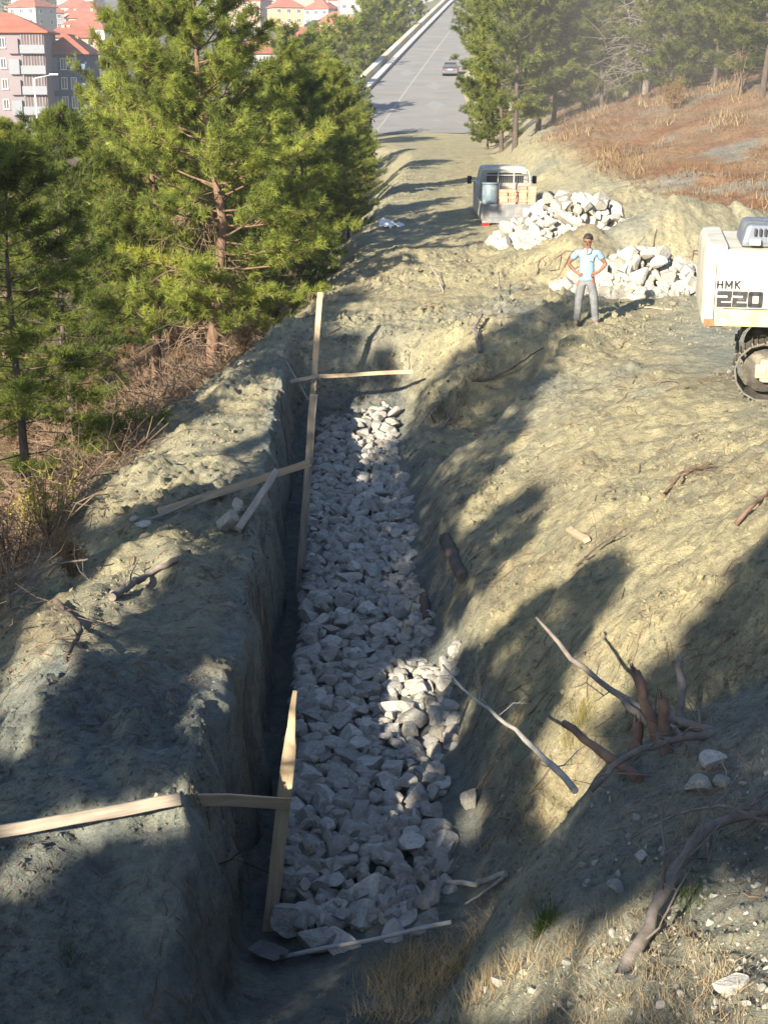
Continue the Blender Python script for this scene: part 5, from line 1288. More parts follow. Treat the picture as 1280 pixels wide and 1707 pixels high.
def excavator():
    q = hit(1262, 671); Y0 = q.y
    corner = at_y(1167, 545, Y0 + 0.10)
    g = gz(corner.x + 1.6, Y0 + 1.0)
    r = empty('excavator', (corner.x, corner.y, g), math.radians(-10), 'white tracked excavator with a dark engine hood, cut off by the right edge', 'excavator')
    W = 2.7; zb, zt = corner.z - g, at_y(1200, 409, Y0 + 0.10).z - g
    mb = MB(); rounded_slab(mb, 0, 0.30, 0, W, zb, zt, 0.17, top=0.07); cw = mb.build('counterweight', M_white, r)
    MB().box((0.10, 0.012, zb + 0.05), (0.17, 0.02, 0.10), Matrix.Translation((0.02, -0.006, 0.02)), 0.004).build('rust_patch', M_rust, cw)
    # side doors, proud of the frame by a few millimetres
    zm = zb + (zt - zb) * 0.235
    MB().box((1.47, 0.035, (zm + zt) / 2 - 0.03), (2.60, 0.10, zt - zm - 0.07), None, 0.015).build('side_door', M_white, r)
    MB().box((1.75, W / 2, (zb + zm) / 2 + 0.005), (3.15, W + 0.012, zm - zb - 0.03), None, 0.02).build('revolving_frame', M_yellow, r)
    MB().box((1.62, W / 2, (zm + zt) / 2 - .035), (2.92, W - 0.12, zt - zm - 0.05), None, .03).build('body_shell', M_white, r)
    MB().box((0.166, 0.02, (zb + zt) / 2 - .03), (0.012, 0.05, (zt - zb) * 0.74)).build('door_gap', M_dark, r)
    MB().box((0.95, -0.018, zm + 0.50), (0.17, 0.012, 0.10), None, 0.003).build('door_latch', simple('grey_latch', (0.20, 0.19, 0.17)), r)
    MB().box((1.4, -0.012, zm + .26), (2.4, 0.004, 0.012)).build('trim_line', M_yellow, r)
    # lettering
    B = Matrix.Rotation(PI / 2, 4, 'X')
    def letter(ch, x, w, h, z):
        t = 0.024; m = MB()
        def stroke(x0, z0, x1, z1):
            a, b_ = Vector((x + x0, -0.019, z + z0)), Vector((x + x1, -0.019, z + z1)); d = b_ - a
            m.box((d.length / 2, 0, 0), (d.length + t * .4, t, 0.008), frame(a, d, (0, -1, 0)))
        h0, w0 = t / 2, w - t / 2
        for q in {'H': ((h0, 0, h0, h), (w0, 0, w0, h), (0, h / 2, w, h / 2)), 'M': ((h0, 0, h0, h), (w0, 0, w0, h), (h0, h, w / 2, h * .25), (w / 2, h * .25, w0, h)), 'K': ((h0, 0, h0, h), (h0, h * .45, w0, h), (w * .3, h * .55, w0, 0))}[ch]: stroke(*q)
        m.build('model_lettering', M_black, r)
    for ch, x_, w_ in (('H', 0.185, 0.085), ('M', 0.295, 0.105), ('K', 0.425, 0.085)): letter(ch, x_, w_, 0.105, zm + 0.285)
    def digit(ch, x, w, h, z):
        t = 0.062; m = MB()
        def bar(x0, z0, x1, z1): m.box((x + (x0 + x1) / 2, -0.019, z + (z0 + z1) / 2), (abs(x1 - x0), 0.008, abs(z1 - z0)), None, 0.0025)
        if ch == '2':
            bar(0, h - t, w, h); bar(w - t, h / 2 + .02, w, h - t); bar(0, h / 2 - t / 2, w - .01, h / 2 + t / 2 - .01); bar(0, t - .002, t, h / 2 - t / 2 + .002); bar(0, 0, w, t)
        else:
            bar(0.012, h - t, w - .012, h); bar(0.012, 0, w - .012, t); bar(0, .012, t, h - .012); bar(w - t, .012, w, h - .012)
        m.build('number_lettering', M_black, r)
    for i, ch in enumerate('220'): digit(ch, 0.195 + i * 0.212, 0.205, 0.225, zm + 0.025)
    text_mesh('model_lettering', 'LC', 0.09, simple('worn_decal', (0.30, 0.26, 0.17), (0.42, 0.35, 0.2), 12), Matrix.Translation((0.20, 0.0, zb + 0.17)) @ B, r, ext=0.012, sx=1.5)
    # hood with vents, hinge and exhaust
    hz0, hz1 = zt - 0.05, at_y(1240, 371, Y0 + 0.6).z - g
    hx = 0.46
    hood = MB().box((1.55 + hx - .45, 0.95, (hz0 + hz1) / 2), (2.15, 1.3, hz1 - hz0), None, 0.07, taper=0.93).build('engine_hood', M_hood, r)
    for k in range(7):
        MB().box((hx + 0.22 + k * 0.068, 0.300, (hz0 + hz1) / 2 + .055), (0.034, 0.05, 0.10), Matrix.Identity(4), 0.01).build('vent_slot', M_black, hood)
    MB().box((hx + 0.22, 0.26, zt + 0.03), (0.16, 0.10, 0.09), None, 0.02).build('hinge', M_white, hood)
    MB().tube([(1.08, .8, hz1 - .05), (1.08, .8, hz1 + .10), (1.03, .8, hz1 + .20), (0.93, .8, hz1 + .27)], [.055, .055, .055, .055], 12).build('exhaust_pipe', M_chrome, r)
    # tracks
    tl = (1226 - 1167) / FPX * proj(corner.x, Y0, g + .4)[2]
    H, L, TW = 0.86, 4.2, 0.60
    for side, y0 in (('near', 0.0), ('far', W - TW)):
        t = empty('track', (tl, y0, 0)); t.parent = r
        cx_, cy_ = tl + L / 2, W / 2
        t.matrix_local = Matrix.Translation((cx_, cy_, 0)) @ Matrix.Rotation(math.radians(-4), 4, 'Z') @ Matrix.Translation((-L / 2 + .09, y0 - W / 2, 0))
        R = H / 2; n = 46; per = 2 * (L - H) + PI * H
        shoe = MB().box((0, TW / 2, 0), (per / n * 0.94, TW, 0.028), None, 0.004).box((per / n * .34, TW / 2, -.03), (0.022, TW, 0.045), None, 0.004).box((0, TW / 2, -.022), (0.016, TW, 0.028)).mesh('track_shoe', M_track)
        for k in range(n):
            s_ = per * k / n
            if s_ < L - H: p, a = (R + s_, 0.03), 0
            elif s_ < L - H + PI * R: b_ = (s_ - (L - H)) / R; p, a = (L - R + math.sin(b_) * (R - .03), R - math.cos(b_) * (R - .03)), b_
            elif s_ < 2 * (L - H) + PI * R: p, a = (L - R - (s_ - (L - H) - PI * R), H - 0.03), PI
            else: b_ = (s_ - 2 * (L - H) - PI * R) / R; p, a = (R - math.sin(b_) * (R - .03), R + math.cos(b_) * (R - .03)), PI + b_
            o = link('track_shoe', shoe, t); o.matrix_local = Matrix.Translation((p[0], 0, p[1])) @ Matrix.Rotation(-a, 4, 'Y')
        MB().lathe([(0, -.02), (.09, -.03), (.10, -.05), (.13, -.05), (.15, .0), (.24, .0), (.26, -.04), (R - .10, -.05), (R - .07, -.03), (R - .07, .05), (0, .05)], 24, Matrix.Translation((R, TW / 2, R)) @ Matrix.Rotation(PI / 2, 4, 'X') @ Matrix.Diagonal((.86, .86, 2.6, 1))).build('idler_wheel', M_track, t)
        MB().lathe([(0, -.06), (.10, -.06), (.12, -.03), (R - .07, -.05), (R - .07, .05), (0, .05)], 18, Matrix.Translation((L - R, TW / 2, R)) @ Matrix.Rotation(PI / 2, 4, 'X') @ Matrix.Diagonal((1, 1, 4.4, 1))).build('sprocket', M_track, t)
        MB().box((L / 2 + .05, TW / 2, R + .02), (L - 0.62, TW - 0.08, 0.34), None, 0.05).build('track_frame', M_dusty, t)
        MB().box((R + .10, 0.05, R + .01), (0.46, 0.05, 0.20), None, 0.02).box((R - .03, 0.03, R + .02), (0.12, 0.05, 0.12), None, 0.03).box((R + .42, 0.06, R + .02), (0.5, 0.05, 0.30), None, 0.02).box((R + .15, 0.045, R + .15), (0.36, 0.03, 0.05), None, 0.01).box((R + .15, 0.045, R - .12), (0.36, 0.03, 0.05), None, 0.01).build('idler_yoke', M_dusty, t)
        for k in range(7):
            MB().lathe([(0, -.24), (.09, -.24), (.09, .24), (0, .24)], 12, Matrix.Translation((0.75 + k * 0.45, TW / 2, 0.14)) @ Matrix.Rotation(PI / 2, 4, 'X')).build('roller', M_track, t)
    MB().box((tl + L / 2, W / 2, 0.62), (1.9, W - 2 * TW, 0.45), None, 0.06).lathe([(.62, .8), (.62, zb)], 24, Matrix.Translation((tl + L / 2, W / 2, 0))).build('undercarriage', M_yellow, r)
    # cab and boom, beyond the edge of the picture
    MB().box((3.35, W - .55, zb + 0.95), (1.6, 1.0, 1.75), None, 0.08, taper=0.92).build('cab', M_white, r)
    MB().box((3.35, W - 1.06, zb + 1.2), (1.3, 0.03, 0.95), None, 0.01).box((3.35, W - .02, zb + 1.2), (1.3, 0.03, 0.95), None, 0.01).build('cab_window', M_glass, r)
    MB().tube([(3.3, W / 2 - .3, zb + .5), (4.4, W / 2 - .3, zb + 2.6), (5.5, W / 2 - .3, zb + 3.1), (7.3, W / 2 - .3, zb + 2.5)], [.22, .32, .30, .20], 8).build('boom', M_yellow, r)
    MB().tube([(6.9, W / 2 - .3, zb + 2.9), (7.4, W / 2 - .3, zb + 2.2), (7.0, W / 2 - .3, zb - .2)], [.16, .24, .14], 8).build('dipper_arm', M_yellow, r)
    MB().prism([(0, 0), (.9, .15), (1.0, .75), (.6, .95), (0, .8)], 1.0, Matrix.Translation((6.4, W / 2 + .2, zb - 1.1)) @ Matrix.Rotation(PI / 2, 4, 'X')).build('bucket', M_track, r)
excavator()

# ------------------------------------------------------------------ pickup truck
M_cream = simple('cream_truck_paint', (0.40, 0.375, 0.31), (0.48, 0.455, 0.38), 3, 0.5, dirt=(0.36, 0.31, 0.22), dscale=3, dlo=0.5, dhi=0.75)
M_tail = simple('shaded_grey_paint', (0.14, 0.145, 0.15), (0.22, 0.22, 0.215), 3, 0.5, dirt=(0.34, 0.30, 0.23), dscale=3, dlo=0.5, dhi=0.72)  # shade on the tailgate is mixed into this grey; dirt patches lie over it
M_lamp = simple('tail_lamp_red', (0.30, 0.02, 0.015), None, 5, 0.3)
M_brick = simple('pink_clay', (0.40, 0.19, 0.12), (0.56, 0.32, 0.22), 5, 0.9, 0.3, 40, rand=0.2)
M_drum = simple('blue_grey_plastic', (0.10, 0.145, 0.165), (0.15, 0.20, 0.22), 4, 0.5, dirt=(0.30, 0.30, 0.27), dscale=4, dlo=0.55, dhi=0.75)
def truck():
    a = at(853, 340, 41.0); g = gz(a.x, a.y + 1.2)
    top = a.z - g
    W = 102 / FPX * 41.0; D = 2.6; ft = top - 0.44
    L = Vector((a.x, a.y, g)); rz = 0.0
    r = empty('pickup_truck', L, rz, 'small cream flatbed pickup seen from behind, its bed loaded, beside the white boulder heap', 'pickup truck')
    MB().box((0, D / 2, ft - .05), (W - .06, D, .10), None, .01).box((-.38, D / 2 + .6, ft - .2), (.09, D + 2, .16)).box((.38, D / 2 + .6, ft - .2), (.09, D + 2, .16)).build('chassis_bed', M_tail, r)
    MB().box((0, 0.02, ft + .21), (W, .045, .44), None, .012).box((0, -.008, ft + .21), (W - .16, .012, .30), None, .006).build('tailgate', M_tail, r)
    for s in (-1, 1): MB().box((s * (W / 2 - .025), D / 2 + .03, ft + .22), (.05, D - .02, .46), None, .012).build('side_board', M_cream, r)
    MB().box((0, .05, ft - .28), (W * .8, .08, .11), None, .015).build('bumper', M_tail, r)
    for s in (-1, 1): MB().box((s * (W / 2 - .14), .03, ft - .13), (.22, .06, .10), None, .012).build('tail_lamp', M_lamp, r)
    MB().box((.1, .0, ft - .27), (.42, .012, .10), None, .003).build('number_plate', M_plastic, r)
    # headboard rack: frame, uprights, cross bars and the wire between
    top_r = at_y(850, 283, a.y + D).z - g; x0, x1 = -W * .41, W * .41; b0 = ft + .05
    m = MB().tube([(x0 - .06, D, b0), (x0 - .04, D, ft + .95), (x0, D, top_r - .08), (x0 + .06, D, top_r), (x1 - .06, D, top_r), (x1, D, top_r - .08), (x1 + .04, D, ft + .95), (x1 + .06, D, b0)], .026, 8)
    for k in (1, 2): m.tube([(x0 + (x1 - x0) * (k / 3 + .02), D, b0), (x0 + (x1 - x0) * (k / 3 + .02), D, top_r)], .02, 6)
    for z in (ft + .52, top_r - .16): m.tube([(x0, D, z), (x1, D, z)], .018, 6)
    m.build('rack_frame', M_cream, r)
    w = MB()
    for k in range(26): w.tube([(x0 + (x1 - x0) * k / 25, D + .03, ft + .5), (x0 + (x1 - x0) * k / 25, D + .03, top_r - .02)], .004, 4)
    for k in range(12): w.tube([(x0, D + .03, ft + .5 + (top_r - ft - .5) * k / 12), (x1, D + .03, ft + .5 + (top_r - ft - .5) * k / 12)], .004, 4)
    w.build('rack_mesh', M_tail, r)
    # cab
    MB().box((0, D + .95, ft + .35), (W - .04, 1.55, .95), None, .08).box((0, D + .95, ft + .98), (W - .16, 1.35, .62), None, .12, taper=.86).build('cab', M_cream, r)
    MB().box((0, D + .272, ft + .94), (W * .62, .02, .36), None, .06).build('rear_window', M_glass, r)
    for s in (-1, 1):
        MB().tube([(s * (W / 2 - .05), D + 1.3, ft + .75), (s * (W / 2 + .10), D + 1.2, ft + .85)], .012, 6).box((s * (W / 2 + .13), D + 1.18, ft + .85), (.14, .07, .24), None, .03).build('wing_mirror', M_dark, r)
        for y in (.75, D + 1.35):
            t = MB().lathe([(.12, -.09), (.24, -.10), (.28, -.06), (.28, .06), (.24, .10), (.12, .09)], 20, Matrix.Translation((s * (W / 2 - .16), y, .28)) @ Matrix.Rotation(PI / 2, 4, 'Y')).build('wheel', M_rubber, r)
            MB().lathe([(0, -.07), (.13, -.08), (.13, .08), (0, .07)], 14, Matrix.Translation((s * (W / 2 - .16), y, .28)) @ Matrix.Rotation(PI / 2, 4, 'Y')).build('rim', M_tail, t)
    M0 = Matrix.Translation(L) @ Matrix.Rotation(rz, 4, 'Z')
    # drum and brick stacks stand on the bed
    R = 27.5 / FPX * 42 / 2
    p = M0 @ Vector((-W / 2 + R + .05, .62, ft)); dr = empty('drum', p, 0, 'blue grey plastic drum standing in the left rear corner of the pickup bed', 'drum')
    hgt = 0.98
    MB().lathe([(0, 0), (R * .86, 0), (R * .92, .03), (R * .97, hgt * .3), (R, hgt * .33), (R * .97, hgt * .36), (R * .98, hgt * .62), (R, hgt * .65), (R * .98, hgt * .68), (R * .95, hgt * .95), (R * .88, hgt), (R * .8, hgt - .02), (0, hgt - .02)], 24).build('barrel', M_drum, dr)
    MB().lathe([(R * .78, hgt - .03), (R * 1.0, hgt - .035), (R * 1.02, hgt - .005), (R * .99, hgt + .01), (0, hgt + .012)], 24).build('lid', M_drum, dr)
    bm_ = MB().box((0, 0, 0), (.235, .12, .085), None, .008).mesh('brick', M_brick); rs = random.Random(3)
    for cx, wd, lay, lab in ((-.08, 2, 9, 'stack of pink clay bricks in the middle of the pickup bed beside the drum'), (.48, 2, 10, 'stack of pink clay bricks against the right side of the pickup bed')):
        st = empty('brick_stack', M0 @ Vector((cx, .55, ft)), rz, lab, 'brick stack', 'brick stacks on the pickup bed')
        for z in range(lay):
            for y in range(3):
                for x in range(wd):
                    o = link('brick', bm_, st); o.location = ((x - (wd - 1) / 2) * .245 + rs.uniform(-.014, .014), y * .13 + rs.uniform(-.012, .012), .045 + z * .089); o.rotation_euler = (0, 0, rs.uniform(-.07, .07))
        for x in range(2):
            o = link('brick', bm_, st); o.location = ((x - .5) * .27, -.16, .045); o.rotation_euler = (0, 0, rs.uniform(-.2, .2))
truck()

# ------------------------------------------------------------------ parked car far up the road
M_carp = simple('silver_grey_paint', (0.13, 0.14, 0.155), (0.16, 0.17, 0.185), 2, 0.3, metal=0.5)
def parked_car():
    a = at(750, 139, 150.0); y = a.y; g = float(base_h(a.x, y)) + .02
    r = empty('parked_car', (a.x, y, g), math.radians(-4), 'silver grey hatchback parked facing away on the right of the asphalt road', 'car')
    sec = [(-.0, .32, .55, .80), (.10, .26, .80, .84), (.35, .24, .98, .85), (.5, .24, 1.0, .85), (2.6, .24, .96, .85), (3.7, .26, .82, .80), (3.9, .34, .66, .68)]
    vs, fs = [], []
    for y_, zb, zt, hw in sec: vs += [(-hw, y_, zb), (hw, y_, zb), (hw, y_, zt - .1), (hw * .93, y_, zt), (-hw * .93, y_, zt), (-hw, y_, zt - .1)]
    n = len(sec)
    for i in range(n - 1):
        for k in range(6): fs.append((i * 6 + k, i * 6 + (k + 1) % 6, (i + 1) * 6 + (k + 1) % 6, (i + 1) * 6 + k))
    fs += [tuple(range(6))[::-1], tuple((n - 1) * 6 + k for k in range(6))]
    MB().add(vs, fs).build('body', M_carp, r)
    MB().add([(-.76, .18, .95), (.76, .18, .95), (.76, 3.0, .95), (-.76, 3.0, .95), (-.60, .55, 1.46), (.60, .55, 1.46), (.60, 2.0, 1.46), (-.60, 2.0, 1.46)], [(0, 1, 5, 4), (1, 2, 6, 5), (2, 3, 7, 6), (3, 0, 4, 7), (4, 5, 6, 7)]).build('cabin', M_carp, r)
    MB().add([(-.64, .225, 1.0), (.64, .225, 1.0), (.54, .50, 1.40), (-.54, .50, 1.40)], [(0, 1, 2, 3)]).build('rear_window', M_glass, r)
    for s in (-1, 1):
        MB().add([(s * .755, .55, 1.0), (s * .755, 2.5, 1.0), (s * .625, 1.9, 1.40), (s * .625, .75, 1.40)], [(0, 1, 2, 3)]).build('side_window', M_glass, r)
        MB().box((s * .72, .06, .78), (.16, .08, .20), None, .02).build('tail_light', M_lamp, r)
        MB().box((s * .93, 2.2, 1.0), (.14, .08, .12), None, .02).build('wing_mirror', M_carp, r)
        for y_ in (.72, 3.2): MB().lathe([(0, -.1), (.30, -.1), (.31, -.08), (.31, .08), (.30, .1), (0, .1)], 18, Matrix.Translation((s * .74, y_, .31)) @ Matrix.Rotation(PI / 2, 4, 'Y')).build('wheel', M_rubber, r)
    MB().box((0, -.02, .42), (1.58, .14, .22), None, .04).build('bumper', M_carp, r)
    MB().box((0, -.07, .70), (.5, .12, .11), None, .01).build('number_plate', M_plastic, r)
parked_car()
# ------------------------------------------------------------------ asphalt road, its markings, walls and the street lamp
M_asphalt = simple('worn_asphalt', (0.185, 0.18, 0.172), (0.245, 0.238, 0.222), 0.35, 0.9, 0.3, 6, dirt=(0.30, 0.27, 0.21), dscale=0.22, dlo=0.55, dhi=0.8)
M_line = simple('worn_road_paint', (0.36, 0.35, 0.32), (0.26, 0.26, 0.25), 1.2, 0.8)
M_patch = simple('pale_repair', (0.27, 0.265, 0.25), (0.215, 0.215, 0.21), 1.5, 0.9)
M_kerbw = simple('white_painted_concrete', (0.50, 0.49, 0.45), (0.60, 0.59, 0.54), 0.8, 0.8, dirt=(0.42, 0.39, 0.33), dscale=.7, dlo=.5, dhi=.75)
M_kerby = simple('cream_painted_concrete', (0.50, 0.43, 0.28), (0.58, 0.52, 0.37), 0.8, 0.8, dirt=(0.45, 0.39, 0.28), dscale=.7, dlo=.5, dhi=.75)
RYS = np.concatenate([np.arange(113.5, 160, 1.5), np.arange(160, 392, 4)])
def road_xl(y): return float(np.interp(y, _RY, _RX[:, 5])) + 0.45
def road_xr(y): return float(np.interp(y, _RY, _RX[:, 10])) - 0.35
def strip(name, f0, f1, ys, dz, mat, parent=None, n=2, rag=0.0):
    v, f = [], []
    for i, y in enumerate(ys):
        for k in range(n):
            t = k / (n - 1); x = f0(y) * (1 - t) + f1(y) * t
            yy = y + (rag * float(fbm(x * .9, 3.0, 0, 3, 5)) if i == 0 else 0)
            v.append((x, yy, float(raw_h(np.array([x]), np.array([y]))[0]) + dz))
    for i in range(len(ys) - 1):
        for k in range(n - 1): f.append((i * n + k, i * n + k + 1, (i + 1) * n + k + 1, (i + 1) * n + k))
    return link(name, arr_mesh(name, v, f, mat, True), parent)
road = tag(strip('road', road_xl, road_xr, RYS, 0.030, M_asphalt, n=9, rag=2.5), 'worn grey asphalt road climbing away to the top', 'road', kind='structure')
mid = lambda y: road_xl(y) + 3.55
tag(strip('centre_line', lambda y: mid(y) - .09, lambda y: mid(y) + .09, RYS[1:], 0.036, M_line), 'faded pale line down the middle of the asphalt road', 'road marking', kind='structure')
for i, (y, s) in enumerate(((121, .22), (121, .74), (133, .72), (133, .2), (148, .70), (160, .28), (176, .7))):
    x = road_xl(y) * (1 - s) + road_xr(y) * s
    v = [(x + dx, y + dy, float(base_h(x + dx, y + dy)) + .034) for dx, dy in ((-.95, 0), (0, -3.2), (.95, 0), (0, 3.2))]
    tag(link('repair_patch', arr_mesh('repair_patch', v, [(0, 1, 2, 3)], M_patch)), 'pale diamond patch on the asphalt', 'road marking', 'diamond patches on the road', 'structure')
def low_wall(name, off, w, h, mats, label, y0, seg):
    r = empty(name, (road_xl(y0) + off, y0, float(base_h(road_xl(y0) + off, y0))), 0, label, 'low wall')
    o = np.array(r.location); y = y0; k = 0
    while y < 330:
        y2 = y + seg - .12; v = []
        for yy in (y, y2):
            x = road_xl(yy) + off; z = float(base_h(road_xl(yy) + .2, yy))
            v += [(x - w / 2, yy, z - .5), (x + w / 2, yy, z - .5), (x + w / 2, yy, z + h), (x - w / 2, yy, z + h)]
        me = arr_mesh('block', np.array(v) - o, [(0, 1, 2, 3), (7, 6, 5, 4), (0, 4, 5, 1), (1, 5, 6, 2), (2, 6, 7, 3), (3, 7, 4, 0)], mats[k % len(mats)])
        link('block', me, r); y += seg; k += 1
low_wall('parapet_wall', -1.5, .62, .60, [M_kerby, M_kerbw], 'cream painted parapet, the outer of two low walls left of the asphalt road', 126, 11.0)  # cream and white paint, alternated partly to stand for tree shadow bands
low_wall('kerb_wall', -.35, .62, .30, [M_kerbw], 'whiter kerb wall, the inner of two low walls left of the asphalt road', 126, 11.0)
M_galv = simple('galvanised_steel', (0.50, 0.51, 0.52), (0.58, 0.59, 0.60), 5, 0.5)
def lamp():
    d = 118.0; p = at(57, 131, d); y = p.y; g = gz(p.x, y)
    r = empty('street_lamp', (p.x, y, g), 0, 'grey steel street lamp with one arm standing before the dark blue block', 'street lamp')
    H = p.z - g; a = at_y(95, 124, y); dx, dz = a.x - p.x, a.z - p.z
    MB().tube([(0.18, 0, 0), (0.1, 0, H * .5), (0, 0, H)], [.10, .085, .06], 10).build('pole', M_galv, r)
    MB().tube([(0, 0, H - .05), (.25, 0, H + .06), (dx * .75, 0, H + dz * .85)], [.055, .05, .04], 8).build('arm', M_galv, r)
    MB().box((dx * .88, 0, H + dz), (.75, .3, .14), Matrix.Identity(4), .05).build('lamp_head', M_galv, r)
lamp()
# ------------------------------------------------------------------ the town across the valley
def wall_mat(name, c, rand=0.0): return simple(name, c, tuple(min(.8, k * 1.12) for k in c), 0.25, 0.9, rand=rand)
M_tile = simple('red_roof_tiles', (0.22, 0.068, 0.043), (0.33, 0.118, 0.074), 0.5, 0.9, 0.5, 3, rand=0.2, stretch=(1, 1, 3))
M_win = simple('dark_window_glass', (0.05, 0.055, 0.065), (0.10, 0.11, 0.125), 0.3, 0.25, spec=0.5)
M_frame = simple('white_window_frame', (0.62, 0.61, 0.58))
WALLS = [wall_mat('cream_render', (0.44, 0.39, 0.31)), wall_mat('white_render', (0.52, 0.50, 0.47)), wall_mat('pink_render', (0.42, 0.29, 0.235)), wall_mat('grey_render', (0.29, 0.285, 0.28)), wall_mat('peach_render', (0.48, 0.32, 0.20)), wall_mat('pale_green_render', (0.34, 0.365, 0.31))]
M_ochre = wall_mat('ochre_render', (0.66, 0.36, 0.05)); M_blue = wall_mat('dark_blue_render', (0.030, 0.055, 0.105)); M_mauve = wall_mat('mauve_render', (0.205, 0.172, 0.178)); M_bal = wall_mat('pale_blue_render', (0.215, 0.225, 0.245)); M_brown = wall_mat('brown_shutter', (0.115, 0.085, 0.075)); M_bluebay = wall_mat('bay_blue_render', (0.11, 0.17, 0.25))
WIN_CACHE = {}
def window_mesh(w, h):
    k = (round(w, 2), round(h, 2))
    if k not in WIN_CACHE:
        f = MB()
        for s in (-1, 1): f.box((s * (w / 2 - .04), 0, 0), (.10, .14, h)).box((0, 0, s * (h / 2 - .04)), (w, .12, .10))
        f.box((0, .0, 0), (.07, .09, h - .1)).box((0, -.06, -h / 2 - .04), (w + .2, .26, .07))
        WIN_CACHE[k] = (f.mesh('window', M_frame), MB().box((0, .01, 0), (w - .1, .05, h - .1)).mesh('pane', M_win))
    return WIN_CACHE[k]
def add_window(parent, M, w, h):
    a, b = window_mesh(w, h); o = link('window', a, parent); o.matrix_local = M; p = link('pane', b, o); return o
def hip(w, d, z, h, ov=.5, ridge=.45):
    x, y = w / 2 + ov, d / 2 + ov; rx = max(0.0, x - y * .95) if w >= d else 0; ry = max(0.0, y - x * .95) if d > w else 0
    vs = [(-x, -y, z), (x, -y, z), (x, y, z), (-x, y, z), (-x, -y, z - .22), (x, -y, z - .22), (x, y, z - .22), (-x, y, z - .22)]
    if w >= d: vs += [(-rx, 0, z + h), (rx, 0, z + h)]; fs = [(0, 1, 9, 8), (1, 2, 9), (2, 3, 8, 9), (3, 0, 8)]
    else: vs += [(0, -ry, z + h), (0, ry, z + h)]; fs = [(0, 1, 8), (1, 2, 9, 8), (2, 3, 9), (3, 0, 8, 9)]
    return MB().add(vs, fs + [(0, 4, 5, 1), (1, 5, 6, 2), (2, 6, 7, 3), (3, 7, 4, 0), (7, 6, 5, 4)])
def house(loc, rz, w, d, floors, wall, label, group=None, roof='hip', rh=None, cols=None, fh=2.9, wins=True, name='house', cat='house', chim=1, seed=0, roof_mat=None, sink=6.0):
    r = empty(name, loc, rz, label, cat, group); H = floors * fh
    MB().box((0, 0, (H - sink) / 2), (w, d, H + sink)).build('wall', wall, r)
    if roof == 'hip':
        ro = hip(w, d, H, rh or 0.36 * min(w, d)).build('roof', roof_mat or M_tile, r)
        rr = random.Random(seed)
        for k in range(chim): MB().box((rr.uniform(-.35, .35) * w, rr.uniform(-.25, .1) * d, H + 1.3), (.7, .7, 2.6)).build('chimney', WALLS[0], ro)
    else:
        MB().box((0, 0, H + .25), (w + .3, d + .3, .5)).build('roof', WALLS[3], r)
    if wins:
        n = cols or max(2, int(w / 2.9)); nd = max(2, int(d / 3.2))
        for f in range(floors):
            for c in range(n): add_window(r, Matrix.Translation((-w / 2 + w * (c + .5) / n, -d / 2 - .02, f * fh + 1.6)), 1.3, 1.35)
            for c in range(nd): add_window(r, Matrix.Translation((w / 2 + .02, -d / 2 + d * (c + .5) / nd, f * fh + 1.6)) @ Matrix.Rotation(PI / 2, 4, 'Z'), 1.2, 1.3)
    return r
def flats_grey():
    d = 218.0; c = at(73, 52, d); y = c.y; H0 = -9.0
    r = empty('apartment_block', (c.x, y, H0), math.radians(4), 'mauve grey apartment block with red roof and brown shuttered balconies at the left edge', 'apartment block')
    H = c.z - H0; w, dp = 19.0, 12.0; px = d / FPX
    MB().box((-w / 2, dp / 2, H / 2), (w, dp, H)).build('wall', M_mauve, r)
    rf = hip(w, dp, H, 2.9, .7).build('roof', M_tile, r); rf.location = (-w / 2, dp / 2, 0)
    MB().box((-5.5, 3.0, H + 2.0), (.8, .8, 2.5)).build('chimney', WALLS[0], rf)
    st = 33 * px
    for k in range(6):
        z = H - .25 - k * st
        # recessed brown balcony front with slats, and the pale parapet below it
        b = MB().box((-1.85, -.02, z - .95), (3.4, .2, 1.7)).build('balcony_screen', M_brown, r)
        for q in range(8):
            MB().box((-3.4 + q * .44, -.16, z - .95), (.14, .08, 1.65)).build('slat', M_mauve if q % 3 else M_bal, b)
        MB().box((-1.75 + .0, -.45, z - 2.35), (3.7, .9, 1.25), None, .03).build('balcony', M_bal, r)
        MB().box((-4.6, -.3, z - 1.9), (1.5, .6, 2.2), None, .03).build('bay', M_bal if k % 2 else M_mauve, r)
        for x in (-6.3, -9.6, -11.5, -14.5): add_window(r, Matrix.Translation((x, -.04, z - 1.4)), 1.25 if x < -7 else .9, 1.5)
    MB().tube([(-7.7, -.1, 0), (-7.7, -.1, H)], .07, 6).build('drain_pipe', M_frame, r)
def flats_blue():
    d = 226.0; c = at(73, 88, d); y = c.y; H0 = -9.0
    r = empty('apartment_block', (c.x, y, H0), math.radians(2), 'dark blue apartment block with red roof beside the mauve grey one', 'apartment block')
    H = c.z - H0; w, dp = 6.6, 13.0; px = d / FPX
    MB().box((w / 2, dp / 2, H / 2), (w, dp, H)).build('wall', M_blue, r)
    rf = hip(w, dp, H, 2.9, .6).build('roof', M_tile, r); rf.location = (w / 2, dp / 2, 0)
    MB().box((.3, 2.0, H + 1.3), (1.3, 1.3, 2.6)).build('chimney', wall_mat('orange_render', (0.55, 0.22, 0.08)), rf)
    for k in range(5):
        z = H - .55 - k * 31 * px
        MB().box((1.55, -.2, z - 1.2), (1.1, .5, 2.1), None, .03).build('bay', M_bluebay, r)
        for x in (3.0, 4.5): add_window(r, Matrix.Translation((x, -.04, z - 1.1)), .95, 1.75)
        MB().box((6.0, -.4, z - 1.6), (1.0, .8, 1.0), None, .03).build('balcony', M_bluebay, r)
flats_grey(); flats_blue()
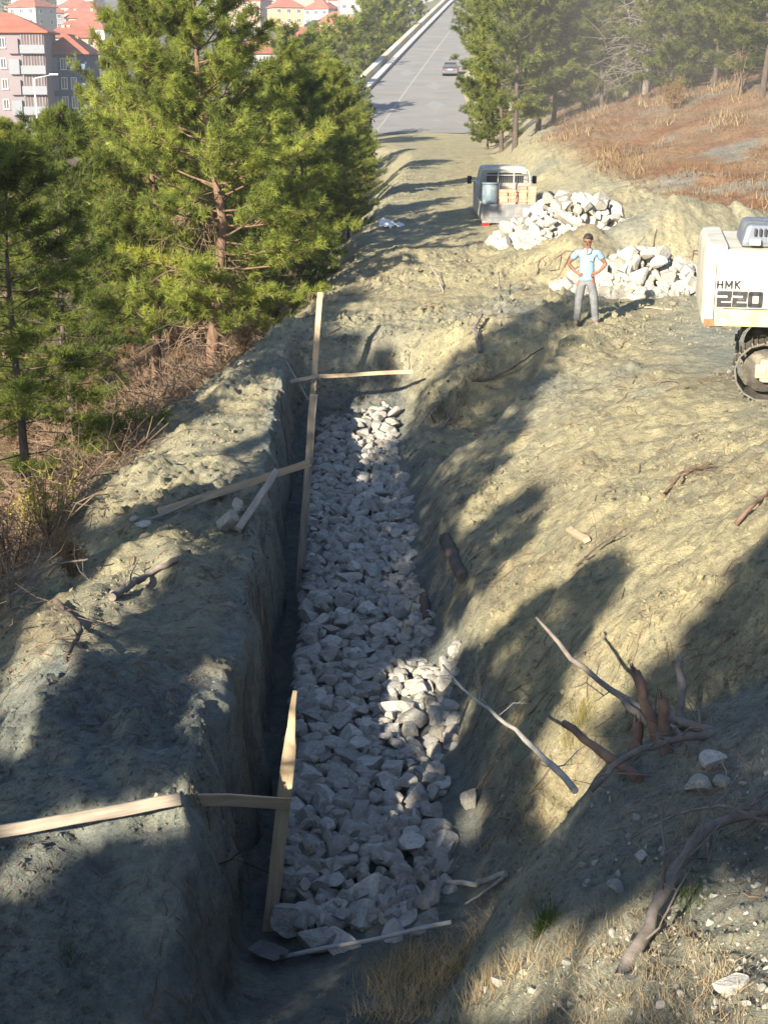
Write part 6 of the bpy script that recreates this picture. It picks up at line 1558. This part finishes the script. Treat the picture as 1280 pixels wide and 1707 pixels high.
def house_px(px, py, d, w, dp, floors, wall, label, rz=0.0, **kw):
    """a house whose eaves show at row py"""
    p = at(px, py, d); H = floors * kw.get('fh', 2.9)
    return house((p.x, p.y, p.z - H), rz, w, dp, floors, wall, label, **kw)
house_px(440, 88, 300, 14.5, 11, 3, WALLS[3], 'grey house with a broad red hipped roof between the pines', 0.15, chim=3, seed=3, rh=3.0)
house_px(525, 64, 420, 23, 12, 4, WALLS[4], 'long peach building with red roofs and many chimneys', 0.08, chim=7, seed=5, rh=3.2)
house_px(565, 40, 480, 15, 11, 3, WALLS[0], 'cream house with dark roof right of the long peach building', -0.1, chim=3, seed=8)
house_px(510, 32, 640, 9, 9, 4, M_ochre, 'narrow bright ochre house in the middle of the town', 0.0, roof='flat', chim=0)
house_px(36, 6, 860, 22, 14, 7, WALLS[1], 'wide white apartment block at the upper left', 0.12, rh=3.5, cols=8)
house_px(110, 5, 880, 17, 14, 7, WALLS[0], 'yellowish apartment block right of the wide white one', 0.05, rh=3.2, cols=6)
house_px(78, 14, 900, 9, 12, 5, WALLS[3], 'narrow grey apartment block between the white and yellowish blocks', 0.05, roof='flat')
house_px(2, 10, 840, 12, 12, 6, WALLS[3], 'grey apartment block cut by the left edge', 0.05, rh=3)
house_px(466, -4, 900, 20, 14, 5, WALLS[0], 'tall cream block at the top of the town', 0.0, roof='flat', cols=6)
house_px(482, 2, 910, 9, 12, 4, WALLS[3], 'blue grey tower beside the tall cream block', 0.0, roof='flat')
house_px(120, 62, 330, 11, 10, 3, WALLS[4], 'house with a sunlit red roof behind the dark blue block', 0.3, chim=2, seed=4)
house_px(150, 48, 420, 13, 10, 3, WALLS[0], 'cream house with a brown roof left of the tallest pine', -0.2, chim=1, seed=6)
def town():
    rs = random.Random(12); rows = [(110, 430), (100, 480), (90, 530), (80, 575), (65, 620), (50, 665), (35, 710), (20, 760), (8, 810), (-3, 870), (-14, 930)]
    names = ('cream', 'white', 'pink', 'grey', 'peach', 'pale green')
    n = 0
    for py, d in rows:
        x = -10.0
        while x < 640:
            w = rs.uniform(8, 13); x += (w + rs.uniform(0.8, 4)) * FPX / d
            if 160 < x < 372: continue
            if x > 640 + 3 * (110 - py): break
            if any(abs(x - a) < b for a, b in ((525, 62), (440, 45))) and d < 470: continue
            p = at(x, 0, d); g = gz(p.x, p.y) - .3; k = rs.randrange(6)
            fl = rs.choice((2, 2, 3, 3, 4)); 
            side = 'left of the tallest pine' if x < 200 else 'right of the tallest pine'
            tier = 'low in the town' if d < 560 else 'midway up the town' if d < 720 else 'high in the town'
            house((p.x, p.y + rs.uniform(-12, 12), g), rs.uniform(-.5, .5), w, rs.uniform(8, 11), fl, WALLS[k], '%s %s storey red roofed house %s, %s' % (names[k], ('', '', 'two', 'three', 'four')[fl], tier, side), 'houses of the town across the valley', chim=rs.choice((0, 1, 1, 2)), seed=n, wins=True, cols=3, sink=4); n += 1
town()
def mosque():
    p = at(592, 24, 700); g = p.z - 8
    r = empty('mosque', (p.x, p.y, g), 0, 'small mosque with a grey dome and one white minaret', 'mosque')
    MB().box((0, 0, 2), (12, 12, 12)).build('wall', WALLS[1], r)
    MB().lathe([(6, 8), (5.9, 9), (5.2, 11), (3.6, 12.6), (1.6, 13.4), (0, 13.7)], 20).build('dome', wall_mat('lead_grey', (0.27, 0.29, 0.31)), r)
    mx = -(592 - 575) / FPX * 700
    MB().lathe([(1.0, -2), (.95, 14), (1.5, 14.5), (1.5, 15.5), (.8, 15.6), (.75, 20), (1.0, 20.2), (0, 25)], 12, Matrix.Translation((mx, 0, 0))).build('minaret', WALLS[1], r)
mosque()
# trees standing among the houses
for i, (px, py, d) in enumerate(((400, 30, 650), (420, 22, 700), (540, 10, 800), (555, 5, 830), (150, 22, 700), (165, 12, 780), (140, 40, 600), (600, 12, 760), (610, 30, 620), (388, 12, 760), (500, 48, 560), (75, 40, 560), (20, 48, 600), (620, 5, 820), (530, -8, 900), (570, -10, 900))):
    p = at(px, py, d); place_pine(PINE_G if i % 2 else PINE_F, (p.x, p.y, gz(p.x, p.y) - 1), i * 1.1, 1.3, 'dark green tree among the roofs of the town', 'trees among the town houses', name='town_tree', sz=1.15)
# ------------------------------------------------------------------ grass, brush, clods and twigs
M_dryg = needle_mat('dry_grass', (0.26, 0.185, 0.105), (0.50, 0.40, 0.245), 0.3)
M_rustg = needle_mat('rust_grass', (0.13, 0.078, 0.050), (0.28, 0.185, 0.115), 0.3)
M_greeng = needle_mat('green_blades', (0.05, 0.085, 0.022), (0.13, 0.175, 0.05), 0.4)
M_leafy = needle_mat('yellowing_leaves', (0.30, 0.26, 0.07), (0.46, 0.40, 0.13), 0.4)
M_shrub = needle_mat('dull_green_leaves', (0.045, 0.065, 0.025), (0.12, 0.145, 0.055), 0.35)
M_clod = simple('soil_clods', (0.25, 0.235, 0.165), (0.34, 0.31, 0.20), 1.3, 0.95, 0.5, 30)
M_chip = simple('stone_chips', (0.30, 0.29, 0.24), (0.42, 0.39, 0.31), 1.7, 0.9, 0.4, 30)
def blades(rs, P, h, w, lean=0.5, wind=(0, 0)):
    n = len(P); a = rs.rand(n) * 2 * PI; hh = h * (0.45 + 0.8 * rs.rand(n))
    d = np.stack([np.cos(a), np.sin(a), np.zeros(n)], -1); b = rs.rand(n) * 2 * PI
    tip = P + np.stack([np.cos(b) * lean * hh * rs.rand(n) + wind[0] * hh, np.sin(b) * lean * hh * rs.rand(n) + wind[1] * hh, hh], -1)
    V = np.stack([P - d * w / 2, P + d * w / 2, tip], 1).reshape(-1, 3)
    t = np.repeat(np.clip(0.5 + 0.35 * fbm(P[:, 0] * 1.2, P[:, 1] * 1.2, 0, 3, 9) * 1.6 + rs.normal(0, .18, n), 0, 1), 3)
    return V, t
def grass_stuff(name, V, T, mat, label, cat):
    o = link(name, arr_mesh(name, V, np.arange(len(V)).reshape(-1, 3), mat, False, T)); return tag(o, label, cat, kind='stuff')
def clumped(rs, n, x0, x1, y0, y1, keep, k=14, spread=0.16):
    c = np.stack([rs.uniform(x0, x1, n), rs.uniform(y0, y1, n)], -1)
    c = c[keep(c[:, 0], c[:, 1]) > rs.rand(n)]
    p = (c[:, None] + rs.normal(0, spread, (len(c), k, 2))).reshape(-1, 2)
    return np.c_[p, gz_arr(p[:, 0], p[:, 1]) - 0.02]
def hill_grass():
    rs = np.random.RandomState(3)
    keep = lambda x, y: np.clip(smooth(0.2, 1.8, x - row_x(y, 11)) * (0.30 + 1.3 * fbm(x * .5, y * .5, 0, 3, 4)) * smooth(36.5, 39, y), 0, 1)
    P = clumped(rs, 12000, 4, 28, 36, 78, keep, 12, .2)
    V, T = blades(rs, P, .19, .026, 1.0, (-.15, -.1))
    grass_stuff('hill_grass', V, T, M_rustg, 'dry rust brown grass covering the hillside on the right', 'dry grass')
    P2 = clumped(rs, 2600, 4, 28, 37, 75, lambda x, y: keep(x, y) * .6, 12, .25); V, T = blades(rs, P2, .34, .03, .9, (-.2, -.1))
    grass_stuff('straw_grass', V, T, M_dryg, 'pale straw tufts on the rust brown hillside', 'dry grass')
hill_grass()
def tuft(px, py, n, r, h, mat, label, group=None, w=.005, name='grass_tuft', seed=1):
    rs = np.random.RandomState(seed); c = hit(px, py)
    q = rs.normal(0, r, (n, 2)); P = np.c_[q, gz_arr(q[:, 0] + c.x, q[:, 1] + c.y) - c.z - .01]
    V, T = blades(rs, P, h, w, 1.1); o = link(name, arr_mesh(name, V, np.arange(len(V)).reshape(-1, 3), mat, False, T)); o.location = c
    return tag(o, label, 'grass tuft', group)
def foot_grass():
    V, T, rs = [], [], np.random.RandomState(61)
    for px, py, n, r, h in ((690, 1610, 420, .14, .20), (655, 1640, 380, .14, .18), (730, 1640, 420, .16, .18), (780, 1600, 300, .13, .20), (850, 1620, 220, .14, .15), (930, 1600, 180, .12, .14), (700, 1680, 240, .13, .18), (790, 1660, 150, .1, .18), (640, 1690, 180, .1, .18)):
        c = hit(px, py); q = rs.normal(0, r, (n, 2)) + [c.x, c.y]; v, t_ = blades(rs, np.c_[q, gz_arr(q[:, 0], q[:, 1]) - .01], h, .005, 1.1); V.append(v); T.append(t_)
    grass_stuff('foot_grass', np.concatenate(V), np.concatenate(T), M_dryg, 'pale dry straw on the edge of the near mound beside the hoe handle', 'dry grass')
foot_grass()
tuft(905, 1548, 220, .035, .20, M_greeng, 'green grass tuft drooping over the shaded hollow of the near mound', seed=20)
tuft(1150, 1500, 90, .05, .14, M_greeng, 'small green tuft behind the twiggy dead branch', seed=21)
tuft(970, 1195, 160, .06, .14, M_leafy, 'yellow green weeds on the sunlit bank by the branch pile', seed=22)
tuft(1060, 1200, 120, .05, .12, M_greeng, 'green weeds under the longest dead branch', seed=23)
tuft(955, 1235, 120, .06, .12, M_leafy, 'yellow green weeds below the cut brown log', seed=24)
tuft(880, 1510, 60, .05, .32, M_dryg, 'tall thin dry stalks on the rim of the near mound', seed=25, w=.003)
tuft(118, 1600, 120, .06, .10, M_greeng, 'small mossy tuft on the shaded near left bank', seed=26)

def brush():
    rs = np.random.RandomState(9)
    # tangle of dead twigs and dry needles under the pines on the left slope
    def pts(n, lo, hi, y0=13, y1=36):
        y = rs.uniform(y0, y1, n); x = row_x(y, 3) - rs.uniform(lo, hi, n) ** 1.0
        return x, y
    x, y = pts(3000, -0.25, 6.0); paths = []
    for i in range(len(x)):
        g = float(gz_arr(x[i], y[i])); p = np.array([x[i], y[i], g + rs.uniform(-.02, .25)]); d = rs.normal(0, 1, 3); d[2] = abs(d[2]) * .55; d /= np.linalg.norm(d); L = rs.uniform(.3, 1.1)
        q = [p, p + d * L * .4 + rs.normal(0, .05, 3), p + d * L * .75 + rs.normal(0, .09, 3), p + d * L + rs.normal(0, .14, 3)]
        r = rs.uniform(.006, .015); paths.append((np.array(q), np.array([1, .8, .6, .3]) * r))
        e = q[rs.randint(1, 3)]; s_ = d + rs.normal(0, .7, 3); s_ /= np.linalg.norm(s_)
        paths.append((np.array([e, e + s_ * L * .25, e + s_ * L * .5 + rs.normal(0, .05, 3)]), np.array([.7, .5, .25]) * r))
    v, f = tubes_np(paths, 3); o = link('brushwood', arr_mesh('brushwood', v, f, M_twig)); tag(o, 'tangle of dead twigs under the pines on the left slope', 'brushwood', kind='stuff')
    x, y = pts(3400, -0.1, 7.5, 12, 40); k = fbm(x * .8, y * .8, 0, 3, 6) > -.1; c = np.stack([x[k], y[k]], -1)
    p = (c[:, None] + rs.normal(0, .13, (len(c), 12, 2))).reshape(-1, 2); V, T = blades(rs, np.c_[p, gz_arr(p[:, 0], p[:, 1]) - .02], .28, .012, 1.0)
    grass_stuff('undergrowth_grass', V, T, M_rustg, 'dry brown grass under the pines on the left slope', 'dry grass')
brush()
def shrub_mesh(seed, mat, n=420, L=.07, W=.03, nn=5, tall=1.0, wood=M_twig, spread=.42):
    rs = np.random.RandomState(seed); st, P, D = [], [], []
    for k in range(16):
        a = rs.uniform(0, 2 * PI); b = np.array([rs.normal(0, .05), rs.normal(0, .05), 0]); t = np.array([math.cos(a) * spread * rs.rand(), math.sin(a) * spread * rs.rand(), tall * rs.uniform(.6, 1.0)])
        m_ = (b + t) / 2 + rs.normal(0, .05, 3); st.append((np.array([b, m_, t]), np.array([.012, .009, .004])))
        for j in range(max(1, n // 16)):
            u = rs.uniform(.3, 1.05); q = b + (m_ - b) * min(1, u * 2) if u < .5 else m_ + (t - m_) * (u * 2 - 1); P.append(q + rs.normal(0, .07, 3)); D.append(rs.normal(0, .6, 3) + [0, 0, .4])
    V, F = tufts_np(rs, np.array(P), np.array(D), nn, L, W); T = np.repeat(np.clip(.5 + rs.normal(0, .25, len(P)), 0, 1), nn * 3)
    sv, sf = tubes_np(st, 4); return arr_mesh('stems', sv, sf, wood), arr_mesh('foliage', V, F, mat, False, T)
SH_G = shrub_mesh(1, M_shrub, 560, .10, .035); SH_D = shrub_mesh(2, M_needle_dry, 360, .12, .012); SH_Y = shrub_mesh(3, M_leafy, 150, .06, .04, 4, 1.1); SH_B = shrub_mesh(4, M_twig, 100, .2, .008, 4); SH_N = shrub_mesh(5, M_needle, 600, .13, .016, 8, 1.0, spread=.5)
def shrub(px, py, meshes, sc, label, group=None, name='shrub', rz=0.0, cat='shrub', d=None, sz=None):
    p = hit(px, py) if d is None else root_at(px, py, d)
    r = empty(name, (p.x, p.y, p.z - .05), rz, label, cat, group); r.scale = (sc, sc, sz or sc)
    link('stems', meshes[0], r); link('foliage', meshes[1], r); return r
shrub(85, 905, SH_Y, 1.0, 'sapling with yellowing leaves at the foot of the left slope', name='sapling', cat='sapling')
shrub(45, 900, SH_Y, .75, 'smaller sapling with yellow leaves at the left edge of the slope', name='sapling', cat='sapling', rz=2)
shrub(455, 545, SH_G, .8, 'dark green shrub beside the far end of the left bank')
shrub(490, 520, SH_N, .6, 'bright green pine seedling left of the tallest stake')
shrub(405, 590, SH_D, .8, 'dead brown bush under the tallest pine')
GU = 'bushes under the pines on the left slope'
for i, (px, py, me, sc, lb) in enumerate(((350, 560, SH_B, 1.3, 'bare twiggy bush at the foot of the tallest pine'), (300, 600, SH_D, 1.0, 'dead brown bush left of the tallest pine'), (240, 640, SH_B, 1.2, 'bare twiggy bush on the left slope above the soil bank'), (200, 560, SH_G, 1.1, 'dull green bush between the left pines'), (150, 690, SH_D, 1.0, 'rust brown bush on the left slope above the soil bank'), (90, 740, SH_B, 1.3, 'bare tangled bush low on the left slope'),
                                          (30, 760, SH_D, 1.2, 'rust brown bush at the left edge'), (160, 770, SH_N, .8, 'green pine seedling on the edge of the left soil bank'), (60, 830, SH_B, 1.1, 'bare bush behind the yellow sapling'), (20, 690, SH_G, 1.3, 'dull green bush at the left edge under the dark pine'), (120, 610, SH_B, 1.3, 'bare bush by the white sheet on the left slope'), (10, 960, SH_B, 1.0, 'bare twigs at the left edge below the saplings'), (120, 960, SH_D, .6, 'small brown bush on the edge of the left soil bank'),
                                          (480, 470, SH_B, 1.5, 'bare bush under the thin dark pine'), (540, 440, SH_D, 1.4, 'brown bush left of the dirt track'), (560, 370, SH_B, 1.8, 'bare bush below the bushy pines left of the dirt track'), (590, 330, SH_D, 1.8, 'rust brown bush on the slope left of the dirt track'), (610, 290, SH_G, 2.0, 'grey green bush near the road end, left of the track'), (560, 300, SH_D, 2.2, 'brown bush in the gap between the pines left of the track'), (430, 510, SH_N, 1.0, 'bright pine seedling right of the tallest pine trunk'))):
    shrub(px, py, me, sc, lb, GU, 'bush', i * 1.9, 'bush')
for i, (px, py, me, sc, lb) in enumerate(((40, 560, SH_N, 2.2, 'large green pine thicket at the left edge under the dark pine'), (110, 575, SH_G, 2.0, 'large dull green thicket below the left pines'), (170, 560, SH_N, 1.8, 'bright green thicket below the pine left of the tallest one'), (250, 545, SH_G, 1.6, 'green thicket left of the trunk of the tallest pine'), (285, 570, SH_B, 1.6, 'large bare thicket left of the trunk of the tallest pine'),
                                          (15, 700, SH_B, 1.8, 'large bare thicket at the left edge'), (75, 680, SH_N, 1.0, 'green pine sapling in the scrub on the left slope'), (210, 600, SH_D, 1.3, 'large rust brown thicket on the left slope'), (395, 545, SH_N, 1.1, 'green pine sapling right of the trunk of the tallest pine'), (440, 480, SH_G, 1.8, 'dark green thicket behind the tallest pine'), (520, 500, SH_G, 1.0, 'dull green bush by the top of the tallest stake'))):
    shrub(px, py, me, sc, lb, GU, 'thicket', i * 1.7, 'bush')
shrub(606, 215, SH_G, 2.2, 'grey green bush overhanging the left edge of the road end', d=101, sz=3.2)
shrub(590, 175, SH_G, 2.6, 'taller grey green bush left of the low walls', d=104, sz=4.5)
for i, (px, py, sc) in enumerate(((1010, 150, 1.6), (1120, 185, 1.2), (1230, 160, 1.8), (900, 205, 1.0))):
    shrub(px, py, SH_D if i % 2 else SH_B, sc, ('dead brown bush' if i % 2 else 'bare grey bush') + ' on the rust brown hillside ' + ('below the bare tree', 'under the low pine boughs', 'near the right edge', 'by the first pine trunks', 'above the first pine trunks', 'above the grey rock face', 'above the excavator')[i], 'bushes on the dry hillside', 'bush', i, 'bush')

def bare_tree(px, d, top, label, seed, base=None):
    tip = at(px, top, d); g = gz(tip.x, tip.y); H = tip.z - g; rs = np.random.RandomState(seed)
    r = empty('bare_tree', (tip.x, tip.y, g), 0, label, 'tree')
    tp = np.array([[0, 0, -.3], [.1, 0, H * .3], [-.1, .1, H * .65], [.05, 0, H]]); tv, tf = tubes_np([(tp, np.array([.16, .12, .07, .02]))], 8); link('trunk', arr_mesh('trunk', tv, tf, M_dead, True), r)
    paths = []
    for k in range(70):
        f = rs.uniform(.12, .98); z = f * H; a = rs.uniform(0, 2 * PI); L = 2.4 * (1.1 - f * .7) * rs.uniform(.5, 1.1); up = rs.uniform(-.4, .5)
        p = np.array([np.interp(z, tp[:, 2], tp[:, 0]), np.interp(z, tp[:, 2], tp[:, 1]), z]); d_ = np.array([math.cos(a), math.sin(a), up])
        c = np.array([p, p + d_ * L * .35 + rs.normal(0, .06, 3), p + d_ * L * .7 + [0, 0, -.08 * L] + rs.normal(0, .1, 3), p + d_ * L + [0, 0, -.25 * L] + rs.normal(0, .1, 3)]); paths.append((c, np.array([.035, .026, .018, .008])))
        for j in range(6):
            e = c[rs.randint(1, 4)]; s_ = d_ + rs.normal(0, .7, 3) - [0, 0, .3]; l2 = L * rs.uniform(.2, .5); paths.append((np.array([e, e + s_ * l2 * .5, e + s_ * l2 + rs.normal(0, .08, 3)]), np.array([.014, .010, .004])))
    v, f = tubes_np(paths, 4); link('limbs', arr_mesh('limbs', v, f, M_dead, True), r)
bare_tree(1085, 58, -60, 'bare grey tree with drooping twigs on top of the dry hillside', 4)
bare_tree(1050, 60, -20, 'smaller bare tree left of the large bare grey tree', 8)

# dead lower boughs of the tallest pine
def dead_boughs():
    rs = np.random.RandomState(31); paths = []; H = 11.5
    for k in range(95):
        f = rs.uniform(.03, .42); z = f * H; a = rs.uniform(0, 2 * PI); L = rs.uniform(.5, 1.5)
        p = np.array([0, 0, z]); d_ = np.array([math.cos(a), math.sin(a), rs.uniform(-.5, .2)])
        c = np.array([p, p + d_ * L * .4, p + d_ * L * .75 - [0, 0, .12 * L] + rs.normal(0, .06, 3), p + d_ * L - [0, 0, .4 * L] + rs.normal(0, .08, 3)]); paths.append((c, np.array([.020, .015, .010, .005])))
        for j in range(6):
            e = c[rs.randint(1, 4)]; s_ = d_ * .6 + rs.normal(0, .6, 3) - [0, 0, .7]; l2 = rs.uniform(.2, .6); paths.append((np.array([e, e + s_ * l2 * .5 + rs.normal(0, .03, 3), e + s_ * l2]), np.array([.009, .007, .003])))
    v, f = tubes_np(paths, 4); link('dead_boughs', arr_mesh('dead_boughs', v, f, M_twig, True), hero)
dead_boughs()

# clods, chips, twigs and roots strewn over the dug soil
def strewn():
    rs = np.random.RandomState(17)
    def scatter(n, y0=430, y1=1740, x0=-30, x1=1310):
        px, py = rs.uniform(x0, x1, n), rs.uniform(y0, y1, n); p = hit_arr(px, py, 60); ok = ~np.isnan(p[:, 0]); p = p[ok]
        k = (p[:, 0] > row_x(p[:, 1], 3) - .2) & ~((p[:, 0] > row_x(p[:, 1], 6)) & (p[:, 0] < row_x(p[:, 1], 8)) & (p[:, 1] > 9.6) & (p[:, 1] < 27.6))
        p = p[k]; p[:, 2] = gz_arr(p[:, 0], p[:, 1]); return p
    for nm, n, mat, lo, hi, lab in (('clods', 42000, M_clod, .7, 2.6, 'crumbled lumps of dug soil strewn over the banks'), ('stone_chips', 1100, M_chip, .9, 3.2, 'small pale stone chips strewn over the banks')):
        P = scatter(n); d = P[:, 1] * CP + (CAMZ - P[:, 2]) * SP
        dens = fbm(P[:, 0] * .7, P[:, 1] * .7, 0, 3, 77) + 0.25 * rs.rand(len(P)); k_ = dens > (.10 if nm == 'clods' else .0); k_ = k_ | ((P[:, 1] < 9.6) & (P[:, 0] > .5) & (dens > -.22)) | ((P[:, 1] < 16) & (P[:, 0] < -1.2) & (dens > -.02)); P = P[k_]; d = d[k_]
        s = np.clip(rs.lognormal(math.log(1.05 if nm == 'clods' else 1.3), .62, len(P)), lo, hi * 2) * d / FPX * 1.2
        V, F, b, TI = [], [], 0, []
        gt = ground_tint().reshape(GZ.shape + (3,)); ii = np.clip(np.searchsorted(GX, P[:, 0]), 0, len(GX) - 1); jj = np.clip(np.searchsorted(GY, P[:, 1]), 0, len(GY) - 1); pt = gt[jj, ii] * (1.0 if nm == 'clods' else 1.25)
        for i in range(len(P)):
            v, f = CHIP[i % len(CHIP)]; R = np.array(rot_np(rs)); w = (v * (s[i] * np.array([1.2, 1, .75]))) @ R.T + P[i] + [0, 0, s[i] * .25]; V.append(w); F.append(f + b); b += len(v); TI.append(np.repeat(pt[i:i + 1] * rs.uniform(.85, 1.1), len(v), 0))
        tag(link(nm, arr_mesh(nm, np.concatenate(V), np.concatenate(F), M_soil, False, np.concatenate(TI))), lab, 'soil' if nm == 'clods' else 'stones', kind='stuff')
    P = scatter(5200); paths = []
    dens = fbm(P[:, 0] * .9, P[:, 1] * .9, 3, 3, 78); P = P[dens > .02]
    for p in P:
        d = p[1] * CP + (CAMZ - p[2]) * SP; L = rs.uniform(6, 34) * d / FPX * 1.2; r = rs.choice([.3, .4, .55, .8, 1.2]) * d / FPX
        a = rs.normal(0.75, .55); k = 4; q = np.zeros((k, 3)); h = a
        q[0] = p
        for j in range(1, k): h += rs.normal(0, .45); q[j] = q[j - 1] + np.array([math.cos(h), math.sin(h), 0]) * L / 3
        q[:, 2] = gz_arr(q[:, 0], q[:, 1]) + r + rs.uniform(0, 1, k) * L * .12
        paths.append((q, np.array([1, .9, .75, .4]) * r))
    v, f = tubes_np(paths, 4); tag(link('twigs_and_roots', arr_mesh('twigs_and_roots', v, f, M_twig)), 'broken twigs and roots strewn over the dug banks', 'twigs', kind='stuff')
strewn()
def mound_litter():
    rs = np.random.RandomState(91); px, py = rs.uniform(800, 1300, 700), rs.uniform(1230, 1740, 700); p = hit_arr(px, py, 12.5); p = p[~np.isnan(p[:, 0])]; p = p[fbm(p[:, 0] * 2, p[:, 1] * 2, 0, 2, 5) > -.05]
    items = []
    for q in p:
        s_ = float(np.clip(rs.lognormal(math.log(.011), .5), .006, .032)); items.append(((q[0], q[1], gz(q[0], q[1]) + s_ * .2), (s_ * 1.3, s_, s_ * .75), rot_np(rs)))
    stones_stuff('mound_stones', items, LOW, M_mound, 'small grey brown stones strewn over the near mound', 'stones')
    px, py = rs.uniform(640, 1300, 1500), rs.uniform(1300, 1740, 1500); p = hit_arr(px, py, 12.5); p = p[~np.isnan(p[:, 0])]; p = p[(fbm(p[:, 0] * 1.5, p[:, 1] * 1.5, 4, 2, 15) > .05) & (p[:, 0] > .2)]
    c = (p[:, None, :2] + rs.normal(0, .05, (len(p), 9, 2))).reshape(-1, 2); V, T = blades(rs, np.c_[c, gz_arr(c[:, 0], c[:, 1]) - .005], .07, .004, 2.2)
    grass_stuff('mound_straw', V, T, M_dryg, 'broken straw scattered over the near mound', 'straw')
M_mound = simple('mound_stone_grey', (0.22, 0.215, 0.19), (0.34, 0.325, 0.28), 9, 0.9, 0.3, 40)
mound_litter()
# ------------------------------------------------------------------ dusty air
def haze():
    m = bpy.data.materials.new('dusty_air'); m.use_nodes = True; t = m.node_tree; t.nodes.clear()
    out = t.nodes.new('ShaderNodeOutputMaterial'); v = t.nodes.new('ShaderNodeVolumePrincipled')
    v.inputs['Color'].default_value = (0.86, 0.88, 0.90, 1); v.inputs['Density'].default_value = 0.00055; v.inputs['Anisotropy'].default_value = 0.2
    t.links.new(v.outputs[0], out.inputs['Volume'])
    o = MB().box((0, 0, 0), (3040, 1700, 108)).build('haze', m); o.location = (0, 780, 28)
    tag(o, 'thin dusty haze over the valley and the hillside', 'haze', kind='stuff')
haze()
def dust():
    m = bpy.data.materials.new('drifting_dust'); m.use_nodes = True; t = m.node_tree; t.nodes.clear()
    out = t.nodes.new('ShaderNodeOutputMaterial'); v = t.nodes.new('ShaderNodeVolumePrincipled')
    v.inputs['Color'].default_value = (0.88, 0.85, 0.78, 1); v.inputs['Density'].default_value = 0.013; v.inputs['Anisotropy'].default_value = 0.1
    t.links.new(v.outputs[0], out.inputs['Volume'])
    bm = bmesh.new(); bmesh.ops.create_icosphere(bm, subdivisions=4, radius=1.0); me = bpy.data.meshes.new('haze'); bm.to_mesh(me); bm.free(); me.materials.append(m)
    o = link('haze', me); o.location = (15.5, 60, 7.5); o.scale = (11.5, 17, 8.0)
    tag(o, 'pale dust drifting over the hillside trees at the upper right', 'dust', kind='stuff')
dust()
